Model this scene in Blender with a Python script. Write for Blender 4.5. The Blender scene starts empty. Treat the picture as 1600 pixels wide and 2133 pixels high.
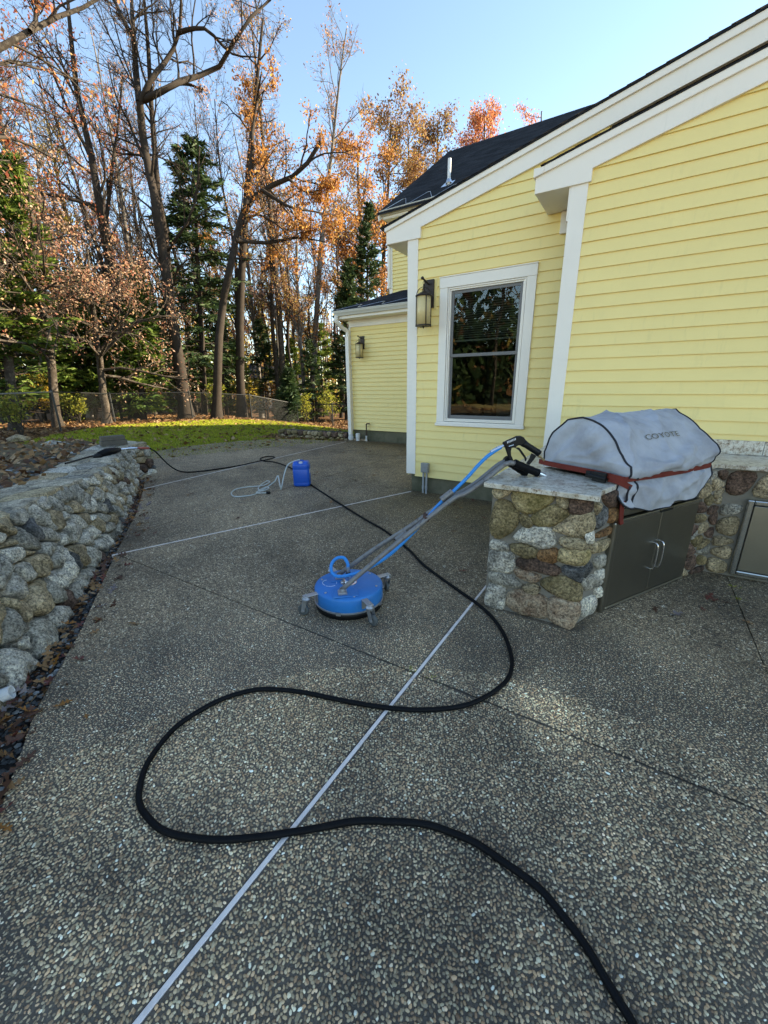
import bpy, math, random
import numpy as np
from mathutils import Vector, Matrix

# ------------------------------------------------------------------ camera, sky, sun, exposure
SC = bpy.context.scene
COL = SC.collection
F_PX, PITCH, YAW, ROLL = 838.43, 0.304166, -0.562478, 0.0103817
CAM = np.array([0.0, 0.0, 1.5])
_cp, _sp, _cy, _sy = math.cos(PITCH), math.sin(PITCH), math.cos(YAW), math.sin(YAW)
FWD = np.array([_sy * _cp, _cy * _cp, -_sp])
_r0 = np.array([_cy, -_sy, 0.0]); _d0 = np.cross(FWD, _r0)
RGT = math.cos(ROLL) * _r0 + math.sin(ROLL) * _d0
DWN = -math.sin(ROLL) * _r0 + math.cos(ROLL) * _d0
cam = bpy.data.cameras.new('camera')
cam.sensor_fit = 'HORIZONTAL'; cam.sensor_width = 36.0; cam.lens = F_PX / 1600 * 36
cam.clip_start = 0.05; cam.clip_end = 1200
camo = bpy.data.objects.new('camera', cam); COL.objects.link(camo)
up = -DWN; back = -FWD
camo.matrix_world = Matrix(((RGT[0], up[0], back[0], CAM[0]), (RGT[1], up[1], back[1], CAM[1]),
                            (RGT[2], up[2], back[2], CAM[2]), (0, 0, 0, 1)))
SC.camera = camo

SUN_AZ, SUN_EL = math.radians(46), math.radians(23)     # azimuth from +Y towards +X
world = bpy.data.worlds.new('World'); SC.world = world; world.use_nodes = True
wn = world.node_tree.nodes; wl = world.node_tree.links
sky = wn.new('ShaderNodeTexSky'); sky.sky_type = 'NISHITA'; sky.sun_disc = False
sky.sun_elevation = SUN_EL; sky.sun_rotation = SUN_AZ
sky.altitude = 50; sky.air_density = 0.85; sky.dust_density = 0.0; sky.ozone_density = 1.3
bg = wn['Background']; bg.inputs['Strength'].default_value = 0.115
wl.new(sky.outputs['Color'], bg.inputs['Color'])
sl = bpy.data.lights.new('sun', 'SUN'); sl.energy = 5.0; sl.angle = math.radians(0.5); sl.color = (1.0, 0.9, 0.74)
so = bpy.data.objects.new('sun', sl); COL.objects.link(so)
sd = Vector((math.sin(SUN_AZ) * math.cos(SUN_EL), math.cos(SUN_AZ) * math.cos(SUN_EL), math.sin(SUN_EL)))
so.rotation_euler = sd.to_track_quat('Z', 'Y').to_euler(); so.location = (0, 0, 40)
SC.view_settings.view_transform = 'Standard'; SC.view_settings.look = 'None'
SC.view_settings.exposure = 2.08; SC.view_settings.gamma = 1.0
SC.view_settings.use_curve_mapping = False
SC.view_settings.use_white_balance = True      # camera white balance set for open shade
SC.view_settings.white_balance_temperature = 7400; SC.view_settings.white_balance_tint = 7

# ------------------------------------------------------------------ pixel helpers (full-size photo pixels -> place)
def ray(px, py):
    d = FWD * F_PX + RGT * (px - 800) + DWN * (py - 1066.5)
    return d / np.linalg.norm(d)
def onz(px, py, z=0.0):
    d = ray(px, py); return CAM + d * (z - CAM[2]) / d[2]
def ony(px, py, y):
    d = ray(px, py); return CAM + d * (y - CAM[1]) / d[1]
def ond(px, py, dist):
    d = ray(px, py); return CAM + d * dist / math.hypot(d[0], d[1])
def onplane(px, py, p0, n):
    d = ray(px, py); n = np.array(n, float); return CAM + d * ((np.array(p0) - CAM) @ n) / (d @ n)
def sstep(a, b, x):
    t = min(1, max(0, (x - a) / (b - a))); return t * t * (3 - 2 * t)
def ground_z(x, y):
    return -0.04 - 0.85 * sstep(12, 21, y + 0.3 * (x + 16)) + 0.10 * sstep(-12, -17, x) * sstep(11, 5, y)

# ------------------------------------------------------------------ materials
def nodes(name):
    m = bpy.data.materials.new(name); m.use_nodes = True
    return m, m.node_tree.nodes, m.node_tree.links, m.node_tree.nodes['Principled BSDF']
def rgba(c): return (c[0], c[1], c[2], 1)
def ramp(nt, stops, interp='LINEAR'):
    r = nt.new('ShaderNodeValToRGB'); r.color_ramp.interpolation = interp
    e = r.color_ramp.elements
    while len(e) < len(stops): e.new(0.5)
    for i, (p, c) in enumerate(stops):
        e[i].position = p; e[i].color = rgba(c)
    return r
def mixrgb(nt, lk, fac, a, b, mode='MIX'):
    n = nt.new('ShaderNodeMix'); n.data_type = 'RGBA'; n.blend_type = mode
    for s, v in ((0, fac), (6, a), (7, b)):
        if hasattr(v, 'is_linked'): lk.new(v, n.inputs[s])
        elif isinstance(v, (int, float)): n.inputs[s].default_value = v
        else: n.inputs[s].default_value = rgba(v)
    return n.outputs[2]
def math_n(nt, lk, op, a, b=0.0, clamp=False):
    n = nt.new('ShaderNodeMath'); n.operation = op; n.use_clamp = clamp
    for s, v in ((0, a), (1, b)):
        if hasattr(v, 'is_linked'): lk.new(v, n.inputs[s])
        else: n.inputs[s].default_value = v
    return n.outputs[0]
def noise(nt, lk, vec, scale, detail=4, rough=0.55, w=None):
    n = nt.new('ShaderNodeTexNoise'); n.inputs['Scale'].default_value = scale
    n.inputs['Detail'].default_value = detail; n.inputs['Roughness'].default_value = rough
    if vec is not None: lk.new(vec, n.inputs['Vector'])
    return n
def bump(nt, lk, bsdf, height, strength=0.3, dist=0.01):
    b = nt.new('ShaderNodeBump'); b.inputs['Strength'].default_value = strength
    b.inputs['Distance'].default_value = dist; lk.new(height, b.inputs['Height'])
    lk.new(b.outputs['Normal'], bsdf.inputs['Normal'])
def mapped(nt, lk, coord='Object', scale=(1, 1, 1), rand=False):
    tc = nt.new('ShaderNodeTexCoord'); mp = nt.new('ShaderNodeMapping')
    mp.inputs['Scale'].default_value = scale
    lk.new(tc.outputs[coord], mp.inputs['Vector'])
    if rand:
        oi = nt.new('ShaderNodeObjectInfo'); k = math_n(nt, lk, 'MULTIPLY', oi.outputs['Random'], 37.0)
        cx = nt.new('ShaderNodeCombineXYZ')
        for i in range(3): lk.new(k, cx.inputs[i])
        lk.new(cx.outputs[0], mp.inputs['Location'])
    return mp.outputs['Vector']
def simple(name, col, rough=0.6, metal=0.0, var=0.12, scale=8, bmp=0.0, bscale=60, spec=0.5, dirt=None, coat=0.0):
    m, nt, lk, b = nodes(name)
    v = mapped(nt, lk)
    n = noise(nt, lk, v, scale)
    c = mixrgb(nt, lk, n.outputs['Fac'], tuple(x * (1 - var * 1.4) for x in col), tuple(min(1, x * (1 + var * 1.4)) for x in col))
    if dirt:
        n2 = noise(nt, lk, v, dirt[1], 6, 0.65)
        f = ramp(nt, [(dirt[2], (0, 0, 0)), (dirt[3], (1, 1, 1))]); lk.new(n2.outputs['Fac'], f.inputs[0])
        c = mixrgb(nt, lk, f.outputs[0], c, dirt[0])
    lk.new(c, b.inputs['Base Color'])
    b.inputs['Roughness'].default_value = rough; b.inputs['Metallic'].default_value = metal
    b.inputs['Specular IOR Level'].default_value = spec
    b.inputs['Coat Weight'].default_value = coat
    if bmp:
        n3 = noise(nt, lk, v, bscale, 5); bump(nt, lk, b, n3.outputs['Fac'], bmp, 0.01)
    return m

M = {}
# painted trim and clapboard
def paint(name, col, grime, streak):
    m, nt, lk, b = nodes(name)
    v = mapped(nt, lk, 'Object', (1, 1, 1), True)
    n1 = noise(nt, lk, v, 3.0, 4)
    c = mixrgb(nt, lk, n1.outputs['Fac'], tuple(x * 0.93 for x in col), tuple(min(1, x * 1.05) for x in col))
    v2 = mapped(nt, lk, 'Object', (26, 26, 2.4), True)
    n2 = noise(nt, lk, v2, 1.0, 5, 0.6)
    f = ramp(nt, [(0.55, (0, 0, 0)), (0.85, (1, 1, 1))]); lk.new(n2.outputs['Fac'], f.inputs[0])
    n3 = noise(nt, lk, mapped(nt, lk, 'Object', (0.9, 0.9, 0.5), True), 1.0, 4, 0.6)
    f3 = ramp(nt, [(0.45, (0, 0, 0)), (0.7, (1, 1, 1))]); lk.new(n3.outputs['Fac'], f3.inputs[0])
    k = math_n(nt, lk, 'MULTIPLY', f.outputs[0], f3.outputs[0]); k = math_n(nt, lk, 'MULTIPLY', k, streak)
    c = mixrgb(nt, lk, k, c, grime)
    lk.new(c, b.inputs['Base Color']); b.inputs['Roughness'].default_value = 0.55
    n4 = noise(nt, lk, mapped(nt, lk, 'Object', (8, 8, 130)), 1.0, 4)
    bump(nt, lk, b, n4.outputs['Fac'], 0.12, 0.004)
    return m
M['yellow'] = paint('yellow_clapboard_paint', (0.90, 0.715, 0.285), (0.36, 0.32, 0.15), 0.4)
M['white'] = paint('white_trim_paint', (0.88, 0.815, 0.715), (0.42, 0.42, 0.36), 0.35)
M['cream'] = paint('cream_trim_paint', (0.70, 0.66, 0.55), (0.36, 0.34, 0.27), 0.4)
M['gutter'] = paint('grey_white_gutter', (0.62, 0.60, 0.53), (0.30, 0.27, 0.2), 0.6)
M['foundation'] = simple('concrete_foundation', (0.16, 0.145, 0.095), 0.9, 0, 0.2, 3, 0.4, 40, 0.3, ((0.055, 0.06, 0.03), 2.0, 0.4, 0.7))
M['sheath'] = simple('dark_sheathing', (0.12, 0.10, 0.07), 0.9)
M['shingle'] = None
def shingle_mat():
    m, nt, lk, b = nodes('dark_asphalt_shingle')
    v = mapped(nt, lk)
    gi = nt.new('ShaderNodeNewGeometry')
    r = ramp(nt, [(0.0, (0.007, 0.008, 0.010)), (0.5, (0.012, 0.0135, 0.017)), (1.0, (0.021, 0.023, 0.028))])
    lk.new(gi.outputs['Random Per Island'], r.inputs[0])
    n = noise(nt, lk, v, 220, 2)
    c = mixrgb(nt, lk, n.outputs['Fac'], (0.6, 0.6, 0.6), (1.5, 1.5, 1.5))
    c = mixrgb(nt, lk, 1.0, r.outputs[0], c, 'MULTIPLY')
    lk.new(c, b.inputs['Base Color']); b.inputs['Roughness'].default_value = 0.85
    b.inputs['Specular IOR Level'].default_value = 0.25
    bump(nt, lk, b, n.outputs['Fac'], 0.5, 0.004)
    return m
M['shingle'] = shingle_mat()
M['bronze'] = simple('dark_bronze_metal', (0.045, 0.035, 0.03), 0.5, 0.6, 0.25, 20, 0.1)
M['lampglass'] = simple('amber_lamp_glass', (0.66, 0.52, 0.25), 0.35, 0, 0.12, 9)
M['pvc'] = simple('white_pvc', (0.72, 0.72, 0.70), 0.4, 0, 0.05, 6, dirt=((0.35, 0.32, 0.25), 6, 0.55, 0.8))
M['greypvc'] = simple('grey_pvc', (0.36, 0.37, 0.37), 0.5, 0, 0.08, 6, dirt=((0.2, 0.19, 0.15), 8, 0.5, 0.8))
M['rust'] = simple('dark_rusty_pipe', (0.07, 0.035, 0.025), 0.7, 0.3, 0.3, 20)
M['sash'] = simple('bronze_grey_sash', (0.16, 0.155, 0.15), 0.5, 0.0, 0.05, 6)
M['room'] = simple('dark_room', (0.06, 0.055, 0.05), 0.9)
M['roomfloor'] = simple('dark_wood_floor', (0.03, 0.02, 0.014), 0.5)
M['blind'] = simple('pale_blind', (0.16, 0.16, 0.145), 0.7, 0, 0.05)
def glass_mat():
    m = bpy.data.materials.new('window_glass'); m.use_nodes = True
    nt, lk = m.node_tree.nodes, m.node_tree.links
    for n in list(nt): nt.remove(n)
    o = nt.new('ShaderNodeOutputMaterial'); t = nt.new('ShaderNodeBsdfTransparent'); t.inputs[0].default_value = (0.8, 0.84, 0.8, 1)
    g = nt.new('ShaderNodeBsdfGlossy'); g.inputs['Roughness'].default_value = 0.012
    f = nt.new('ShaderNodeFresnel'); f.inputs[0].default_value = 1.6
    mx = nt.new('ShaderNodeMixShader'); lk.new(f.outputs[0], mx.inputs[0]); lk.new(t.outputs[0], mx.inputs[1]); lk.new(g.outputs[0], mx.inputs[2])
    v = mapped(nt, lk); n = noise(nt, lk, v, 1.6, 1)
    b = nt.new('ShaderNodeBump'); b.inputs['Strength'].default_value = 0.04; b.inputs['Distance'].default_value = 0.02
    lk.new(n.outputs['Fac'], b.inputs['Height']); lk.new(b.outputs[0], g.inputs['Normal'])
    lk.new(mx.outputs[0], o.inputs[0]); return m
M['glass'] = glass_mat()

# stone family
def stone(name, base, dark, light, moss=0.0, mosscol=(0.10, 0.10, 0.025), lich=0.3, scale=1.0):
    m, nt, lk, b = nodes(name)
    v = mapped(nt, lk, 'Object', (scale, scale, scale), True)
    n1 = noise(nt, lk, v, 9, 6, 0.65); n2 = noise(nt, lk, v, 70, 4, 0.75); n3 = noise(nt, lk, v, 3.2, 4, 0.6); n4 = noise(nt, lk, v, 26, 5, 0.7)
    r = ramp(nt, [(0.34, dark), (0.5, base), (0.64, light)]); lk.new(n1.outputs['Fac'], r.inputs[0])
    sp = ramp(nt, [(0.38, (0.22, 0.22, 0.22)), (0.5, (1, 1, 1)), (0.62, (1.9, 1.88, 1.82))]); lk.new(n2.outputs['Fac'], sp.inputs[0])
    c = mixrgb(nt, lk, 0.85, r.outputs[0], sp.outputs[0], 'MULTIPLY')
    lr = ramp(nt, [(0.52, (0, 0, 0)), (0.62, (1, 1, 1))]); lk.new(n4.outputs['Fac'], lr.inputs[0])
    lf = math_n(nt, lk, 'MULTIPLY', lr.outputs[0], lich)
    c = mixrgb(nt, lk, lf, c, tuple(min(0.8, x * 1.35 + 0.06) for x in light))
    if moss:
        mr = ramp(nt, [(0.42, (0, 0, 0)), (0.6, (1, 1, 1))]); lk.new(n3.outputs['Fac'], mr.inputs[0])
        mf = math_n(nt, lk, 'MULTIPLY', mr.outputs[0], moss)
        c = mixrgb(nt, lk, mf, c, mosscol)
    oi = nt.new('ShaderNodeObjectInfo')
    rr = ramp(nt, [(0, (0.8, 0.8, 0.8)), (1, (1.2, 1.2, 1.2))]); lk.new(oi.outputs['Random'], rr.inputs[0])
    c = mixrgb(nt, lk, 1.0, c, rr.outputs[0], 'MULTIPLY')
    c = mixrgb(nt, lk, 1.0, c, (1.05, 0.99, 0.89), 'MULTIPLY')
    lk.new(c, b.inputs['Base Color']); b.inputs['Roughness'].default_value = 0.85; b.inputs['Specular IOR Level'].default_value = 0.3
    h = math_n(nt, lk, 'ADD', n1.outputs['Fac'], n4.outputs['Fac']); h2 = math_n(nt, lk, 'MULTIPLY', n2.outputs['Fac'], 0.5); h = math_n(nt, lk, 'ADD', h, h2)
    bump(nt, lk, b, h, 0.9, 0.03)
    return m
ST = {
 'grey': stone('grey_granite', (0.33, 0.32, 0.29), (0.12, 0.115, 0.105), (0.53, 0.515, 0.47), 0.25, (0.10, 0.10, 0.06), lich=0.4),
 'pale': stone('pale_granite', (0.50, 0.485, 0.44), (0.22, 0.215, 0.195), (0.70, 0.685, 0.62), lich=0.4),
 'tan': stone('tan_fieldstone', (0.36, 0.295, 0.20), (0.17, 0.135, 0.09), (0.52, 0.44, 0.31), 0.2, lich=0.25),
 'olive': stone('mossy_olive_fieldstone', (0.23, 0.185, 0.105), (0.10, 0.08, 0.045), (0.36, 0.30, 0.18), 0.35, (0.13, 0.11, 0.04), lich=0.12),
 'oliveY': stone('yellow_mossy_fieldstone', (0.33, 0.265, 0.15), (0.15, 0.12, 0.065), (0.48, 0.40, 0.24), 0.45, (0.16, 0.145, 0.035), lich=0.15),
 'brown': stone('dark_brown_fieldstone', (0.10, 0.065, 0.05), (0.04, 0.028, 0.022), (0.18, 0.12, 0.095), lich=0.1),
 'rust': stone('rusty_fieldstone', (0.23, 0.125, 0.055), (0.10, 0.05, 0.025), (0.34, 0.21, 0.11), lich=0.12),
 'pink': stone('pinkish_fieldstone', (0.38, 0.29, 0.21), (0.18, 0.11, 0.075), (0.58, 0.49, 0.38), lich=0.35),
 'blue': stone('blue_grey_slate', (0.10, 0.105, 0.11), (0.045, 0.047, 0.05), (0.19, 0.195, 0.205), lich=0.12),
}
M['mortar'] = simple('grey_mortar', (0.22, 0.20, 0.165), 0.95, 0, 0.2, 6, 0.6, 90, 0.2, ((0.10, 0.095, 0.06), 3, 0.5, 0.75))
M['wallcore'] = simple('dark_stone_rubble', (0.022, 0.02, 0.017), 0.95, 0, 0.3, 10, 0.5, 50)
M['captop'] = stone('weathered_cap_mortar', (0.38, 0.345, 0.275), (0.15, 0.14, 0.12), (0.54, 0.49, 0.40), 0.25, (0.10, 0.10, 0.085), lich=0.25)
def granite_mat():
    m, nt, lk, b = nodes('speckled_granite')
    v = mapped(nt, lk)
    n1 = noise(nt, lk, v, 26, 6, 0.7); n2 = noise(nt, lk, v, 75, 4, 0.7); n3 = noise(nt, lk, mapped(nt, lk, 'Object', (3, 9, 9)), 1.6, 5, 0.6)
    r = ramp(nt, [(0.33, (0.10, 0.05, 0.03)), (0.42, (0.40, 0.33, 0.25)), (0.52, (0.62, 0.58, 0.49)), (0.7, (0.70, 0.68, 0.60))]); lk.new(n1.outputs['Fac'], r.inputs[0])
    s = ramp(nt, [(0.34, (0.12, 0.10, 0.09)), (0.44, (1, 1, 1))]); lk.new(n2.outputs['Fac'], s.inputs[0])
    c = mixrgb(nt, lk, 1.0, r.outputs[0], s.outputs[0], 'MULTIPLY')
    d = ramp(nt, [(0.5, (0, 0, 0)), (0.72, (1, 1, 1))]); lk.new(n3.outputs['Fac'], d.inputs[0])
    k = math_n(nt, lk, 'MULTIPLY', d.outputs[0], 0.5); c = mixrgb(nt, lk, k, c, (0.24, 0.20, 0.12))
    lk.new(c, b.inputs['Base Color']); b.inputs['Roughness'].default_value = 0.28
    return m
M['granite'] = granite_mat()
def brushed(name, col, rough):
    m, nt, lk, b = nodes(name)
    v = mapped(nt, lk, 'Object', (2, 2, 160)); n = noise(nt, lk, v, 1.0, 3)
    v2 = mapped(nt, lk); n2 = noise(nt, lk, v2, 3, 5, 0.6)
    c = mixrgb(nt, lk, n2.outputs['Fac'], tuple(x * 0.8 for x in col), tuple(x * 1.15 for x in col)); lk.new(c, b.inputs['Base Color'])
    b.inputs['Metallic'].default_value = 1.0
    rr = math_n(nt, lk, 'MULTIPLY_ADD', n.outputs['Fac'], 0.12); rr.node.inputs[2].default_value = rough; lk.new(rr, b.inputs['Roughness'])
    bump(nt, lk, b, n.outputs['Fac'], 0.06, 0.002); return m
M['steel'] = brushed('brushed_stainless', (0.25, 0.24, 0.205), 0.30)
M['steelb'] = simple('polished_stainless', (0.46, 0.46, 0.44), 0.22, 1.0, 0.06, 4)
M['chrome'] = simple('chrome_metal', (0.65, 0.65, 0.66), 0.2, 1.0, 0.05)
M['zinc'] = simple('zinc_plated_metal', (0.42, 0.43, 0.44), 0.42, 0.85, 0.12, 20)
M['tube'] = simple('worn_grey_painted_tube', (0.20, 0.195, 0.19), 0.5, 0.35, 0.12, 12, dirt=((0.11, 0.085, 0.07), 30, 0.55, 0.7))
M['brass'] = simple('brass', (0.42, 0.30, 0.15), 0.35, 0.9, 0.1)
M['black'] = simple('black_plastic', (0.006, 0.0065, 0.0075), 0.45, 0, 0.2, 20, 0, 60, 0.25)
M['rubber'] = simple('black_rubber', (0.006, 0.0065, 0.0075), 0.5, 0, 0.3, 14, 0.15, 400, 0.10, ((0.014, 0.013, 0.012), 25, 0.58, 0.8))
M['wheel'] = simple('grey_rubber_wheel', (0.075, 0.085, 0.085), 0.6, 0, 0.15, 20)
M['bluedeck'] = simple('blue_deck_plastic', (0.012, 0.175, 0.50), 0.42, 0, 0.14, 7, 0.05, 60, 0.4, ((0.06, 0.24, 0.52), 6, 0.5, 0.75))
M['bluehose'] = simple('blue_rubber_hose', (0.008, 0.24, 0.66), 0.42, 0, 0.1, 20)
M['bluejug'] = simple('blue_jug_plastic', (0.005, 0.10, 0.52), 0.35, 0, 0.08, 4)
M['clear'] = simple('pale_clear_hose', (0.50, 0.53, 0.50), 0.3, 0, 0.1, 15)
M['whitecap'] = simple('white_plastic', (0.72, 0.74, 0.76), 0.4, 0, 0.05)
M['scuff'] = simple('white_scuff_mark', (0.50, 0.62, 0.78), 0.6, 0, 0.2, 60)
M['red'] = simple('red_webbing', (0.15, 0.022, 0.014), 0.7, 0, 0.2, 30, 0.2, 200, 0.3)
M['redsleeve'] = simple('red_rubber_sleeve', (0.30, 0.06, 0.03), 0.5)
M['strip'] = simple('pale_expansion_strip', (0.80, 0.72, 0.66), 0.7, 0, 0.12, 25, 0.1, 80, 0.3, ((0.34, 0.3, 0.26), 9, 0.5, 0.8))
M['wood'] = simple('weathered_dark_timber', (0.10, 0.085, 0.065), 0.9, 0, 0.3, 12, 0.4, 50)
def fabric_mat():
    m, nt, lk, b = nodes('grey_canvas')
    v = mapped(nt, lk)
    n1 = noise(nt, lk, v, 5, 5, 0.6); n2 = noise(nt, lk, v, 480, 2); n3 = noise(nt, lk, v, 14, 6, 0.7)
    r = ramp(nt, [(0.3, (0.30, 0.31, 0.34)), (0.55, (0.41, 0.43, 0.47)), (0.75, (0.47, 0.49, 0.53))]); lk.new(n1.outputs['Fac'], r.inputs[0])
    d = ramp(nt, [(0.58, (0, 0, 0)), (0.75, (1, 1, 1))]); lk.new(n3.outputs['Fac'], d.inputs[0]); k = math_n(nt, lk, 'MULTIPLY', d.outputs[0], 0.35)
    c = mixrgb(nt, lk, k, r.outputs[0], (0.27, 0.24, 0.20)); lk.new(c, b.inputs['Base Color'])
    b.inputs['Roughness'].default_value = 0.85; b.inputs['Specular IOR Level'].default_value = 0.25
    n4 = noise(nt, lk, v, 9, 3, 0.5)
    h = math_n(nt, lk, 'MULTIPLY_ADD', n4.outputs['Fac'], 4.0); lk.new(n2.outputs['Fac'], h.node.inputs[2])
    bump(nt, lk, b, h, 0.25, 0.01); return m
M['canvas'] = fabric_mat()
M['piping'] = simple('black_piping', (0.010, 0.011, 0.018), 0.7, 0, 0.2)
M['print'] = simple('faded_print', (0.13, 0.12, 0.085), 0.85, 0, 0.3, 60)

# patio aggregate
PEB = [(0.0, (0.175, 0.124, 0.077)), (0.15, (0.263, 0.190, 0.116)), (0.36, (0.363, 0.267, 0.162)), (0.58, (0.439, 0.330, 0.202)), (0.76, (0.526, 0.407, 0.257)),
       (0.88, (0.632, 0.495, 0.315)), (0.95, (0.772, 0.632, 0.417)), (0.985, (0.930, 0.803, 0.582)), (1.0, (0.930, 0.900, 0.747))]
def stain(nt, lk):
    g = nt.new('ShaderNodeNewGeometry'); p = g.outputs['Position']
    n1 = noise(nt, lk, p, 0.55, 5, 0.6); n2 = noise(nt, lk, p, 2.3, 5, 0.65)
    s = math_n(nt, lk, 'MULTIPLY', n2.outputs['Fac'], 0.55); s = math_n(nt, lk, 'ADD', n1.outputs['Fac'], s)
    r = ramp(nt, [(0.55, (0.44, 0.44, 0.44)), (0.76, (0.98, 0.97, 0.95)), (0.95, (1.45, 1.41, 1.34))]); lk.new(s, r.inputs[0])
    out = r.outputs[0]
    # washed clean discs left by the cleaner, and the dark damp band by the house
    for (x, y, rad, gain) in ((-0.27, 1.84, 0.22, 1.7), (-0.10, 1.68, 0.16, 1.5), (-0.95, 1.80, 0.24, 1.35), (-1.15, 1.25, 0.25, 1.25)):
        d = nt.new('ShaderNodeVectorMath'); d.operation = 'DISTANCE'; lk.new(p, d.inputs[0]); d.inputs[1].default_value = (x, y, 0)
        w = math_n(nt, lk, 'MULTIPLY_ADD', n2.outputs['Fac'], 0.16); lk.new(d.outputs['Value'], w.node.inputs[2])
        f = ramp(nt, [(max(0, rad - 0.02), (gain, gain * 0.97, gain * 0.92)), (rad + 0.16, (1, 1, 1))]); lk.new(w, f.inputs[0])
        out = mixrgb(nt, lk, 1.0, out, f.outputs[0], 'MULTIPLY')
    # damp, algae-darkened band along the house walls
    sp = nt.new('ShaderNodeSeparateXYZ'); lk.new(p, sp.inputs[0])
    for (ax, y0, y1, x0) in ((0, 3.1, 4.7, -3.3), (1, 8.3, 9.2, -7.6)):
        a = math_n(nt, lk, 'MULTIPLY_ADD', n2.outputs['Fac'], 1.1); lk.new(sp.outputs['Y'], a.node.inputs[2])
        mr = nt.new('ShaderNodeMapRange'); mr.inputs['From Min'].default_value = y0 + 0.5; mr.inputs['From Max'].default_value = y1 + 0.5; lk.new(a, mr.inputs['Value'])
        bx = math_n(nt, lk, 'MULTIPLY_ADD', n1.outputs['Fac'], 1.2); lk.new(sp.outputs['X'], bx.node.inputs[2])
        mx = nt.new('ShaderNodeMapRange'); mx.inputs['From Min'].default_value = x0 + 0.5; mx.inputs['From Max'].default_value = x0 + 1.3; lk.new(bx, mx.inputs['Value'])
        k = math_n(nt, lk, 'MULTIPLY', mr.outputs[0], mx.outputs[0])
        out = mixrgb(nt, lk, k, out, mixrgb(nt, lk, 1.0, out, (0.50, 0.48, 0.40), 'MULTIPLY'))
    return out
def aggregate_mat():
    m, nt, lk, b = nodes('exposed_aggregate')
    g = nt.new('ShaderNodeNewGeometry')
    vo = nt.new('ShaderNodeTexVoronoi'); vo.inputs['Scale'].default_value = 88; lk.new(g.outputs['Position'], vo.inputs['Vector'])
    ve = nt.new('ShaderNodeTexVoronoi'); ve.feature = 'DISTANCE_TO_EDGE'; ve.inputs['Scale'].default_value = 88; lk.new(g.outputs['Position'], ve.inputs['Vector'])
    sx = nt.new('ShaderNodeSeparateColor'); lk.new(vo.outputs['Color'], sx.inputs[0])
    r = ramp(nt, PEB); lk.new(sx.outputs[0], r.inputs[0])
    e = ramp(nt, [(0.04, (0, 0, 0)), (0.16, (1, 1, 1))]); lk.new(ve.outputs['Distance'], e.inputs[0])
    c = mixrgb(nt, lk, e.outputs[0], (0.055, 0.05, 0.043), r.outputs[0])
    d = nt.new('ShaderNodeVectorMath'); d.operation = 'LENGTH'; lk.new(g.outputs['Position'], d.inputs[0])     # bare cement matrix where real pebbles are set
    fr = ramp(nt, [(0.50, (1, 1, 1)), (0.60, (0, 0, 0))]); lk.new(math_n(nt, lk, 'MULTIPLY', d.outputs['Value'], 0.21), fr.inputs[0])
    c = mixrgb(nt, lk, fr.outputs[0], c, (0.10, 0.085, 0.066))
    c = mixrgb(nt, lk, 1.0, c, stain(nt, lk), 'MULTIPLY')
    lk.new(c, b.inputs['Base Color']); b.inputs['Roughness'].default_value = 0.62; b.inputs['Specular IOR Level'].default_value = 0.35
    bump(nt, lk, b, e.outputs[0], 0.7, 0.004); return m
M['aggregate'] = aggregate_mat()
def island_mat(name, stops, rough=0.5, spec=0.45, stained=False, transl=0.0, interp='LINEAR'):
    m, nt, lk, b = nodes(name)
    g = nt.new('ShaderNodeNewGeometry')
    r = ramp(nt, stops, interp); lk.new(g.outputs['Random Per Island'], r.inputs[0]); c = r.outputs[0]
    if stained:
        rr = math_n(nt, lk, 'FRACT', math_n(nt, lk, 'MULTIPLY', g.outputs['Random Per Island'], 91.7))
        hr = ramp(nt, [(0, (1.12, 0.92, 0.80)), (0.3, (1.0, 1.0, 0.97)), (0.6, (0.90, 1.0, 1.04)), (0.85, (1.05, 0.95, 0.85)), (1, (0.85, 0.97, 0.97))]); lk.new(rr, hr.inputs[0])
        c = mixrgb(nt, lk, 1.0, c, hr.outputs[0], 'MULTIPLY'); c = mixrgb(nt, lk, 1.0, c, stain(nt, lk), 'MULTIPLY')
    lk.new(c, b.inputs['Base Color']); b.inputs['Roughness'].default_value = rough; b.inputs['Specular IOR Level'].default_value = spec
    if transl:
        t = nt.new('ShaderNodeBsdfTranslucent'); lk.new(c, t.inputs['Color'])
        mx = nt.new('ShaderNodeMixShader'); mx.inputs[0].default_value = transl
        lk.new(b.outputs[0], mx.inputs[1]); lk.new(t.outputs[0], mx.inputs[2]); lk.new(mx.outputs[0], nt['Material Output'].inputs[0])
    return m
M['pebble'] = island_mat('river_pebble', PEB, 0.45, 0.5, True)
M['gravel'] = island_mat('crushed_gravel', [(0, (0.035, 0.04, 0.042)), (0.5, (0.11, 0.115, 0.11)), (0.8, (0.20, 0.20, 0.18)), (1, (0.40, 0.41, 0.39))], 0.7, 0.3)
M['ground'] = simple('leaf_litter_soil', (0.095, 0.055, 0.03), 1.0, 0, 0.5, 9, 0.6, 40, 0.1, ((0.20, 0.10, 0.04), 14, 0.45, 0.65))
M['lawn'] = simple('lawn_soil', (0.18, 0.20, 0.026), 1.0, 0, 0.35, 3, 0.5, 60, 0.1)
M['backlawn'] = simple('leaf_strewn_lawn', (0.26, 0.24, 0.08), 1.0, 0, 0.3, 2, 0.3, 30, 0.1, ((0.42, 0.27, 0.13), 5, 0.42, 0.58))
M['soil'] = simple('bare_garden_soil', (0.12, 0.083, 0.048), 1.0, 0, 0.4, 7, 1.0, 30, 0.1, ((0.13, 0.11, 0.06), 5, 0.45, 0.65))
M['grass'] = island_mat('grass_blades', [(0, (0.14, 0.19, 0.012)), (0.5, (0.32, 0.35, 0.022)), (1, (0.52, 0.48, 0.05))], 0.6, 0.3, False, 0.35)
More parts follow.
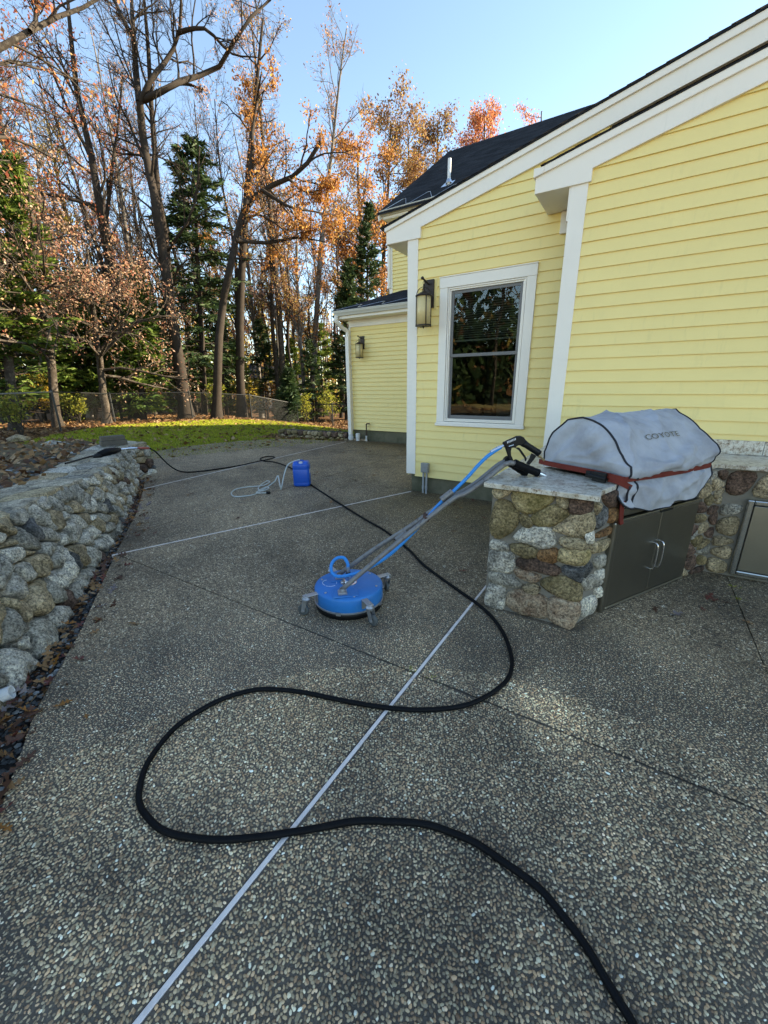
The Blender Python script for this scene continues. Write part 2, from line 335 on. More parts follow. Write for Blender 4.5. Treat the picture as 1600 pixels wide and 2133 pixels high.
M['bark'] = simple('grey_brown_bark', (0.052, 0.041, 0.032), 0.95, 0, 0.5, 6, 1.0, 18, 0.12, ((0.12, 0.105, 0.085), 9, 0.52, 0.68))
M['barkdark'] = simple('dark_bark', (0.036, 0.028, 0.022), 0.95, 0, 0.35, 5, 0.9, 22, 0.15)
M['barkpale'] = simple('pale_grey_bark', (0.13, 0.115, 0.10), 0.95, 0, 0.3, 5, 0.7, 22, 0.15)
LEAF = {
 'orange': island_mat('orange_oak_leaves', [(0, (0.16, 0.065, 0.025)), (0.35, (0.32, 0.13, 0.04)), (0.75, (0.46, 0.20, 0.05)), (1, (0.60, 0.36, 0.10))], 0.6, 0.3, False, 0.5),
 'brown': island_mat('brown_oak_leaves', [(0, (0.12, 0.055, 0.03)), (0.4, (0.24, 0.115, 0.05)), (0.75, (0.36, 0.20, 0.07)), (1, (0.50, 0.38, 0.10))], 0.6, 0.3, False, 0.5),
 'red': island_mat('red_orange_leaves', [(0, (0.22, 0.04, 0.025)), (0.45, (0.45, 0.14, 0.06)), (0.8, (0.58, 0.26, 0.10)), (1, (0.60, 0.38, 0.16))], 0.6, 0.3, False, 0.5),
 'pinkish': island_mat('pale_russet_leaves', [(0, (0.22, 0.08, 0.055)), (0.35, (0.38, 0.20, 0.125)), (0.75, (0.54, 0.37, 0.26)), (0.93, (0.52, 0.32, 0.15)), (1, (0.36, 0.075, 0.05))], 0.6, 0.3, False, 0.5),
 'yellow': island_mat('yellow_autumn_leaves', [(0, (0.24, 0.14, 0.02)), (0.5, (0.40, 0.27, 0.03)), (1, (0.50, 0.40, 0.06))], 0.6, 0.3, False, 0.5),
 'pine': island_mat('green_pine_needles', [(0, (0.03, 0.065, 0.012)), (0.5, (0.075, 0.125, 0.02)), (1, (0.17, 0.21, 0.035))], 0.65, 0.25, False, 0.3),
 'hemlock': island_mat('dark_hemlock_needles', [(0, (0.014, 0.032, 0.012)), (0.6, (0.032, 0.062, 0.020)), (1, (0.07, 0.10, 0.03))], 0.65, 0.25, False, 0.25),
 'shrub': island_mat('yellow_green_shrub_leaves', [(0, (0.12, 0.15, 0.02)), (0.6, (0.30, 0.31, 0.04)), (1, (0.50, 0.44, 0.06))], 0.6, 0.3, False, 0.5),
}
def fallen_leaf(name, c1, c2):
    m, nt, lk, b = nodes(name)
    v = mapped(nt, lk, 'Object', (1, 1, 1), True); n = noise(nt, lk, v, 24, 5, 0.65)
    c = mixrgb(nt, lk, n.outputs['Fac'], c1, c2); lk.new(c, b.inputs['Base Color'])
    b.inputs['Roughness'].default_value = 0.55; b.inputs['Specular IOR Level'].default_value = 0.35
    bump(nt, lk, b, n.outputs['Fac'], 0.3, 0.004); return m
FL = {'tan': fallen_leaf('tan_fallen_leaf', (0.17, 0.085, 0.03), (0.32, 0.18, 0.075)), 'orange': fallen_leaf('orange_fallen_leaf', (0.22, 0.08, 0.015), (0.36, 0.16, 0.03)),
      'dark': fallen_leaf('dark_brown_fallen_leaf', (0.055, 0.022, 0.012), (0.12, 0.055, 0.03)), 'red': fallen_leaf('dark_red_fallen_leaf', (0.09, 0.02, 0.016), (0.19, 0.06, 0.04)),
      'grey': fallen_leaf('grey_fallen_leaf', (0.13, 0.11, 0.10), (0.25, 0.2, 0.19))}
M['litter'] = island_mat('leaf_litter', [(0, (0.07, 0.03, 0.015)), (0.4, (0.17, 0.08, 0.03)), (0.75, (0.30, 0.17, 0.07)), (1, (0.42, 0.28, 0.15))], 0.65, 0.3, False, 0.2)

# ------------------------------------------------------------------ mesh helpers
class MB:
    def __init__(s): s.v = []; s.f = []
    def add(s, vs, fs):
        o = len(s.v); s.v.extend([tuple(map(float, p)) for p in vs]); s.f.extend([tuple(i + o for i in q) for q in fs]); return s
    def box(s, x0, x1, y0, y1, z0, z1):
        v = [(x0, y0, z0), (x1, y0, z0), (x1, y1, z0), (x0, y1, z0), (x0, y0, z1), (x1, y0, z1), (x1, y1, z1), (x0, y1, z1)]
        return s.add(v, [(0, 3, 2, 1), (4, 5, 6, 7), (0, 1, 5, 4), (1, 2, 6, 5), (2, 3, 7, 6), (3, 0, 4, 7)])
    def obox(s, c, ax, ay, az, hx, hy, hz):
        c, ax, ay, az = map(np.array, (c, ax, ay, az)); v = []
        for k in (-1, 1):
            for (i, j) in ((-1, -1), (1, -1), (1, 1), (-1, 1)): v.append(c + ax * hx * i + ay * hy * j + az * hz * k)
        return s.add(v, [(0, 3, 2, 1), (4, 5, 6, 7), (0, 1, 5, 4), (1, 2, 6, 5), (2, 3, 7, 6), (3, 0, 4, 7)])
    def prism(s, poly, a, b, axis):   # poly: 2-D points in the plane normal to axis ('x','y','z')
        def P(u, w, t): return {'x': (t, u, w), 'y': (u, t, w), 'z': (u, w, t)}[axis]
        n = len(poly); v = [P(u, w, a) for u, w in poly] + [P(u, w, b) for u, w in poly]
        return s.add(v, [tuple(range(n)), tuple(range(2 * n - 1, n - 1, -1))] + [(i, i + n, (i + 1) % n + n, (i + 1) % n) for i in range(n)])
    def tube(s, pts, r, k=10, caps=True):
        pts = np.array(pts, float); n = len(pts)
        rs = np.full(n, r) if np.isscalar(r) else np.array(r, float)
        t = np.gradient(pts, axis=0) if n > 2 else np.repeat((pts[1] - pts[0])[None], 2, 0)
        t /= np.linalg.norm(t, axis=1)[:, None] + 1e-12
        u = np.cross(t[0], (0, 0, 1)); u = u if np.linalg.norm(u) > 1e-3 else np.cross(t[0], (1, 0, 0)); u /= np.linalg.norm(u)
        vs = []; a = np.arange(k) * 2 * math.pi / k
        for i in range(n):
            u = u - t[i] * (u @ t[i]); u /= np.linalg.norm(u) + 1e-12; w = np.cross(t[i], u)
            vs.append(pts[i] + rs[i] * (np.cos(a)[:, None] * u + np.sin(a)[:, None] * w))
        vs = np.concatenate(vs); fs = []
        for i in range(n - 1):
            for j in range(k): fs.append((i * k + j, i * k + (j + 1) % k, (i + 1) * k + (j + 1) % k, (i + 1) * k + j))
        if caps: fs.append(tuple(range(k - 1, -1, -1))); fs.append(tuple(range((n - 1) * k, n * k)))
        return s.add(vs, fs)
    def lathe(s, c, prof, k=32, axis=(0, 0, 1), caps=True):   # prof: (radius, height)
        c = np.array(c, float); az = np.array(axis, float); az /= np.linalg.norm(az)
        ux = np.cross(az, (0, 1, 0)) if abs(az[1]) < 0.9 else np.cross(az, (1, 0, 0)); ux /= np.linalg.norm(ux); uy = np.cross(az, ux)
        vs = []
        for r, h in prof:
            for j in range(k):
                q = 2 * math.pi * j / k; vs.append(c + az * h + r * (math.cos(q) * ux + math.sin(q) * uy))
        fs = []
        for i in range(len(prof) - 1):
            for j in range(k): fs.append((i * k + j, i * k + (j + 1) % k, (i + 1) * k + (j + 1) % k, (i + 1) * k + j))
        if caps: fs.append(tuple(range(k - 1, -1, -1))); fs.append(tuple(range((len(prof) - 1) * k, len(prof) * k)))
        return s.add(vs, fs)
    def build(s, name, mat, parent=None, smooth=False, bevel=0.0, kind=None, at=None):
        me = bpy.data.meshes.new(name)
        at_ = np.array(at if at is not None else (0, 0, 0), float)
        v = np.array(s.v, float) - at_
        me.from_pydata(v.tolist(), [], s.f); me.update()
        return link(name, me, mat, parent, smooth, bevel, kind, at_)
def link(name, me, mat, parent=None, smooth=False, bevel=0.0, kind=None, at=(0, 0, 0)):
    if mat is not None: me.materials.append(mat)
    if smooth: me.polygons.foreach_set('use_smooth', [True] * len(me.polygons))
    o = bpy.data.objects.new(name, me); COL.objects.link(o)
    if parent is not None:
        o.parent = parent; pl = wloc(parent); o.location = Vector(at) - pl
    else: o.location = at
    if bevel:
        b = o.modifiers.new('bevel', 'BEVEL'); b.width = bevel; b.segments = 2; b.limit_method = 'ANGLE'
    if kind: o['kind'] = kind
    return o
def wloc(o):
    p = Vector(o.location)
    while o.parent: o = o.parent; p += o.location
    return p
def fastmesh(name, V, FQ):      # V (n,3), FQ (m,k) equal-size faces, quick
    me = bpy.data.meshes.new(name); V = np.ascontiguousarray(V, np.float32); FQ = np.ascontiguousarray(FQ, np.int32)
    m, k = FQ.shape
    me.vertices.add(len(V)); me.vertices.foreach_set('co', V.ravel())
    me.loops.add(m * k); me.loops.foreach_set('vertex_index', FQ.ravel())
    me.polygons.add(m); me.polygons.foreach_set('loop_start', np.arange(0, m * k, k, dtype=np.int32))
    me.update(calc_edges=True); return me
def thing(name, label, cat, loc=(0, 0, 0), group=None):
    o = bpy.data.objects.new(name, None); COL.objects.link(o); o.location = loc; o.empty_display_size = 0.1
    return tag(o, label, cat, group)
def tag(o, label, cat, group=None):
    o['label'] = label; o['category'] = cat
    if group: o['group'] = group
    return o
def structure(o): o['kind'] = 'structure'; return o
def chaikin(p, it=2, c=0.25):
    p = np.array(p, float)
    for _ in range(it):
        q = np.roll(p, -1, 0); a = (1 - c) * p + c * q; b = c * p + (1 - c) * q
        p = np.empty((2 * len(a), p.shape[1])); p[0::2] = a; p[1::2] = b
    return p
def spline(pts, n=8):       # Catmull-Rom through the points
    P = np.array(pts, float); P = np.vstack([2 * P[0] - P[1], P, 2 * P[-1] - P[-2]]); out = []
    for i in range(1, len(P) - 2):
        for k in range(n):
            t = k / n; a, b, c, d = P[i - 1], P[i], P[i + 1], P[i + 2]
            out.append(0.5 * ((2 * b) + (c - a) * t + (2 * a - 5 * b + 4 * c - d) * t * t + (3 * b - a - 3 * c + d) * t ** 3))
    out.append(P[-2]); return np.array(out)
def clip(poly, a, b, c):     # keep a*x+b*y<=c
    out = []
    for i in range(len(poly)):
        p, q = poly[i], poly[(i + 1) % len(poly)]; dp = a * p[0] + b * p[1] - c; dq = a * q[0] + b * q[1] - c
        if dp <= 0: out.append(p)
        if (dp < 0 < dq) or (dq < 0 < dp):
            t = dp / (dp - dq); out.append((p[0] + t * (q[0] - p[0]), p[1] + t * (q[1] - p[1])))
    return out
def inpoly(P, poly):
    P = np.asarray(P); x, y = P[:, 0], P[:, 1]; r = np.zeros(len(P), bool); n = len(poly)
    for i in range(n):
        (x1, y1), (x2, y2) = poly[i][:2], poly[(i + 1) % n][:2]
        c = ((y1 > y) != (y2 > y)) & (x < (x2 - x1) * (y - y1) / (y2 - y1 + 1e-12) + x1); r ^= c
    return r

# ------------------------------------------------------------------ ground, lawn, patio
rng = np.random.default_rng(11); random.seed(5)
def terrain(name, mat, xs, ys, zf, mask=None):
    X, Y = np.meshgrid(xs, ys); V = np.stack([X, Y, np.vectorize(zf)(X, Y)], -1).reshape(-1, 3)
    nx = len(xs); q = []
    for j in range(len(ys) - 1):
        for i in range(nx - 1):
            if mask is None or mask((xs[i] + xs[i + 1]) / 2, (ys[j] + ys[j + 1]) / 2): q.append((j * nx + i, j * nx + i + 1, (j + 1) * nx + i + 1, (j + 1) * nx + i))
    me = fastmesh(name, V, np.array(q)); return link(name, me, mat, smooth=True)
gx = np.concatenate([np.array([-600, -300, -160, -100, -70]), np.arange(-50, 20.1, 1.0), np.array([30, 50, 90, 160, 300, 600])])
gy = np.concatenate([np.array([-600, -300, -160, -100, -60, -40]), np.arange(-30, 40.1, 1.0), np.array([50, 70, 100, 160, 300, 600])])
structure(terrain('ground', M['ground'], gx, gy, lambda x, y: ground_z(x, y) - 0.03 + 0.02 * math.sin(x * 3.1 + y * 1.7) * (0 if abs(x) < 9 and y < 9 else 1)))
LAWN = [(-7.3, 9.0), (-10.0, 3.0), (-13.0, 2.5), (-16.2, 5.6), (-18.6, 8.6), (-18.4, 11.6), (-17.2, 13.9), (-16.5, 16.2), (-13.5, 15.6), (-10.4, 13.6), (-8.2, 11.6)]
LAWNS = spline(LAWN + [LAWN[0]], 6)[:-1]
lx = np.arange(-20, -6, 0.35); ly = np.arange(1.5, 17.5, 0.35)
lawn_mask = lambda x, y: bool(inpoly([(x, y)], LAWNS)[0])
structure(terrain('back_lawn', M['backlawn'], np.linspace(-30, 14, 12), np.linspace(-24, -3.2, 6), lambda x, y: 0.0))
structure(terrain('lawn', M['lawn'], lx, ly, lambda x, y: ground_z(x, y) + 0.012 + 0.01 * math.sin(2 * x) * math.cos(1.7 * y), lawn_mask))
# grass blades
P = rng.uniform((-20, 1.5), (-6.5, 17), (190000, 2)); P = P[inpoly(P, LAWNS + rng.normal(0, 0.05, LAWNS.shape))][:80000]
n = len(P); Z = np.array([ground_z(a, b) for a, b in P]) + 0.005
ang = rng.uniform(0, 2 * math.pi, n); w = rng.uniform(0.006, 0.014, n); hgt = rng.uniform(0.025, 0.075, n); lean = rng.normal(0, 0.03, (n, 2))
B = np.column_stack([P, Z]); dx = np.column_stack([np.cos(ang) * w, np.sin(ang) * w, np.zeros(n)])
V = np.stack([B - dx, B + dx, B + np.column_stack([lean, hgt])], 1).reshape(-1, 3)
o = link('grass', fastmesh('grass', V, np.arange(3 * n).reshape(-1, 3)), M['grass']); o['kind'] = 'stuff'; tag(o, 'short green lawn grass between the patio and the chain-link fence', 'grass')

PATIO = [(3.6, -2.2), (0.0, -2.2), (-1.0, -0.45), (-1.42, -0.1), (-1.81, 0.163), (-2.30, 0.435), (-2.904, 0.878), (-4.036, 1.621), (-5.2, 2.42), (-6.533, 3.234), (-8.1, 4.1), (-9.674, 4.85), (-10.15, 5.3),
         (-10.25, 6.3), (-10.06, 7.33), (-9.7, 8.1), (-9.244, 8.6), (-8.3, 8.98), (-7.3, 9.2), (-7.1, 9.56), (3.6, 9.56)]
def split(polys, p, q, gap, sel=lambda c: True):
    a, b = q[1] - p[1], -(q[0] - p[0]); L = math.hypot(a, b); a /= L; b /= L; c = a * p[0] + b * p[1]; out = []
    for g in polys:
        cen = np.mean(g, 0)
        if not sel(cen): out.append(g); continue
        for h in (clip(g, a, b, c - gap / 2), clip(g, -a, -b, -c - gap / 2)):
            if len(h) > 2: out.append(h)
    return out
S2a, S2b = (-4.046, 1.595), (-2.745, 5.111); S3a, S3b = (-6.438, 3.187), (-6.985, 9.104)
def side(p, q, c): return (q[0] - p[0]) * (c[1] - p[1]) - (q[1] - p[1]) * (c[0] - p[0])
slabs = [PATIO]
slabs = split(slabs, (-10, 1.62), (4, 1.645), 0.008, lambda c: True)
slabs = split(slabs, (-0.835, -3), (-0.835, 3), 0.022)
slabs = split(slabs, S2a, S2b, 0.024, lambda c: c[1] > 1.63 and c[0] < -0.835)
left = lambda c: c[1] > 1.63 and side(S2a, S2b, c) > 0
slabs = split(slabs, S3a, S3b, 0.026, left)
mid = lambda c: left(c) and side(S3a, S3b, c) < 0
west = lambda c: left(c) and side(S3a, S3b, c) > 0
slabs = split(slabs, (-8, 5.12), (-3, 5.2), 0.012, mid)
slabs = split(slabs, (-10, 4.93), (-5, 5.12), 0.012, west)
slabs = split(slabs, (-9.4, 7.25), (-4.2, 7.7), 0.012, lambda c: left(c) and c[1] > 5.1)
slabs = split(slabs, (-4.50, 1), (-4.50, 9), 0.012, lambda c: left(c) and c[1] > 1.63)
slabs = split(slabs, (0.785, 1), (0.775, 4), 0.007, lambda c: c[1] > 1.63 and c[0] > -0.835)
patio = bpy.data.objects.new('patio', None); COL.objects.link(patio); structure(patio)
for g in slabs:
    mb = MB(); mb.prism(g, -0.10, 0.0, 'z'); mb.build('slab', M['aggregate'], patio)
mb = MB(); mb.prism([(p[0] * 0.995, p[1] + 0.0) for p in PATIO], -0.12, -0.022, 'z'); mb.build('slab_bed', M['wallcore'], patio)
for p, q, w in (((-0.835, -2.1), (-0.835, 4.7), 0.017), (S2a, S2b, 0.018), (S3a, S3b, 0.018)):
    p = np.array(p + (0,)); q = np.array(q + (0,)); d = q - p; L = np.linalg.norm(d); d /= L
    mb = MB(); mb.obox((p + q) / 2 + (0, 0, -0.012), d, (-d[1], d[0], 0), (0, 0, 1), L / 2, w / 2, 0.014); mb.build('expansion_strip', M['strip'], patio, bevel=0.002)
# loose-looking pebble domes in the near part of the patio
KIT = [(-0.80, 2.50), (-0.15, 2.50), (0.52, 3.75), (0.62, 3.97), (4, 3.97), (4, 6), (-0.80, 6)]
def pebbles():
    s = 0.0116; R = 2.75
    ii, jj = np.meshgrid(np.arange(-400, 320), np.arange(-280, 300)); x = (ii + 0.5 * (jj % 2)) * s; y = jj * s * 0.866
    P = np.column_stack([x.ravel(), y.ravel()]) + rng.uniform(-0.36, 0.36, (x.size, 2)) * s
    r = np.hypot(P[:, 0], P[:, 1]); az = np.arctan2(P[:, 0], P[:, 1])
    keep = (r < R + rng.normal(0, 0.25, len(r))) & inpoly(P, PATIO) & ~inpoly(P, KIT)
    keep &= np.abs(P[:, 0] + 0.835) > 0.0145; keep &= (np.abs(P[:, 1] - 1.635) > 0.006)
    P = P[keep]; r = r[keep]; az = az[keep]; fine = (r < 1.9) & (np.abs(az - YAW) < math.radians(55)) & (r > 0.4); out = []
    for sel, k, full in ((fine, 6, True), (~fine, 5, False)):
        Q = P[sel]; n = len(Q); el = rng.uniform(1.0, 2.0, n); rad = s * rng.uniform(0.35, 0.56, n); rot = rng.uniform(0, math.pi, n)
        rad[rng.random(n) < 0.05] *= 1.45
        a1 = rad * np.sqrt(el); b1 = rad / np.sqrt(el); hh = rng.uniform(0.0014, 0.0034, n); t = np.arange(k) * 2 * math.pi / k
        def ring(f, z):
            jit = rng.uniform(0.85, 1.15, (n, k)); X = a1[:, None] * np.cos(t) * f * jit; Y = b1[:, None] * np.sin(t) * f * jit
            c, s_ = np.cos(rot)[:, None], np.sin(rot)[:, None]
            return np.stack([Q[:, :1] + X * c - Y * s_, Q[:, 1:] + X * s_ + Y * c, np.broadcast_to(z[:, None], X.shape)], -1)
        top = np.column_stack([Q, hh])[:, None, :]; f = []
        if full:
            V = np.concatenate([ring(1.0, np.full(n, -0.0012)), ring(0.70, hh * 0.8), top], 1); m = 2 * k + 1
            for j in range(k): f += [(j, (j + 1) % k, k + (j + 1) % k), (j, k + (j + 1) % k, k + j), (k + j, k + (j + 1) % k, 2 * k)]
        else:
            V = np.concatenate([ring(1.0, np.full(n, -0.0008)), top], 1); m = k + 1
            for j in range(k): f.append((j, (j + 1) % k, k))
        out.append((V.reshape(-1, 3), (np.array(f)[None] + (np.arange(n) * m)[:, None, None]).reshape(-1, 3)))
    V = np.concatenate([out[0][0], out[1][0]]); F = np.concatenate([out[0][1], out[1][1] + len(out[0][0])])
    return link('pebbles', fastmesh('pebbles', V, F), M['pebble'], patio, smooth=True, kind='stuff')
pebbles()

def weed(px, py, label, nb=26, seed=0):
    r = np.random.default_rng(seed); c = onz(px, py, 0.0); V = []; F = []
    for _ in range(nb):
        a = r.uniform(0, 6.3); b = c + np.array([r.normal(0, 0.022), r.normal(0, 0.008), -0.004]); l = r.uniform(0.006, 0.022); w = 0.004; d = np.array([math.cos(a), math.sin(a), 0]) * l; k = len(V)
        V += [b + np.array([-d[1], d[0], 0]) / l * w, b - np.array([-d[1], d[0], 0]) / l * w, b + d + np.array([0, 0, r.uniform(0.004, 0.016)])]; F.append((k, k + 1, k + 2))
    o = MB().add(V, F).build('weed', M['grass'], None, at=c); tag(o, label, 'weed')
weed(856, 1394, 'tiny green weed in the patio joint left of the pale strip', 18, 1); weed(902, 1413, 'tiny green weed in the patio joint right of the pale strip', 14, 2)
weed(1530, 1222, 'small green weed in the joint nearest the access door', 30, 3); weed(1541, 1248, 'small green weed in the joint below the one nearest the access door', 26, 4)
# ------------------------------------------------------------------ house
house = thing('house', 'pale yellow clapboard house with white trim and dark shingle roofs', 'house', (-2.8, 5.16, 0))
EXP = 0.1110
def claps(Y, z0, z1, lf, rf, holes=(), exposure=EXP, lip=0.022):
    z = z0
    while z < z1 - 0.01:
        zt = min(z + exposure, z1); zo = zt + 0.016
        iv = [(lf, rf)]
        cuts = [h for h in holes if h[2] <= z + 0.02 and h[3] >= zt - 0.02]
        spans = []; edges = sorted((h[0], h[1]) for h in cuts)
        xa = None
        for (a, b) in edges:
            spans.append((xa, a)); xa = b
        spans.append((xa, None))
        for (a, b) in spans:
            l0, l1 = (lf(z), lf(zo)) if a is None else (a, a)
            r0, r1 = (rf(z), rf(zo)) if b is None else (b, b)
            if r0 - l0 < 0.03: continue
            if r1 < l1: r1 = l1 = (r1 + l1) / 2
            if r0 - l0 > 99:      # butt joint somewhere along the longer courses
                j = random.uniform(l0 + 0.5, r0 - 0.5); parts_ = ((l0, j - 0.0012, l1, j - 0.0012), (j + 0.0012, r0, j + 0.0012, r1)) if l1 < j - 0.1 and r1 > j + 0.1 else ((l0, r0, l1, r1),)
            else: parts_ = ((l0, r0, l1, r1),)
            for (l0, r0, l1, r1) in parts_:
              yb, yt = Y - lip + random.uniform(-0.0012, 0.0012), Y - 0.005; dz = random.uniform(-0.0012, 0.0012)
              v = [(l0, yb, z + dz), (r0, yb, z + dz), (r0, Y, z), (l0, Y, z), (l1, yt, zo), (r1, yt, zo), (r1, Y, zo), (l1, Y, zo)]
              MB().add(v, [(0, 3, 2, 1), (4, 5, 6, 7), (0, 1, 5, 4), (1, 2, 6, 5), (2, 3, 7, 6), (3, 0, 4, 7)]).build('clapboard', M['yellow'], house, at=((l0 + r0) / 2, Y, z))
        z = zt
def wallbox(x0, x1, y0, y1, z0, z1, m='sheath', name='wall'): return MB().box(x0, x1, y0, y1, z0, z1).build(name, M[m], house)
SL = 0.2352
# --- middle gable block with the window
YA = 5.16
WX0, WX1, WZ0, WZ1 = -2.375, -1.216, 0.98, 2.757        # outside of the window trim
topA = lambda x: 3.683 + 0.2385 * (x + 2.15); midA = lambda x: 3.619 + 0.2335 * (x + 2.147); botA = lambda x: 3.47 + 0.2345 * (x + 2.14)
invA = lambda z: -2.14 + (z - 3.47) / 0.2345 - 0.12
RIDX = 4.0
# wall with an opening
for (x0, x1, z0, z1) in ((-2.82, -2.26, 0.26, 3.30), (-1.32, 4.0, 0.26, 3.30), (-2.26, -1.32, 0.26, 1.06), (-2.26, -1.32, 2.64, 3.30)): wallbox(x0, x1, YA, YA + 0.12, z0, z1)
MB().prism([(-2.82, 3.30), (4.0, 3.30), (4.0, botA(4.0) + 0.1), (-2.82, 3.32)], YA, YA + 0.12, 'y').build('gable_wall', M['sheath'], house)
wallbox(-2.82, -2.70, YA + 0.12, 9.6, 0.26, 3.30)
claps(YA, 0.2325, 4.6, lambda z: max(-2.70, invA(z)), lambda z: -0.70, [(WX0 + 0.02, WX1 - 0.02, WZ0, WZ1)])
# siding on the left return wall of this block
z = 0.2325
while z < 3.2:
    MB().add([(-2.837, YA + 0.02, z), (-2.82, YA + 0.02, z), (-2.82, YA + 0.02, z + 0.125), (-2.825, YA + 0.02, z + 0.125), (-2.837, 9.58, z), (-2.82, 9.58, z), (-2.82, 9.58, z + 0.125), (-2.825, 9.58, z + 0.125)],
             [(0, 1, 2, 3), (7, 6, 5, 4), (0, 3, 7, 4), (0, 4, 5, 1), (1, 5, 6, 2), (2, 6, 7, 3)]).build('clapboard', M['yellow'], house, at=(-2.82, YA, z)); z += EXP
MB().box(-2.84, -2.695, YA - 0.024, YA + 0.0, 0.262, 3.245).box(-2.845, -2.82, YA - 0.0, YA + 0.12, 0.262, 3.245).build('corner_board', M['white'], house, bevel=0.003)
wallbox(-2.775, 4.0, YA + 0.02, YA + 0.22, -0.1, 0.259, 'foundation', 'foundation'); wallbox(-2.775, -2.60, YA + 0.22, 9.6, -0.1, 0.259, 'foundation', 'foundation')
yr = YA - 0.03
# rake: lower board, upper board, level return, soffit
MB().prism([(-3.148, 3.240), (-2.655, 3.235), (-2.655, botA(-2.655)), (RIDX, botA(RIDX)), (RIDX, midA(RIDX)), (-3.148, midA(-3.148))], yr - 0.012, YA - 0.002, 'y').build('rake_board', M['white'], house, bevel=0.003)
MB().prism([(-3.163, midA(-3.163) - 0.004), (RIDX, midA(RIDX) - 0.004), (RIDX, topA(RIDX) - 0.02), (-3.163, topA(-3.163) - 0.02)], yr - 0.034, YA - 0.006, 'y').build('rake_moulding', M['white'], house, bevel=0.003)
MB().box(-3.14, -2.84, YA - 0.03, 9.5, 3.236, 3.256).build('soffit', M['white'], house)
MB().box(-3.165, -3.142, YA - 0.005, 9.5, 3.245, 3.40).build('eave_fascia', M['white'], house)
MB().box(-2.865, -2.838, YA + 0.015, 9.5, 3.02, 3.235).build('frieze_board', M['white'], house)
# --- right block (closer)
YR = 4.60
topR = lambda x: 3.613 + 0.2345 * (x + 0.242); midR = lambda x: 3.446 + 0.233 * (x + 0.653); botR = lambda x: 3.309 + 0.2375 * (x + 0.603)
invR = lambda z: -0.603 + (z - 3.309) / 0.2375 - 0.12
wallbox(-0.845, 6.0, YR, YA, -0.1, 3.30); MB().prism([(-0.845, 3.30), (6.0, 3.30), (6.0, botR(6.0) + 0.1), (-0.845, 3.32)], YR, YA, 'y').build('gable_wall', M['sheath'], house)
zr = 1.401 - 5 * 0.1111
claps(YR, zr, 4.6, lambda z: max(-0.72, invR(z)), lambda z: 3.0, exposure=0.1111)
MB().box(-0.857, -0.715, YR - 0.024, YR, 0.80, 3.198).box(-0.862, -0.845, YR, YR + 0.12, 0.80, 3.198).build('corner_board', M['white'], house, bevel=0.003)
MB().box(-0.872, -0.857, YR - 0.018, YR + 0.1, 2.93, 3.198).build('frieze_board', M['white'], house)
yq = YR - 0.03
MB().prism([(-1.172, 3.195), (-0.694, 3.192), (-0.694, botR(-0.694)), (RIDX, botR(RIDX)), (RIDX, midR(RIDX)), (-1.172, midR(-1.172))], yq - 0.012, YR - 0.002, 'y').build('rake_board', M['white'], house, bevel=0.003)
MB().prism([(-1.10, midR(-1.10) - 0.004), (RIDX, midR(RIDX) - 0.004), (RIDX, topR(RIDX) - 0.018), (-1.10, topR(-1.10) - 0.018)], yq - 0.034, YR - 0.006, 'y').build('rake_moulding', M['white'], house, bevel=0.003)
MB().prism([(-1.189, midR(-1.189) - 0.004), (-1.1, midR(-1.1) - 0.004), (-1.1, topR(-1.1) - 0.022), (-1.13, topR(-1.1) - 0.025), (-1.189, 3.388)], yq - 0.037, YA - 0.012, 'y').build('crown_moulding', M['white'], house, bevel=0.003)
MB().box(-1.165, -0.86, YR - 0.03, YA - 0.02, 3.196, 3.212).build('soffit', M['white'], house)
MB().box(-1.17, -1.15, YR - 0.005, YA - 0.02, 3.20, midR(-1.17)).build('eave_fascia', M['white'], house)
MB().box(-1.025, -0.862, YA - 0.045, YA - 0.018, 2.993, 3.194).build('frieze_board', M['white'], house, bevel=0.003)
# --- roofs of the two low blocks
def roofslab(x0, x1, top, y0, y1, th=0.03):
    MB().prism([(x0, top(x0) - th), (x1, top(x1) - th), (x1, top(x1)), (x0, top(x0))], y0, y1, 'y').build('roof', M['shingle'], house)
def courses(fn, u0, u1, s0, s1, step, tab, wid, flip=1):
    """shingle tabs over a sloped plane: fn(u, s, h) -> point"""
    V = []; F = []; s = s0; row = 0
    while s < s1:
        u = u0 - (row % 2) * tab / 2
        while u < u1:
            a, b = max(u, u0), min(u + tab - 0.006, u1); e = random.uniform(-0.004, 0.004); h = random.uniform(0.005, 0.011)
            if b - a > 0.02:
                k = len(V); V += [fn(a, s + e, h), fn(b, s + e, h), fn(b, s + step + 0.03, 0.002), fn(a, s + step + 0.03, 0.002), fn(a, s + e, 0.0), fn(b, s + e, 0.0)]
                F += [(k, k + 1, k + 2, k + 3), (k + 4, k + 5, k + 1, k)]
            u += tab
        s += step; row += 1
    return fastmesh('shingles', np.array(V), np.array(F))
roofslab(-3.18, RIDX, lambda x: topA(x) - 0.006, YA - 0.075, 12.78, 0.013); roofslab(-1.11, RIDX, lambda x: topR(x) - 0.008, YR - 0.072, YA - 0.002, 0.009)
MB().prism([(RIDX, topA(RIDX) - 0.03), (11.2, 3.40), (11.2, 3.43), (RIDX, topA(RIDX))], YR - 0.08, 12.78, 'y').build('roof', M['shingle'], house)
wallbox(6.0, 10.8, YR, 12.8, -0.1, 3.5); MB().prism([(4.0, 3.30), (10.8, 3.30), (4.0, topA(4.0) - 0.04)], YR, YA + 0.12, 'y').build('gable_wall', M['sheath'], house)
o = link('shingles', courses(lambda u, s, h: (s, u, topA(s) - 0.006 + h), YA - 0.082, 9.8, -3.23, 1.5, 0.14, 0.32, 0), M['shingle'], house, kind='stuff')
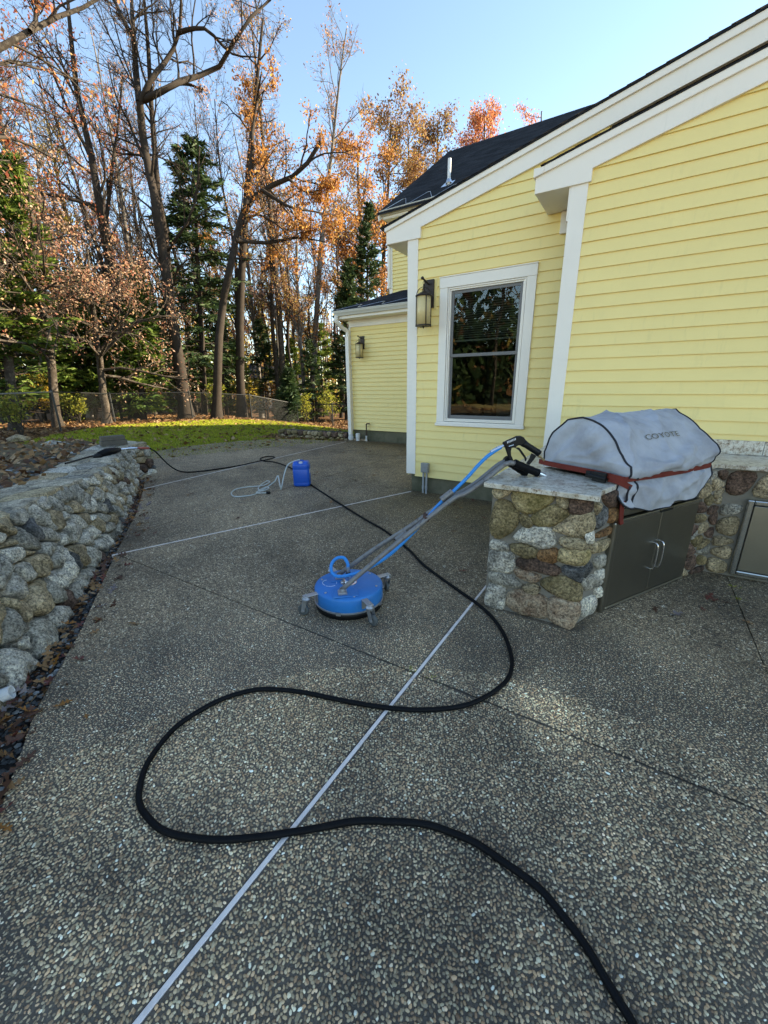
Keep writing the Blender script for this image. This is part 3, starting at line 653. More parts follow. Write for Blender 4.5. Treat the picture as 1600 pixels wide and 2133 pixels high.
o = link('shingles', courses(lambda u, s, h: (s, u, topR(s) - 0.008 + h * 0.6), YR - 0.076, YA - 0.01, -1.13, 1.5, 0.14, 0.28, 0), M['shingle'], house, kind='stuff')
# --- window
tr = 0.115
win = MB()
win.box(WX0 + 0.0, WX0 + tr - 0.01, YA - 0.034, YA - 0.0, WZ0 + 0.05, WZ1 - tr)
win.box(WX1 - tr + 0.01, WX1, YA - 0.034, YA, WZ0 + 0.05, WZ1 - tr)
win.box(WX0 - 0.004, WX1 + 0.004, YA - 0.038, YA, WZ1 - tr, WZ1)
win.box(WX0 - 0.008, WX1 + 0.008, YA - 0.045, YA, WZ1 + 0.001, WZ1 + 0.014)
win.box(WX0 - 0.012, WX1 + 0.012, YA - 0.055, YA, WZ0 - 0.005, WZ0 + 0.030)
win.box(WX0 - 0.004, WX1 + 0.004, YA - 0.040, YA, WZ0 + 0.030, WZ0 + 0.049)
window = win.build('window', M['white'], house, bevel=0.004, at=(-1.8, YA, 1.0))
ix0, ix1, iz0, iz1 = WX0 + tr - 0.005, WX1 - tr + 0.005, WZ0 + 0.055, WZ1 - tr - 0.002
for d, e, yy in ((0.0, 0.018, 0.026), (0.018, 0.034, 0.014)):
    fr = MB(); a, b, c_, d_ = ix0 + d, ix1 - d, iz0 + d, iz1 - d
    fr.box(a, a + 0.017, YA - yy, YA + 0.03, c_, d_).box(b - 0.017, b, YA - yy, YA + 0.03, c_, d_).box(a + 0.017, b - 0.017, YA - yy, YA + 0.03, d_ - 0.017, d_).box(a + 0.017, b - 0.017, YA - yy, YA + 0.03, c_, c_ + 0.017)
    fr.build('casing', M['white'], window, bevel=0.003)
sx0, sx1, sz0, sz1 = ix0 + 0.037, ix1 - 0.037, iz0 + 0.037, iz1 - 0.037; zm = 1.845
for (za, zb, yy) in ((zm - 0.005, sz1, YA + 0.006), (sz0, zm + 0.030, YA + 0.022)):
    t = 0.033; s = MB(); bt = 0.055 if za == sz0 else 0.05
    s.box(sx0, sx0 + t, yy, yy + 0.015, za, zb).box(sx1 - t, sx1, yy, yy + 0.015, za, zb).box(sx0 + t, sx1 - t, yy, yy + 0.015, zb - t, zb).box(sx0 + t, sx1 - t, yy, yy + 0.015, za, za + bt - 0.012)
    s.build('sash', M['sash'], window, bevel=0.003)
    MB().box(sx0 + t, sx1 - t, yy + 0.006, yy + 0.010, za + bt - 0.012, zb - t).build('pane', M['glass'], window)
bl = MB()
for k in range(20):
    z = sz1 - 0.04 - k * 0.026; bl.add([(sx0 + 0.03, YA + 0.10, z), (sx1 - 0.03, YA + 0.10, z), (sx1 - 0.03, YA + 0.118, z + 0.012), (sx0 + 0.03, YA + 0.118, z + 0.012)], [(0, 1, 2, 3)])
bl.box(sx0 + 0.02, sx1 - 0.02, YA + 0.09, YA + 0.12, sz1 - 0.575, sz1 - 0.555).build('blind', M['blind'], window)
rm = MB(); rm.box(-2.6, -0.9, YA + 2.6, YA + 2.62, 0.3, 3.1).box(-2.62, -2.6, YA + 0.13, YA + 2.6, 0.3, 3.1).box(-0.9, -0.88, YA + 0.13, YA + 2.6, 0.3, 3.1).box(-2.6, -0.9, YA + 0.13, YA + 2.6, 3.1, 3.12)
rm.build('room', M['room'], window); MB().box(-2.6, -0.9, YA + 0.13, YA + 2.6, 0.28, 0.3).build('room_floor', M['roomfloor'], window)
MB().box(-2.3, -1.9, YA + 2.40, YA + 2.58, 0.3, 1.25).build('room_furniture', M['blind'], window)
# --- far low wing
YW = 9.60
wallbox(-7.08, -2.7, YW, 12.8, 0.28, 3.25); wallbox(-7.06, -2.7, YW + 0.02, YW + 0.25, -0.3, 0.285, 'foundation', 'foundation')
claps(YW, 0.30, 3.02, lambda z: -7.05, lambda z: -2.85, exposure=0.1085, lip=0.034)
MB().box(-7.10, -7.045, YW - 0.04, YW + 0.12, 0.29, 3.0).build('corner_board', M['white'], house)
MB().box(-7.10, -2.84, YW - 0.04, YW, 3.005, 3.175).build('frieze_board', M['white'], house, bevel=0.003)
MB().box(-7.25, -2.84, YW - 0.36, YW - 0.0, 3.175, 3.195).build('soffit', M['white'], house)
MB().box(-7.25, -2.84, YW - 0.375, YW - 0.36, 3.18, 3.35).build('eave_fascia', M['white'], house)
def gutter(x0, x1, y, z0, z1, m='gutter'):
    h = z1 - z0; prof = [(0, h), (0, 0), (-0.06, 0), (-0.075, h * 0.28), (-0.105, h * 0.62), (-0.11, h * 0.86), (-0.122, h * 0.88), (-0.122, h), (-0.112, h), (-0.10, h * 0.6), (-0.055, 0.012), (-0.008, 0.012), (-0.008, h)]
    return MB().prism([(y + a, z0 + b) for a, b in prof], x0, x1, 'x').build('gutter', M[m], house)
gutter(-7.25, -2.85, YW - 0.376, 3.245, 3.36)
wz = lambda y: 3.365 + (y - 9.13) * (4.46 - 3.365) / (12.8 - 9.13)
MB().prism([(9.13, wz(9.13) - 0.03), (12.8, wz(12.8) - 0.03), (12.8, wz(12.8)), (9.13, wz(9.13))], -7.30, -2.70, 'x').build('roof', M['shingle'], house)
link('shingles', courses(lambda u, s, h: (u, s, wz(s) + h), -7.31, -2.85, 9.12, 12.8, 0.14, 0.30, 0), M['shingle'], house, kind='stuff')
MB().prism([(9.6, 3.2), (12.8, 3.2), (12.8, 4.44), (9.6, wz(9.6) - 0.03)], -7.08, -6.9, 'x').build('side_wall', M['yellow'], house)
# downspout with elbow and white pvc boot
dsx = -7.10
mb = MB(); mb.tube(spline([(-7.20, YW - 0.43, 3.25), (-7.20, YW - 0.43, 3.12), (-7.16, YW - 0.22, 2.98), (dsx + 0.0, YW - 0.10, 2.90), (dsx, YW - 0.10, 2.75)], 5), 0.055, 10)
mb.box(dsx - 0.055, dsx + 0.055, YW - 0.145, YW - 0.06, 0.16, 2.78)
ds = mb.build('downspout', M['white'], house, bevel=0.004)
mb = MB(); mb.lathe((dsx, YW - 0.10, -0.08), [(0.062, 0), (0.062, 0.10), (0.078, 0.105), (0.078, 0.17), (0.07, 0.18), (0.07, 0.25), (0.055, 0.25)], 18); mb.build('pipe_boot', M['pvc'], ds, smooth=False)
# --- tall main block
YU = 12.80
EZ, EY, RS = 6.60, 12.32, 0.68
uz = lambda y: EZ + (y - EY) * RS
RY = 17.4
wallbox(-7.72, 8.0, YU, 17.9, -0.3, 6.6)  # unseen rear of walls and roof cut short so sun reaches the lawn
claps(YU, 4.30, 6.45, lambda z: -7.63, lambda z: -5.6, exposure=0.1105, lip=0.036)
MB().box(-7.74, -7.625, YU - 0.042, YU + 0.1, 4.3, 6.42).build('corner_board', M['white'], house)
MB().box(-7.76, -7.685, YU - 0.13, YU - 0.045, 4.55, 6.5).build('downspout', M['white'], house, bevel=0.004)
MB().box(-7.75, 8.0, YU - 0.40, YU, 6.40, 6.42).build('soffit', M['white'], house)
MB().box(-7.75, 8.0, YU - 0.415, YU - 0.40, 6.42, 6.60).build('eave_fascia', M['white'], house)
MB().box(-7.70, 8.0, YU - 0.03, YU, 6.2, 6.40).build('frieze_board', M['white'], house)
gutter(-7.80, -3.0, YU - 0.416, 6.47, 6.60)
MB().prism([(EY - 0.08, uz(EY - 0.08) - 0.05), (RY, uz(RY) - 0.05), (18.1, uz(RY) - (18.1 - RY) * RS - 0.05), (18.1, uz(RY) - (18.1 - RY) * RS), (RY, uz(RY)), (EY - 0.08, uz(EY - 0.08))], -7.85, 8.2, 'x').build('roof', M['shingle'], house)
MB().prism([(12.8, 6.5), (RY, uz(RY) - 0.1), (17.9, uz(RY) - 0.55), (17.9, 6.5)], -7.72, -7.6, 'x').build('gable_wall', M['yellow'], house)
MB().prism([(12.8, 6.5), (RY, uz(RY) - 0.1), (17.9, uz(RY) - 0.55), (17.9, 6.5)], 7.8, 7.95, 'x').build('gable_wall', M['yellow'], house)
for ya, yb in ((EY - 0.06, RY),):
    MB().prism([(ya, uz(EY - 0.06) - 0.22), (ya, uz(EY - 0.06) - 0.03), (yb, uz(RY) - 0.03), (yb, uz(RY) - 0.22)], -7.83, -7.79, 'x').build('rake_board', M['white'], house)
link('shingles', courses(lambda u, s, h: (u, EY + (s) / math.hypot(1, RS), EZ + s / math.hypot(1, RS) * RS + h), -7.87, 0.5, -0.10, 6.1, 0.15, 0.33, 0), M['shingle'], house, kind='stuff')
# roof vent pipe on the slope, and the pipe standing at the far corner
rp = ray(935, 383); t = (EZ + (CAM[1] - EY) * RS - CAM[2]) / (rp[2] - RS * rp[1]); vp = CAM + rp * t
mb = MB(); mb.tube([vp - (0, 0, 0.05), vp + (0, 0, 0.62)], 0.05, 14); vt = mb.build('vent_pipe', M['pvc'], house)
n_ = np.array([0, -RS, 1]) / math.hypot(1, RS); s_ = np.array([0, 1, RS]) / math.hypot(1, RS)
MB().obox(vp + n_ * 0.014 - s_ * 0.05, (1, 0, 0), s_, n_, 0.16, 0.2, 0.006).lathe(vp + (0, 0, 0.02), [(0.10, 0), (0.06, 0.10)], 14).build('flashing', M['chrome'], vt)
MB().tube([(-7.92, 13.3, 5.0), (-7.92, 13.3, 7.15)], 0.055, 12).box(-7.97, -7.72, 13.26, 13.34, 6.3, 6.34).build('vent_pipe', M['pvc'], house)
# heat cables zigzagging on the two eaves
for fn, x0, x1, yb, st, r in ((lambda y: uz(y) + 0.018, -7.7, -4.5, EY - 0.02, 0.42, 0.007), (lambda y: wz(y) + 0.018, -7.2, -2.9, 9.16, 0.36, 0.007)):
    pts = []; x = x0; k = 0
    while x < x1:
        ya = yb + 0.06 if k % 2 == 0 else yb + 0.62
        pts += [(x - 0.05, ya, fn(ya)), (x + 0.05, ya, fn(ya))]; x += st; k += 1
    MB().tube(pts, r, 5).build('heat_cable', M['zinc'], house)

# ------------------------------------------------------------------ stones
def cells(u0, u1, v0, v1, su, sv, seed, relax=2, mixed=0.45):
    """irregular cells over a rectangle, as 2-D outlines"""
    r = np.random.default_rng(seed); nu, nv = max(1, round((u1 - u0) / su)), max(1, round((v1 - v0) / sv)); pts = []
    for j in range(nv):
        for i in range(nu):
            pts.append((u0 + (i + 0.5 + 0.5 * (j % 2) - 0.25 + r.uniform(-mixed, mixed)) * (u1 - u0) / nu, v0 + (j + 0.5 + r.uniform(-mixed, mixed) * 0.8) * (v1 - v0) / nv))
            if r.random() < 0.16: pts.append((pts[-1][0] + r.uniform(-.5, .5) * su, pts[-1][1] + r.uniform(-.5, .5) * sv))
    pts = np.array(pts); asp = su / sv; W = r.uniform(-0.12, 0.12, len(pts)) * sv * sv
    out = []
    for k, p in enumerate(pts):
        poly = [(u0, v0), (u1, v0), (u1, v1), (u0, v1)]
        for q_i, q in enumerate(pts):
            if q_i == k or abs(q[0] - p[0]) > 3 * su or abs(q[1] - p[1]) > 3 * sv: continue
            a, b = (q[0] - p[0]) / asp ** 2, q[1] - p[1]
            c = (a * (q[0] + p[0]) + b * (q[1] + p[1])) / 2 + (W[k] - W[q_i]) * 0.5
            poly = clip(poly, a, b, c)
            if len(poly) < 3: break
        if len(poly) >= 3: out.append(np.array(poly))
    return out
def stone_mesh(parent, outline, mapf, depth, mat, r, gap=0.012, back=0.07, rnd=2, name='stone', n=14, rough=0.16, flat=0.0, cut=0.2):
    c = outline.mean(0); p = outline - c; ext = max(np.ptp(p[:, 0]), np.ptp(p[:, 1]))
    if min(np.ptp(p[:, 0]), np.ptp(p[:, 1])) < 0.03: return None
    sc = np.maximum(0.4, 1 - gap * 2 / np.maximum(np.linalg.norm(p, axis=1), 0.02)); p = p * sc[:, None]
    p = chaikin(p, rnd, cut)
    L = np.concatenate([[0], np.cumsum(np.linalg.norm(np.roll(p, -1, 0) - p, axis=1))]); t = np.linspace(0, L[-1], n, endpoint=False)
    pc = np.vstack([p, p[:1]]); p = np.column_stack([np.interp(t, L, pc[:, 0]), np.interp(t, L, pc[:, 1])])
    ph = r.uniform(0, 6.3, 6); tilt = r.uniform(-0.35, 0.35, 2) * depth / max(ext, 0.05)
    def bumpf(q): return 1 + rough * (np.sin(q[:, 0] * 23 + ph[0]) * np.cos(q[:, 1] * 19 + ph[1]) + 0.6 * np.sin(q[:, 0] * 51 + ph[2]) * np.sin(q[:, 1] * 47 + ph[3]))
    rings = [(1.0, -back, 0), (1.02, -back * 0.35, 0), (1.0, depth * 0.30, 1), (0.90, depth * 0.72, 1), (0.66, depth * 0.95, 1), (0.34, depth * 1.02, 1)]
    V = []
    for s, d, bb in rings:
        q = p * s * (1 + 0.03 * r.normal(size=(n, 1)) * (s < 1)); dd = np.full(n, d)
        if bb: dd = d * bumpf(q) + (q @ tilt) * min(1, d / depth + flat)
        V += [mapf(c[0] + a[0], c[1] + a[1], x) for a, x in zip(q, dd)]
    q = np.zeros((1, 2)); V.append(mapf(c[0], c[1], depth * 1.03 * bumpf(q)[0]))
    F = []; R = len(rings)
    for i in range(R - 1):
        for j in range(n): F.append((i * n + j, i * n + (j + 1) % n, (i + 1) * n + (j + 1) % n, (i + 1) * n + j))
    for j in range(n): F.append(((R - 1) * n + j, (R - 1) * n + (j + 1) % n, R * n))
    mb = MB().add(V, F); return mb.build(name, mat, parent, smooth=True, at=mapf(c[0], c[1], 0))

# ------------------------------------------------------------------ dry stone wall along the left of the patio
BASE = spline([(-1.55, -0.45), (-2.05, 0.0), (-2.58, 0.40), (-3.15, 0.86), (-4.05, 1.47), (-4.80, 2.02), (-5.37, 2.36), (-6.57, 3.10), (-7.15, 3.46), (-7.42, 3.72), (-7.55, 4.02)], 10)
BL = np.concatenate([[0], np.cumsum(np.linalg.norm(np.diff(BASE, axis=0), axis=1))]); BLEN = BL[-1]
def bpt(u):
    x = np.interp(u, BL, BASE[:, 0]); y = np.interp(u, BL, BASE[:, 1]); e = 0.12
    a = np.array([np.interp(u + e, BL, BASE[:, 0]) - np.interp(u - e, BL, BASE[:, 0]), np.interp(u + e, BL, BASE[:, 1]) - np.interp(u - e, BL, BASE[:, 1])])
    a /= np.linalg.norm(a) + 1e-9
    return np.array([x, y]), np.array([a[1], -a[0]]) * -1 if False else np.array([a[1], -a[0]])
def wtop(u): return 0.74 - 0.17 * sstep(1.2, 5.5, u)
def wnorm(u):
    p, nrm = bpt(u)
    return p, nrm       # normal towards the patio
def wmap(u, v, d):      # u along, v 0..1 of the height
    p, nr = wnorm(u); h = wtop(u); set_back = (0.24 - 0.13 * sstep(2, 6.5, u)) * v
    q = p + nr * (d - set_back); return np.array([q[0], q[1], -0.05 + v * (h + 0.05)])
def wmapm(u, v, d): return wmap(u, v / 0.78, d * (1.0 if v < 0.70 else 0.75))
wall = thing('stone_wall', 'dry stacked fieldstone retaining wall curving along the left patio edge', 'stone wall', (-4.8, 1.9, 0))
V = []; us = np.linspace(0, BLEN, 60)
for u in us: V += [wmap(u, 0, -0.10), wmap(u, 1, -0.10)]
MB().add(V, [(2 * i, 2 * i + 2, 2 * i + 3, 2 * i + 1) for i in range(59)]).build('wall_core', M['wallcore'], wall)
r = np.random.default_rng(21)
# make sure normals of the base curve point to the patio side
kinds = ['grey'] * 9 + ['pale'] * 4 + ['tan'] * 3 + ['brown', 'blue']
for c in cells(0, BLEN, 0.0, 0.78, 0.20, 0.172, 4, mixed=0.60):
    small = np.ptp(c[:, 0]) * np.ptp(c[:, 1])
    stone_mesh(wall, c, wmapm, 0.032 + 0.10 * math.sqrt(max(small, 0.005)), ST[kinds[r.integers(len(kinds))]], r, gap=0.008, back=0.14, n=16, rough=0.32, cut=0.12)
# cap stones, nearly flush with each other
def cmap(u, w, d):
    p, nr = wnorm(u); h = wtop(u); sb = 0.24 - 0.13 * sstep(2, 6.5, u); q = p - nr * (sb + w - 0.03)
    return np.array([q[0], q[1], h - 0.004 + d + 0.008 * math.sin(u * 2.3 + w * 4)])
V = []
for u in us: V += [cmap(u, 0.03, -0.012), cmap(u, 0.60, -0.012), cmap(u, 0.60, -0.5)]
MB().add(V, [(3 * i + k, 3 * i + k + 1, 3 * i + k + 4, 3 * i + k + 3) for i in range(59) for k in (0, 1)]).build('cap_mortar', M['captop'], wall, smooth=True)
for c in cells(0, BLEN, 0.0, 0.58, 0.52, 0.29, 9, mixed=0.4):
    stone_mesh(wall, c, cmap, 0.010, ST[['tan', 'pale', 'tan', 'grey'][r.integers(4)]] if r.random() < 0.3 else M['captop'], r, gap=0.003, back=0.05, n=16, rough=0.4, name='cap_stone', cut=0.12)
# raised bed of soil behind the wall
bed = []
nb = 22
for i, u in enumerate(np.linspace(0, BLEN, 40)):
    p, nr = wnorm(u); h = wtop(u); row = []
    for k in range(nb):
        w = 0.55 + 9.0 * (k / (nb - 1)) ** 1.6; q = p - nr * w
        row.append((q[0], q[1], h - 0.05 - 0.02 * k / nb + 0.05 * math.sin(q[0] * 1.3 + q[1] * 2.1) * sstep(0.7, 2, w) + 0.025 * math.sin(q[0] * 6 + q[1] * 5) - sstep(6.5, 9.5, w) * 0.3))
    bed.append(row)
# far end of the bed slopes down to the lawn
V = [v for row in bed for v in row]; F = [(i * nb + k, i * nb + k + 1, (i + 1) * nb + k + 1, (i + 1) * nb + k) for i in range(39) for k in range(nb - 1)]
ex = []
p_, n_w = wnorm(BLEN)
for k in range(nb):
    x, y, z = bed[-1][k]; ex.append((x - 0.35, y + 0.55, ground_z(x, y) - 0.05))
V += ex; F += [(39 * nb + k, 39 * nb + k + 1, 40 * nb + k + 1, 40 * nb + k) for k in range(nb - 1)]
structure(MB().add(V, F).build('garden_bed', M['soil'], None, smooth=True))
# bits of rock and stone chips on the bed
V = []; F = []
def chunk(V, F, c, s, r, squash=0.6):
    k = len(V); b = np.array([(1, 0, 0), (0, 1, 0), (-1, 0, 0), (0, -1, 0), (0, 0, 1), (0.7, 0.7, 0.5), (-0.7, 0.6, 0.5), (-0.6, -0.7, 0.5), (0.7, -0.7, 0.5)], float)
    b = b * r.uniform(0.7, 1.25, b.shape) * (s, s * r.uniform(0.6, 1), s * squash); a = r.uniform(0, 6.3)
    x = b[:, 0] * math.cos(a) - b[:, 1] * math.sin(a); y = b[:, 0] * math.sin(a) + b[:, 1] * math.cos(a)
    V += [tuple(q) for q in np.column_stack([x + c[0], y + c[1], b[:, 2] + c[2]])]
    F += [tuple(i + k for i in q) for q in ((0, 5, 8), (0, 1, 5), (1, 6, 5), (1, 2, 6), (2, 7, 6), (2, 3, 7), (3, 8, 7), (3, 0, 8), (4, 8, 5), (4, 5, 6), (4, 6, 7), (4, 7, 8))]
r = np.random.default_rng(8)
for _ in range(420):
    u = r.uniform(0.5, BLEN); w = 0.60 + abs(r.normal(0, 0.55)); p, nr = wnorm(u); q = p - nr * w
    chunk(V, F, (q[0], q[1], wtop(u) - 0.05 + 0.05 * math.sin(q[0] * 1.3 + q[1] * 2.1) * sstep(0.7, 2, w)), r.uniform(0.012, 0.05), r)
o = MB().add(V, F).build('stone_chips', M['gravel'], None, kind='stuff'); tag(o, 'loose pale stone chips scattered over the bare garden bed', 'stone chips')
for (px, py, z, s, lab, kd) in ((107, 926, 0.52, 0.30, 'flat grey slab of rock at the far edge of the garden bed', 'grey'), (127, 931, 0.53, 0.16, 'blue grey rock on the far edge of the garden bed, beside the flat slab', 'blue'),
                               (152, 932, 0.52, 0.20, 'low tan rock on the far edge of the garden bed, nearest the wall end', 'tan'), (37, 911, 0.40, 0.30, 'pale tan rock at the far left edge of the garden bed', 'tan')):
    p = onz(px, py, z); V, F = [], []; chunk(V, F, (p[0], p[1], z - 0.06), s, np.random.default_rng(px), 0.45)
    o = MB().add(V, F).build('rock', ST[kd], None, at=p, bevel=0.02); tag(o, lab, 'rock')
# gravel along the wall foot
V = []; F = []
for _ in range(5200):
    u = r.uniform(0, BLEN - 0.3); p, nr = wnorm(u); q = p + nr * r.uniform(-0.06, 0.36)
    if inpoly([q + nr * 0.01], PATIO)[0]: continue
    chunk(V, F, (q[0], q[1], -0.055 + r.uniform(0, 0.02)), r.uniform(0.006, 0.02), r, 0.8)
o = MB().add(V, F).build('gravel', M['gravel'], None, kind='stuff'); tag(o, 'grey gravel in the gap between the stone wall and patio', 'gravel')
V = []
for u in us:
    p, nr = wnorm(u); a = p - nr * 0.25; b = p + nr * 0.7; V += [(a[0], a[1], -0.03), (b[0], b[1], -0.07)]
structure(MB().add(V, [(2 * i, 2 * i + 2, 2 * i + 3, 2 * i + 1) for i in range(59)]).build('gravel_bed', M['wallcore'], None))
# low mossy border wall at the far patio edge
border = thing('border_wall', 'low mossy stone border wall at the far patio edge by the downspout', 'stone wall', (-8.4, 9.3, -0.05))
BA, BB = np.array([-9.75, 9.20]), np.array([-7.18, 9.42]); bd = (BB - BA) / np.linalg.norm(BB - BA); bn = np.array([bd[1], -bd[0]]); bl_ = np.linalg.norm(BB - BA)
def bmap(u, v, d): q = BA + bd * u + bn * d; return np.array([q[0], q[1], -0.08 + v])
MB().obox(((BA + BB) / 2)[0:1].tolist() + [((BA + BB) / 2 - bn * 0.17)[1], 0.06], (bd[0], bd[1], 0), (bn[0], bn[1], 0), (0, 0, 1), bl_ / 2, 0.14, 0.145).build('wall_core', M['wallcore'], border)
r = np.random.default_rng(5)
for c in cells(0, bl_, 0, 0.30, 0.19, 0.15, 31): stone_mesh(border, c, bmap, 0.05, ST[['olive', 'brown', 'brown', 'olive', 'tan'][r.integers(5)]], r, gap=0.004, back=0.05, n=10)

# ------------------------------------------------------------------ outdoor kitchen
DD = np.array([0.49, 0.87, 0]); DD /= np.linalg.norm(DD); NN = np.array([DD[1], -DD[0], 0]); GC = np.array([-0.06, 3.445, 0])   # grill axis, outward normal, slot centre
def G(s, t, z): return GC + DD * s + NN * t + np.array([0, 0, z])
kit = thing('outdoor_kitchen', 'mortared fieldstone outdoor kitchen with speckled granite counter', 'outdoor kitchen', (-0.2, 3.2, 0))
YF = 2.535
g = G(-0.53, 0.285, 0); g2 = G(0.52, 0.285, 0)
core = [(-0.755, YF), (-0.195, YF), (g[0], g[1]), tuple(G(-0.53, -0.28, 0)[:2]), tuple(G(0.52, -0.28, 0)[:2]), (g2[0], g2[1]), (0.62, 3.99), (3.4, 3.99), (3.4, 4.58), (-0.755, 4.58)]
MB().prism(core, -0.05, 0.868, 'z').build('mortar_core', M['mortar'], kit)
ctop = [(-0.80, 2.475), (-0.13, 2.455), (-0.135, 2.60), (-0.055, 2.87), tuple(G(-0.5, -0.30, 0)[:2]), tuple(G(0.5, -0.30, 0)[:2]), (0.455, 3.72), (0.545, 3.945), (3.4, 3.915), (3.4, 4.575), (-0.80, 4.575)]
MB().prism(ctop, 0.870, 0.902, 'z').build('countertop', M['granite'], kit, bevel=0.004)
MB().box(-0.70, 0.90, 4.545, 4.575, 0.904, 1.022).build('backsplash', M['granite'], kit, bevel=0.003); MB().box(0.903, 3.4, 4.545, 4.575, 0.904, 1.022).build('backsplash', M['granite'], kit, bevel=0.003)
r6 = lambda p: (1000 + p[0] / 4.847, 900 + p[1] / 4.847)
FRONT = [('tan', [(145, 575), (315, 580), (270, 630), (190, 660), (145, 620)]), ('oliveY', [(345, 590), (740, 630), (735, 690), (600, 780), (490, 815), (390, 780), (335, 670)]),
 ('tan', [(790, 640), (885, 650), (890, 740), (850, 760), (795, 720)]), ('brown', [(920, 660), (1130, 680), (1120, 790), (1040, 815), (915, 815)]),
 ('olive', [(165, 690), (290, 700), (385, 810), (380, 900), (330, 985), (190, 1075), (120, 1010), (115, 920)]), ('olive', [(400, 850), (460, 830), (530, 900), (510, 950), (440, 935)]),
 ('oliveY', [(540, 830), (740, 740), (790, 760), (885, 790), (880, 860), (720, 935), (600, 945), (530, 900)]), ('tan', [(930, 845), (1130, 805), (1145, 960), (1080, 1030), (1010, 1060), (730, 980), (770, 950)]),
 ('pale', [(440, 965), (680, 955), (730, 1020), (770, 1130), (640, 1175), (520, 1110), (350, 1080), (345, 1060)]), ('pale', [(1070, 1030), (1140, 1010), (1140, 1100), (1090, 1115)]),
 ('tan', [(820, 1060), (1000, 1065), (1090, 1110), (1070, 1170), (1020, 1195), (820, 1140)]), ('pale', [(140, 1090), (230, 1110), (285, 1150), (270, 1190), (120, 1170), (115, 1120)]),
 ('olive', [(310, 1130), (450, 1140), (580, 1190), (560, 1250), (460, 1260), (340, 1200)]), ('rust', [(600, 1200), (780, 1170), (770, 1300), (700, 1310), (590, 1270)]),
 ('oliveY', [(820, 1170), (1080, 1190), (1100, 1260), (1050, 1330), (960, 1330), (780, 1290)]), ('pale', [(120, 1180), (340, 1225), (350, 1350), (300, 1415), (100, 1380), (95, 1310)]),
 ('brown', [(380, 1265), (640, 1300), (790, 1360), (800, 1420), (740, 1440), (380, 1360)]), ('pink', [(345, 1385), (430, 1385), (610, 1445), (590, 1490), (520, 1500), (400, 1460)]),
 ('blue', [(850, 1345), (1050, 1395), (1020, 1470), (1010, 1510), (840, 1420)]), ('grey', [(95, 1395), (300, 1435), (430, 1540), (330, 1555), (110, 1510)]),
 ('tan', [(430, 1545), (560, 1530), (600, 1580), (560, 1640), (480, 1620)]), ('olive', [(640, 1490), (760, 1460), (900, 1470), (1015, 1570), (1005, 1700), (900, 1690), (700, 1600), (620, 1530)]),
 ('pale', [(100, 1515), (240, 1560), (260, 1620), (240, 1790), (70, 1740), (60, 1680)]), ('pink', [(300, 1610), (470, 1590), (640, 1660), (685, 1700), (685, 1860), (600, 1865), (350, 1800), (265, 1720)]),
 ('pink', [(700, 1660), (1000, 1720), (990, 1850), (915, 1985), (780, 1930), (690, 1870)])]
FACE = [('pale', [(1010, 1700), (1150, 1640), (1155, 1750), (1100, 1830), (1010, 1860)]), ('pale', [(1145, 1580), (1215, 1550), (1220, 1620), (1160, 1670)]), ('pale', [(1150, 1410), (1250, 1370), (1250, 1460), (1170, 1480)]),
 ('grey', [(1140, 1270), (1270, 1225), (1260, 1320), (1180, 1370), (1140, 1330)]), ('grey', [(1035, 1470), (1140, 1440), (1230, 1490), (1220, 1530), (1050, 1600), (1020, 1540)]), ('tan', [(1170, 1110), (1300, 1060), (1300, 1130), (1190, 1210), (1160, 1190)]),
 ('rust', [(1150, 1030), (1330, 935), (1320, 1020), (1160, 1070)]), ('blue', [(1150, 830), (1240, 750), (1275, 770), (1265, 900), (1145, 990)]), ('rust', [(1280, 770), (1390, 760), (1390, 880), (1280, 920)]),
 ('brown', [(1235, 590), (1390, 570), (1385, 740), (1290, 755), (1235, 690)]), ('tan', [(1155, 720), (1190, 720), (1180, 790), (1155, 850)]), ('tan', [(1110, 1120), (1155, 1110), (1155, 1200), (1110, 1220)]),
 ('blue', [(1080, 1300), (1115, 1340), (1080, 1420), (1040, 1470), (1040, 1390)])]
r = np.random.default_rng(77)
for kd, poly in FRONT:
    P = np.array([ony(*r6(p), YF)[[0, 2]] for p in poly]); P[:, 1] = np.clip(P[:, 1], -0.01, 0.866)
    stone_mesh(kit, P, lambda u, v, d: np.array([u, YF - d, v]), 0.032, ST[kd], r, gap=-0.007, back=0.03, rnd=2, n=20, rough=0.22, cut=0.16)
pc = np.array([-0.195, YF, 0]); fd = np.array([g[0], g[1], 0]) - pc; fd /= np.linalg.norm(fd); fn_ = np.array([fd[1], -fd[0], 0])
for kd, poly in FACE:
    Q = [onplane(*r6(p), pc, fn_) for p in poly]; P = np.array([((q - pc) @ fd, q[2]) for q in Q]); P[:, 1] = np.clip(P[:, 1], -0.01, 0.866)
    stone_mesh(kit, P, lambda u, v, d: pc + fd * u + fn_ * d + np.array([0, 0, v]), 0.026, ST[kd], r, gap=-0.005, back=0.03, rnd=2, n=18, rough=0.22, cut=0.16)
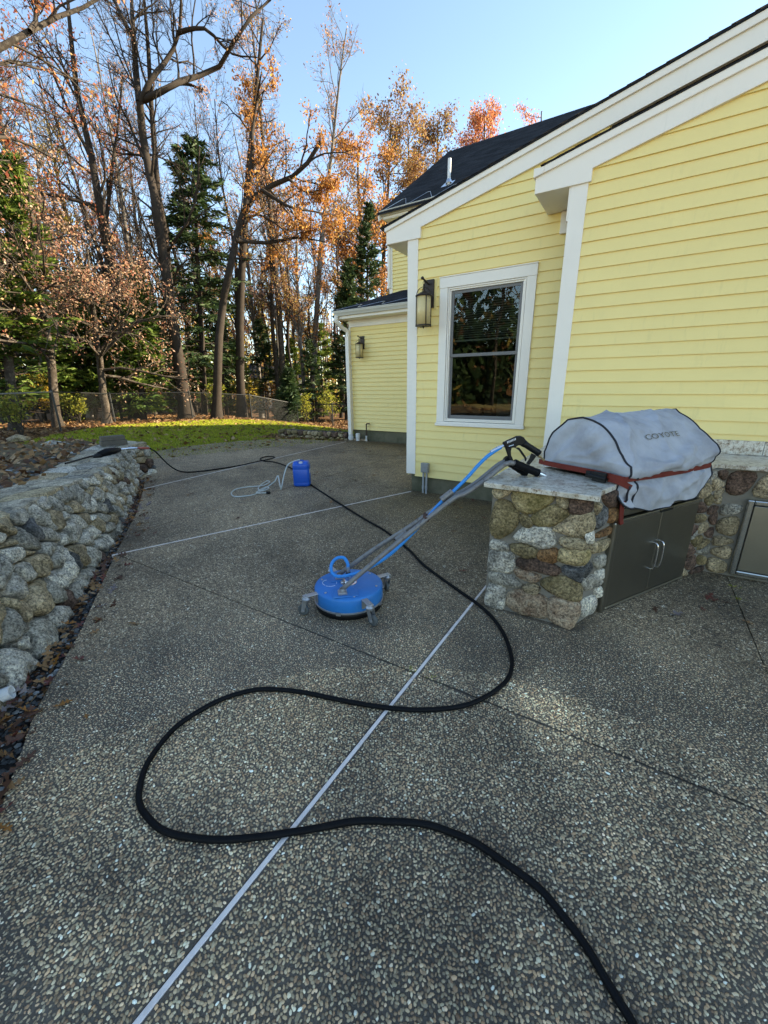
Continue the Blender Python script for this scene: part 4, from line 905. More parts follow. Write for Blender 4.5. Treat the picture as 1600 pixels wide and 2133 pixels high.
# stones of the inner corner and the wall under the counter run
ic = np.array([g2[0], g2[1], 0]); ie = np.array([0.62, 3.99, 0]); ed = (ie - ic) / np.linalg.norm(ie - ic); en = np.array([ed[1], -ed[0], 0])
for c in cells(0, np.linalg.norm(ie - ic), 0.0, 0.866, 0.12, 0.09, 3): stone_mesh(kit, c, lambda u, v, d: ic + ed * u + en * d + np.array([0, 0, v]), 0.022, ST[['brown', 'brown', 'tan', 'grey', 'olive'][r.integers(5)]], r, gap=0.004, back=0.03, n=12)
for (a, b, c0, c1, su, sv, sd) in ((0.62, 0.775, 0.0, 0.60, 0.16, 0.13, 6), (0.62, 1.35, 0.655, 0.866, 0.21, 0.21, 7), (1.36, 2.2, 0.0, 0.866, 0.2, 0.16, 8)):
    for c in cells(a, b, c0, c1, su, sv, sd, mixed=0.3): stone_mesh(kit, c, lambda u, v, d: np.array([u, 3.99 - d, v]), 0.026, ST[['tan', 'olive', 'grey', 'tan', 'olive', 'brown'][r.integers(6)]], r, gap=0.006, back=0.03, n=16)
# access door in the counter run
ad = thing('access_door', 'stainless steel access door set in the stone wall under the counter', 'cabinet door', (1.08, 3.96, 0.03))
mb = MB(); X0, X1, Z0, Z1, y0, y1 = 0.775, 1.36, 0.03, 0.648, 3.945, 3.99
mb.box(X0, X0 + 0.04, y0, y1, Z0, Z1).box(X1 - 0.04, X1, y0, y1, Z0, Z1).box(X0 + 0.04, X1 - 0.04, y0, y1, Z1 - 0.04, Z1).box(X0 + 0.04, X1 - 0.04, y0, y1, Z0, Z0 + 0.04)
mb.build('frame', M['steelb'], ad, bevel=0.010)
MB().box(X0 + 0.045, X1 - 0.045, y0 + 0.010, y1, Z0 + 0.045, Z1 - 0.045).build('door', M['steel'], ad, bevel=0.004)

# ------------------------------------------------------------------ built-in grill with double doors, its cover and strap
def gbox(mb, s0, s1, t0, t1, z0, z1): return mb.obox(G((s0 + s1) / 2, (t0 + t1) / 2, (z0 + z1) / 2), DD, NN, (0, 0, 1), (s1 - s0) / 2, (t1 - t0) / 2, (z1 - z0) / 2)
gr = thing('grill', 'built-in stainless grill with double cabinet doors under a grey cover', 'grill', tuple(G(0, 0, 0)))
gbox(MB(), -0.515, 0.505, -0.27, 0.27, 0.01, 0.90).build('body', M['steel'], gr)
mb = MB(); gbox(mb, -0.54, -0.485, 0.272, 0.325, 0.005, 0.655); gbox(mb, -0.484, 0.515, 0.272, 0.318, 0.005, 0.030); mb.build('cabinet_frame', M['steel'], gr, bevel=0.012)
for s0, s1, hs in ((-0.480, 0.012, -0.022), (0.017, 0.508, 0.051)):
    d = gbox(MB(), s0, s1, 0.290, 0.312, 0.034, 0.638).build('door', M['steel'], gr, bevel=0.003)
    MB().tube(spline([G(hs, 0.30, 0.215), G(hs, 0.338, 0.222), G(hs, 0.348, 0.26), G(hs, 0.35, 0.32), G(hs, 0.348, 0.38), G(hs, 0.338, 0.412), G(hs, 0.30, 0.42)], 4), 0.006, 8).build('handle', M['chrome'], d, smooth=True)
gbox(MB(), -0.50, 0.505, 0.275, 0.330, 0.645, 0.672).build('drip_tray', M['steelb'], gr, bevel=0.006)
mb = MB(); gbox(mb, -0.49, 0.50, 0.275, 0.306, 0.678, 0.865); mb.build('control_panel', M['steel'], gr, bevel=0.004)
gbox(MB(), -0.05, 0.10, 0.325, 0.334, 0.650, 0.664).build('tray_grip', M['black'], gr)
gbox(MB(), -0.48, 0.48, -0.25, 0.20, 0.903, 1.18).build('hood', M['steel'], gr, bevel=0.05)
# cover: lofted cloth
PROF = [(-0.315, 0.915), (-0.310, 0.95), (-0.295, 1.0), (-0.29, 1.05), (-0.272, 1.10), (-0.245, 1.15), (-0.205, 1.19), (-0.15, 1.235), (-0.09, 1.265), (-0.04, 1.274), (0.02, 1.268), (0.07, 1.25), (0.12, 1.225), (0.17, 1.185), (0.215, 1.13), (0.25, 1.07),
        (0.29, 1.03), (0.325, 1.0), (0.345, 0.975), (0.34, 0.95), (0.318, 0.935), (0.312, 0.925), (0.322, 0.905), (0.338, 0.88), (0.342, 0.84), (0.338, 0.79), (0.334, 0.735)]
PA = np.array(PROF); PS = np.linspace(0, len(PROF) - 1, 84)
prof = np.column_stack([np.interp(PS, np.arange(len(PROF)), PA[:, 0]), np.interp(PS, np.arange(len(PROF)), PA[:, 1])])
for _ in range(2): prof[1:-1] = 0.25 * prof[:-2] + 0.5 * prof[1:-1] + 0.25 * prof[2:]
from mathutils import noise as mnoise
NS = 96; SS = np.linspace(-0.50, 0.50, NS)
def wr(s, q, t, z):       # folds of the cloth
    a = mnoise.noise((s * 3.2 + q * 0.06, q * 0.045 + 3.1, 1.7)); b = mnoise.noise((s * 7 + q * 0.12 + 9, q * 0.09 - s * 2, 4.2)); c = mnoise.noise((s * 17, q * 0.25, 8.8))
    rdg = 1 - abs(mnoise.noise((s * 2.6 + q * 0.085, q * 0.035 - s * 1.1, 12.3))) * 2.6
    rd2 = 1 - abs(mnoise.noise((s * 4.4 - q * 0.10 + 5, q * 0.05 + s * 1.7, 22.3))) * 2.6
    return (0.020 * a + 0.008 * b + 0.003 * c + 0.026 * max(0, rdg) ** 2.6 + 0.013 * max(0, rd2) ** 2.6) * (1 - 0.85 * math.exp(-((q - 66) / 4.0) ** 2)) * (1 - 0.7 * math.exp(-((q - 43) / 5.0) ** 2 - ((s - 0.03) / 0.24) ** 2)) + crease(s, q)
def crease(s, q):       # a few long hanging folds
    o = 0.0
    for s0, q0, s1, q1, am, wd in ((0.47, 46, -0.44, 61, 0.024, 2.0), (-0.42, 50, 0.25, 63, 0.018, 1.8), (0.50, 56, -0.05, 64, 0.020, 1.7), (-0.30, 24, 0.40, 30, 0.016, 2.2), (-0.46, 34, -0.16, 52, 0.016, 2.0), (-0.3, 70, -0.1, 83, 0.014, 2.4), (0.3, 69, 0.12, 83, 0.014, 2.4)):
        f = min(1, max(0, ((s - s0) * (s1 - s0) * 1600 + (q - q0) * (q1 - q0)) / ((s1 - s0) ** 2 * 1600 + (q1 - q0) ** 2)))
        d = math.hypot((s - s0 - f * (s1 - s0)) * 40, q - q0 - f * (q1 - q0)); o += am * math.exp(-(d / wd) ** 2) * math.sin(math.pi * min(1, 0.12 + f * 0.88))
    return o
def cover_pt(i, k):
    s = SS[i]; t, z = prof[k]; e = abs(s) / 0.5; q = k
    tn = prof[min(k + 1, 83)] - prof[max(k - 1, 0)]; nrm = np.array([tn[1], -tn[0]]); nrm = -nrm / (np.linalg.norm(nrm) + 1e-9)
    if nrm[1] < 0 and 15 < k < 50: nrm = -nrm
    w = wr(s, q, t, z) * (1 - 0.55 * e ** 4)
    body = sstep(0.93, 1.0, z); sx = s
    # hood is fuller towards the right end, sags in the middle
    z += body * (0.010 + 0.018 * (s + 0.5)) - body * 0.010 * math.sin((s + 0.5) * math.pi)
    if k > 62: # skirt in front hangs lower and uneven
        f = (k - 62) / 21; z += -0.035 * f * math.sin((s + 0.5) * math.pi) + 0.012 * f * math.sin(s * 13 + 0.6) * (0.4 + (0.5 - s)); t += 0.012 * math.sin(s * 21 + k * 0.1) * f
        if s > 0.36: z += f * (s - 0.36) * 0.6
    if 44 < k < 60: t += 0.03 * math.sin((s + 0.5) * math.pi) * math.sin((k - 44) / 16 * math.pi); z -= 0.018 * math.sin((s + 0.5) * math.pi) * math.sin((k - 44) / 16 * math.pi)
    if 44 < k < 58 and s > 0.30: t += (s - 0.30) * 0.30 * math.sin((k - 44) / 14 * math.pi)
    return G(sx, t + nrm[0] * w, z + nrm[1] * w)
cov = thing('grill_cover', 'wrinkled grey canvas grill cover with black piping, lettered on the front', 'grill cover', tuple(G(0, 0, 0.91)))
CP = np.array([[cover_pt(i, k) for k in range(84)] for i in range(NS)])
V = CP.reshape(-1, 3); F = [(i * 84 + k, (i + 1) * 84 + k, (i + 1) * 84 + k + 1, i * 84 + k + 1) for i in range(NS - 1) for k in range(83)]
MB().add(V, F).build('cover_body', M['canvas'], cov, smooth=True)
for end, sg in ((0, -1), (NS - 1, 1)):     # end panels with bulge and folds
    ring = CP[end][:66]; c = ring.mean(0) + np.array([0, 0, -0.05]); V = []; n = len(ring); K = 14
    for a in range(K + 1):
        f = 1 - a / K
        for k, p in enumerate(ring):
            q = c + (p - c) * f; lc = q - GC; tt = float(lc @ NN); w = 0.05 * (1 - f * f) + 0.075 * (1 - f) * mnoise.noise((tt * 4.5 + lc[2] * 3, lc[2] * 4, 3 + sg)) + 0.035 * (1 - f ** 3) * (1 - abs(mnoise.noise((tt * 6 - lc[2] * 5, lc[2] * 3, 7 + sg))) * 2.5)
            V.append(q + DD * sg * w)
    F = [(a * n + k, a * n + k + 1, (a + 1) * n + k + 1, (a + 1) * n + k) if sg < 0 else (a * n + k + 1, a * n + k, (a + 1) * n + k, (a + 1) * n + k + 1) for a in range(K) for k in range(n - 1)]
    F += [(a * n + n - 1, a * n, (a + 1) * n, (a + 1) * n + n - 1) for a in range(K)]
    MB().add(V, F).build('end_panel', M['canvas'], cov, smooth=True)
    MB().tube(CP[end][3:84:1] + DD * sg * 0.002, 0.0065, 6).build('piping', M['piping'], cov, smooth=True)
k0 = 66; corner = []
MB().tube(CP[:, 83] + (0, 0, -0.002), 0.004, 6).build('piping', M['piping'], cov, smooth=True)
MB().tube(CP[8, 62:84] + NN * 0.003, 0.007, 6).build('piping', M['piping'], cov, smooth=True)
# flap turned out at the near corner
fl = spline([G(-0.53, 0.30, 0.90), G(-0.56, 0.30, 0.85), G(-0.545, 0.325, 0.79), G(-0.49, 0.345, 0.755), G(-0.44, 0.345, 0.745)], 6); ft = spline([G(-0.50, 0.325, 0.915), G(-0.48, 0.34, 0.905), G(-0.46, 0.345, 0.90), G(-0.44, 0.345, 0.90), G(-0.42, 0.342, 0.90)], 6)
V = []; K = 8
for a in range(K + 1):
    for p, q in zip(fl, ft): V.append(p + (q - p) * a / K + NN * 0.020 * math.sin(a * 1.2 + p[2] * 18) * (1 - a / K * 0.5))
n = len(fl); MB().add(V, [(a * n + k, a * n + k + 1, (a + 1) * n + k + 1, (a + 1) * n + k) for a in range(K) for k in range(n - 1)]).build('corner_flap', M['canvas'], cov, smooth=True)
MB().tube(np.array(V[:n]), 0.0065, 6).build('piping', M['piping'], cov, smooth=True)
# lettering on the front of the cover, draped on the cloth
def text_mesh(body, size):
    cu = bpy.data.curves.new('lettering', 'FONT'); cu.body = body; cu.size = size; cu.align_x = 'CENTER'; cu.align_y = 'CENTER'; cu.resolution_u = 3; cu.extrude = 0.0
    ob = bpy.data.objects.new('lettering', cu); COL.objects.link(ob); dg = bpy.context.evaluated_depsgraph_get()
    me = bpy.data.meshes.new_from_object(ob.evaluated_get(dg)); bpy.data.objects.remove(ob); return me
import bmesh
def outline(me, w):       # keep only the rims of the letters, as thin bands
    bm = bmesh.new(); bm.from_mesh(me); bmesh.ops.inset_region(bm, faces=bm.faces[:], thickness=w, use_even_offset=True, use_boundary=True) if len(bm.faces) else None
    bm.to_mesh(me); bm.free(); return me
tm = text_mesh('COYOTE', 0.105)
vv = np.array([v.co for v in tm.vertices])
vv[:, 0] *= 0.92
from mathutils.bvhtree import BVHTree
bvh = BVHTree.FromPolygons([tuple(p) for p in CP.reshape(-1, 3)], [(i * 84 + k, (i + 1) * 84 + k, (i + 1) * 84 + k + 1, i * 84 + k + 1) for i in range(NS - 1) for k in range(83)])
for v, q in zip(tm.vertices, vv):
    s = 0.03 + q[0]; zz = 1.145 + q[1] * 0.62; h = bvh.ray_cast(Vector(G(s, 0.6, zz + 0.25)), Vector(-NN * 0.9 + np.array([0, 0, -0.55])).normalized())
    v.co = (h[0] + Vector(NN * 0.006 + np.array([0, 0, 0.004])) if h[0] else Vector(G(s, 0.21, zz))) - Vector(G(0, 0, 0.91))
lt = bpy.data.objects.new('lettering', tm); COL.objects.link(lt); tm.materials.append(M['print']); lt.parent = cov
# red strap cinched round the cover
st = thing('ratchet_strap', 'red webbing ratchet strap cinched round the grey grill cover', 'strap', tuple(G(-0.4, 0.34, 0.92)))
def ribbon(pts, hgt, nrm=None, th=0.002):
    pts = np.array(pts); V = []
    for i, p in enumerate(pts):
        a = pts[min(i + 1, len(pts) - 1)] - pts[max(i - 1, 0)]; a /= np.linalg.norm(a); o = np.cross(a, (0, 0, 1)); o /= np.linalg.norm(o) + 1e-9; u = np.cross(o, a)
        for so in (-th, th):
            for su in (-1, 1): V.append(p + u * hgt / 2 * su + o * so)
    F = []
    for i in range(len(pts) - 1):
        b = 4 * i; F += [(b, b + 1, b + 5, b + 4), (b + 2, b + 6, b + 7, b + 3), (b + 1, b + 3, b + 7, b + 5), (b, b + 4, b + 6, b + 2)]
    return MB().add(V, F)
def strap_line():
    L = []
    for t in np.linspace(-0.27, 0.27, 12): L.append(G(-0.585 + 0.02 * math.sin(t * 9), t, 0.965 - 0.03 * (t + 0.27)))
    for s in np.linspace(-0.54, 0.5, 22): L.append(G(s, 0.333, 0.936 - 0.010 * (s + 0.5) - 0.010 * math.sin((s + 0.5) * 3)))
    return spline(L, 3)
ribbon(strap_line(), 0.034).build('webbing', M['red'], st, smooth=False)
mb = MB(); mb.obox(G(-0.575, 0.17, 0.938), NN, DD, (0, 0, 1), 0.07, 0.012, 0.022); mb.obox(G(-0.588, 0.20, 0.935), NN, DD, (0, 0, 1), 0.045, 0.012, 0.030); mb.tube([G(-0.60, 0.13, 0.94), G(-0.60, 0.25, 0.932)], 0.012, 10); mb.build('ratchet_buckle', M['black'], st, bevel=0.004)
ribbon(spline([G(-0.57, 0.25, 0.93), G(-0.56, 0.30, 0.925), G(-0.53, 0.335, 0.905), G(-0.49, 0.352, 0.885)], 5), 0.034).build('webbing', M['red'], st)
ribbon(spline([G(-0.515, 0.327, 0.80), G(-0.512, 0.330, 0.74), G(-0.508, 0.333, 0.68), G(-0.50, 0.336, 0.645)], 4), 0.024, th=0.008).build('webbing', M['red'], st)

# ------------------------------------------------------------------ wall lanterns, boxes and pipes
def lantern(x, y, ztop, label, k=1.0):
    t = thing('wall_lantern', label, 'wall lamp', (x, y, ztop), 'bronze wall lanterns')
    MB().box(x - 0.068 * k, x + 0.068 * k, y - 0.028, y, ztop - 0.322 * k, ztop).build('backplate', M['bronze'], t, bevel=0.005)
    cy = y - 0.16 * k; zt = ztop - 0.20 * k; zb = ztop - 0.545 * k; R = 0.097 * k
    mb = MB(); mb.tube(spline([(x, y - 0.02, ztop - 0.055 * k), (x, y - 0.07 * k, ztop - 0.045 * k), (x, cy - 0.03 * k, ztop - 0.02 * k)], 5), 0.011 * k, 8); mb.lathe((x, cy - 0.045 * k, ztop - 0.017 * k), [(0.001, -0.02 * k), (0.016 * k, -0.013 * k), (0.021 * k, 0), (0.016 * k, 0.013 * k), (0.001, 0.02 * k)], 10); mb.build('arm', M['bronze'], t, smooth=True)
    a = np.linspace(0, 2 * math.pi, 14); mb = MB(); mb.tube(np.column_stack([x + 0.014 * k * np.cos(a), np.full(14, cy), ztop - 0.06 * k + 0.016 * k * np.sin(a)]), 0.003 * k, 5); mb.tube([(x, cy, ztop - 0.075 * k), (x, cy, zt + 0.015)], 0.012 * k, 8); mb.build('hook', M['bronze'], t, smooth=True)
    mb = MB()
    for q in range(4):
        A = math.pi / 4 + q * math.pi / 2; pts = []
        for w in np.linspace(0, math.pi / 2, 8): pts.append((x + R * 0.98 * math.cos(w) * math.cos(A), cy + R * 0.98 * math.cos(w) * math.sin(A), zt - 0.01 + 0.105 * k * math.sin(w)))
        mb.tube(pts, 0.0045 * k, 6); mb.tube([(x + R * math.cos(A), cy + R * math.sin(A), zb - 0.012), (x + R * math.cos(A), cy + R * math.sin(A), zt)], 0.0055 * k, 6)
    mb.build('cage', M['bronze'], t, smooth=True)
    MB().lathe((x, cy, zt), [(R + 0.006, -0.012), (R + 0.006, 0.004), (R * 0.75, 0.018), (R * 0.45, 0.035 * k), (0.02, 0.045 * k)], 24).build('cap', M['bronze'], t, smooth=True)
    MB().lathe((x, cy, zb), [(R + 0.004, -0.004), (R + 0.004, 0.012), (R * 0.9, 0.014)], 24).lathe((x, cy, zb - 0.02), [(0.004, -0.008), (0.012, 0.004), (0.012, 0.016)], 8).build('base_ring', M['bronze'], t)
    MB().lathe((x, cy, zb + 0.012), [(R * 0.90, 0), (R * 0.90, zt - zb - 0.02)], 24).build('glass_shade', M['lampglass'], t, smooth=True)
    return t
MB().box(-2.60, -2.418, YA - 0.022, YA + 0.0, 2.425, 2.775).build('mounting_block', M['yellow'], house, bevel=0.003)
lantern(-2.522, YA - 0.022, 2.760, 'larger bronze lantern with amber glass beside the window')
lantern(-6.665, YW - 0.018, 2.765, 'smaller bronze lantern with amber glass on the far low wing')
eb = thing('electrical_box', 'grey outdoor electrical box with two conduits at the house corner', 'electrical box', (-2.52, YA - 0.03, 0.0))
MB().box(-2.575, -2.465, YA - 0.085, YA - 0.02, 0.31, 0.445).build('box', M['greypvc'], eb, bevel=0.006); MB().box(-2.568, -2.472, YA - 0.092, YA - 0.086, 0.318, 0.437).box(-2.565, -2.475, YA - 0.100, YA - 0.088, 0.44, 0.452).build('cover_plate', M['zinc'], eb, bevel=0.003)
for x in (-2.548, -2.497): MB().tube([(x, YA - 0.045, -0.03), (x, YA - 0.045, 0.315)], 0.014, 10).lathe((x, YA - 0.045, 0.06), [(0.018, 0), (0.018, 0.05)], 10).build('conduit', M['greypvc'], eb, smooth=False)
t = thing('drain_pipe', 'short capped white pvc drain pipe standing beside the downspout', 'drain pipe', (-6.83, YW - 0.12, -0.05))
MB().lathe((-6.83, YW - 0.12, -0.08), [(0.055, 0), (0.055, 0.20)], 18).build('pipe', M['pvc'], t); MB().lathe((-6.83, YW - 0.12, 0.09), [(0.064, 0), (0.064, 0.11), (0.05, 0.118)], 18).build('cap', M['pvc'], t)
MB().box(-7.02, -6.58, YW - 0.075, YW - 0.005, -0.1, 0.045).build('paver', ST['pink'], t, bevel=0.006)
t = thing('water_spigot', 'thin rusty standpipe with bent top against the far foundation', 'water pipe', (-6.55, YW - 0.10, -0.05))
MB().tube(spline([(-6.55, YW - 0.10, 0.14), (-6.55, YW - 0.10, 0.40), (-6.545, YW - 0.10, 0.47), (-6.52, YW - 0.10, 0.487), (-6.46, YW - 0.10, 0.487)], 5), 0.017, 8).build('pipe', M['rust'], t, smooth=True); MB().tube([(-6.46, YW - 0.1, 0.47), (-6.46, YW - 0.1, 0.505)], 0.022, 8).build('nozzle', M['rust'], t); MB().lathe((-6.55, YW - 0.10, -0.08), [(0.026, 0), (0.026, 0.23)], 10).build('sleeve', M['pvc'], t)
p = onz(3, 1470, 0.0)
t = thing('drain_pipe', 'white pvc pipe end poking out at the foot of the stone wall', 'drain pipe', tuple(p))
dv = np.array([0.45, 0.75, 0.18]); dv /= np.linalg.norm(dv); MB().lathe(p + (-0.09, -0.10, 0.01), [(0.028, 0), (0.028, 0.14), (0.034, 0.141), (0.034, 0.18), (0.026, 0.18), (0.026, 0.06)], 16, axis=dv, caps=False).build('pipe', M['pvc'], t, smooth=False)

# ------------------------------------------------------------------ surface cleaner with handle and trigger gun
cx, cy, R = -1.60, 2.055, 0.242
sc = thing('surface_cleaner', 'blue round pressure washer surface cleaner on casters, its handle resting on the counter', 'surface cleaner', (cx, cy, 0))
MB().lathe((cx, cy, 0), [(R - 0.004, 0.052), (R, 0.058), (R, 0.142), (R - 0.004, 0.152), (R - 0.016, 0.158), (0.10, 0.161), (0.0, 0.161)], 72).build('deck', M['bluedeck'], sc, smooth=False)
bpy.data.objects['deck'].data.polygons.foreach_set('use_smooth', [True] * len(bpy.data.objects['deck'].data.polygons)); bpy.data.objects['deck'].data.update()
MB().lathe((cx, cy, 0), [(R - 0.012, 0.004), (R - 0.004, 0.004), (R + 0.002, 0.048), (R - 0.01, 0.05)], 72).build('brush_skirt', M['black'], sc, smooth=True)
mb = MB(); mb.lathe((cx, cy, 0), [(R + 0.001, 0.046), (R + 0.005, 0.048), (R + 0.005, 0.058), (R + 0.001, 0.060)], 72, caps=False)
for a in (-70, 8): q = math.radians(a); mb.obox((cx + (R + 0.006) * math.cos(q), cy + (R + 0.006) * math.sin(q), 0.052), (math.cos(q), math.sin(q), 0), (-math.sin(q), math.cos(q), 0), (0, 0, 1), 0.004, 0.016, 0.011)
mb.build('rim_band', M['zinc'], sc)
for a in (-28, -118, 62, 152):
    q = math.radians(a); e = np.array([math.cos(q), math.sin(q), 0]); f = np.array([-e[1], e[0], 0]); c0 = np.array([cx, cy, 0])
    ca = MB().obox(c0 + e * (R + 0.045) + (0, 0, 0.145), e, f, (0, 0, 1), 0.052, 0.021, 0.003).obox(c0 + e * (R + 0.003) + (0, 0, 0.112), e, f, (0, 0, 1), 0.003, 0.021, 0.034).lathe(c0 + e * (R + 0.075) + (0, 0, 0.148), [(0.008, 0), (0.008, 0.006)], 6).build('caster', M['zinc'], sc, bevel=0.002)
    cc = c0 + e * (R + 0.078); sw = math.radians(a * 1.7 + 40); u = np.array([math.cos(sw), math.sin(sw), 0]); w = np.array([-u[1], u[0], 0]); ax = cc + u * 0.024
    mb = MB(); mb.lathe(cc + (0, 0, 0.108), [(0.024, 0), (0.028, 0.010), (0.028, 0.018), (0.016, 0.034)], 16)
    for sg in (-1, 1): mb.add([cc + w * sg * 0.019 + u * -0.013 + (0, 0, 0.112), cc + w * sg * 0.019 + u * 0.020 + (0, 0, 0.112), ax + w * sg * 0.017 + u * 0.012 + (0, 0, 0.028), ax + w * sg * 0.017 - u * 0.012 + (0, 0, 0.030)] + [cc + w * sg * 0.022 + u * -0.013 + (0, 0, 0.112), cc + w * sg * 0.022 + u * 0.020 + (0, 0, 0.112), ax + w * sg * 0.020 + u * 0.012 + (0, 0, 0.028), ax + w * sg * 0.020 - u * 0.012 + (0, 0, 0.030)], [(0, 1, 2, 3), (7, 6, 5, 4), (0, 4, 5, 1), (1, 5, 6, 2), (2, 6, 7, 3), (3, 7, 4, 0)])
    mb.build('fork', M['zinc'], ca)
    MB().lathe(ax - w * 0.013 + (0, 0, 0.039), [(0.030, 0), (0.038, 0.004), (0.039, 0.013), (0.038, 0.022), (0.030, 0.026)], 22, axis=w).build('wheel', M['wheel'], ca, smooth=False)
    MB().tube([ax - w * 0.026 + (0, 0, 0.039), ax + w * 0.026 + (0, 0, 0.039)], 0.008, 8).build('axle', M['zinc'], ca)
mb = MB(); mb.lathe((cx + 0.0, cy, 0.161), [(0.058, 0), (0.058, 0.006), (0.03, 0.007), (0.026, 0.012), (0.026, 0.048), (0.029, 0.05), (0.029, 0.062), (0.018, 0.064)], 28)
for k in range(4): mb.lathe((cx + 0.044 * math.cos(k * 1.57 + .6), cy + 0.044 * math.sin(k * 1.57 + .6), 0.166), [(0.008, 0), (0.008, 0.007)], 6)
mb.build('swivel_hub', M['chrome'], sc)
HH = np.array([0.73, 0.68, 0]); HH /= np.linalg.norm(HH); HN = np.array([-HH[1], HH[0], 0]); foot = np.array([-1.542, 1.892, 0.19])
def H(x, z, w=0.0): return foot * (1, 1, 0) + HH * x + HN * w + np.array([0, 0, z])
# pivot plates: blue plate welded on the deck, bracket each side
for w in (0.0, 0.235):
    b = H(0.01, 0.164, w); MB().obox(b + HH * 0.02, HH, HN, (0, 0, 1), 0.085, 0.050, 0.003).build('mount_plate', M['bluedeck'], sc, bevel=0.002)
    mb = MB(); mb.obox(b + (0, 0, 0.012), HH, HN, (0, 0, 1), 0.030, 0.028, 0.008)
    for sg in (-1, 1): mb.obox(b + HN * sg * 0.02 + (0, 0, 0.026), HH, HN, (0, 0, 1), 0.014, 0.003, 0.016)
    mb.tube([b - HN * 0.03 + (0, 0, 0.030), b + HN * 0.03 + (0, 0, 0.030)], 0.007, 8); mb.build('pivot_bracket', M['zinc'], sc, bevel=0.002)
hz = [(0.0, 0.19), (0.25, 0.392), (0.50, 0.585), (0.64, 0.69), (0.78, 0.789), (0.84, 0.808), (0.90, 0.84), (0.97, 0.885), (1.06, 0.955), (1.10, 0.985), (1.135, 1.002), (1.165, 1.003), (1.20, 0.995)]
w2 = [0.235, 0.175, 0.085, 0.062, 0.060, 0.060, 0.060, 0.060, 0.060, 0.060, 0.060, 0.060, 0.060]
MB().tube(spline([H(x, z) for x, z in hz], 5), 0.0165, 12).build('handle_tube', M['tube'], sc, smooth=True)
MB().tube(spline([H(x, z - (0.004 if x > 0.1 else 0), w) for (x, z), w in zip(hz, w2)], 5), 0.0165, 12).build('handle_tube', M['tube'], sc, smooth=True)
gd = np.array([1.0, 0.0, 0.0]); sl_ = (0.906 - 1.003) / (1.41 - 1.18)
def grip(w, x0, x1, ext, zo):
    p = [H(x, 1.003 + sl_ * (x - 1.18) + zo * i / 13, w) for i, x in enumerate(np.linspace(x0, x1, 14))]
    rr = [0.0265 + 0.0012 * math.sin(i * 2.2) for i in range(14)]; rr[0] = 0.028; rr[-1] = 0.029; rr[-2] = 0.028
    MB().tube(p, rr, 14).build('hand_grip', M['rubber'], sc, smooth=True)
    if ext: MB().tube([H(x1 - 0.01, 1.003 + sl_ * (x1 - 0.01 - 1.18) + zo, w), H(x1 + 0.055, 1.003 + sl_ * (x1 + 0.055 - 1.18) + zo, w)], 0.0165, 12).build('tube_end', M['chrome'], sc)
grip(0.0, 1.185, 1.365, True, 0.0); grip(0.056, 1.145, 1.31, False, -0.034)
# clamps on the tubes
for x in (0.70, 0.40):
    i = np.interp(x, [a for a, b in hz], [b for a, b in hz]); j = np.interp(x + 0.06, [a for a, b in hz], [b for a, b in hz]); wq = np.interp(x, [a for a, b in hz], w2)
    MB().tube([H(x, i + (0.034 if x > 0.6 else -0.022), wq * 0.7), H(x + 0.075, j + (0.046 if x > 0.6 else -0.012), wq * 0.7)], 0.021, 10).build('hose_sleeve', M['tube'], sc)
MB().tube([H(0.585, 0.65, -0.012), H(0.60, 0.66, 0.075)], 0.018, 8).build('tube_clamp', M['rust'], sc)
# blue feed hose: hub elbow, loop, along the tubes, to the gun
top = np.array([cx, cy, 0.225])
hose = [top + (0, 0, 0.05), top + (-0.006, 0.004, 0.085), top + (-0.045, 0.01, 0.115), top + (-0.095, -0.01, 0.105), top + (-0.122, -0.035, 0.06), top + (-0.095, -0.06, 0.012), top + (-0.03, -0.055, 0.0), H(0.13, 0.262, 0.10), H(0.24, 0.315, 0.08), H(0.36, 0.405, 0.055), H(0.50, 0.535, 0.05), H(0.60, 0.64, 0.05),
        H(0.70, 0.745, 0.05), H(0.80, 0.835, 0.045), H(0.88, 0.915, 0.04), H(0.94, 0.985, 0.035), H(1.00, 1.045, 0.03), H(1.06, 1.085, 0.03), H(1.095, 1.105, 0.03)]
MB().tube(spline(hose, 7), 0.0118, 10).build('feed_hose', M['bluehose'], sc, smooth=True)
mb = MB(); mb.tube([top - (0, 0, 0.0), top + (0, 0, 0.018)], 0.016, 10); mb.build('swivel_nut', M['black'], sc); MB().tube([top + (0, 0, 0.012), top + (0, 0, 0.062)], 0.0115, 8).build('hose_fitting', M['zinc'], sc)
gn = MB()
def gp(u, v, w=0.03):       # u,v in the photo close-up of the gun -> handle plane
    q = onplane(1030 + u / 13.333, 890 + v / 13.333, foot + HN * w, HN); return q
def slab(poly, half, name, m, parent, bev=0.006, w=0.03):
    P = [gp(u, v, w) for u, v in poly]; n = len(P)
    mb = MB().add([p - HN * half for p in P] + [p + HN * half for p in P], [tuple(range(n)), tuple(range(2 * n - 1, n - 1, -1))] + [(i, i + n, (i + 1) % n + n, (i + 1) % n) for i in range(n)])
    return mb.build(name, M[m], parent, bevel=bev)
body = slab([(240, 420), (500, 300), (620, 245), (720, 235), (800, 275), (840, 340), (850, 430), (790, 490), (620, 500), (580, 550), (480, 565), (300, 575), (250, 500)], 0.018, 'trigger_gun', 'black', sc, 0.009)
mb = MB(); mb.tube([gp(790, 430), gp(900, 500), gp(1050, 600), gp(1180, 680), gp(1235, 725)], [0.025, 0.021, 0.0215, 0.0215, 0.023], 14); mb.build('gun_grip', M['black'], body, smooth=True)
slab([(300, 560), (470, 560), (445, 660), (450, 760), (500, 880), (520, 930), (400, 930), (390, 840), (350, 700)], 0.010, 'gun_bracket', 'black', body, 0.003)
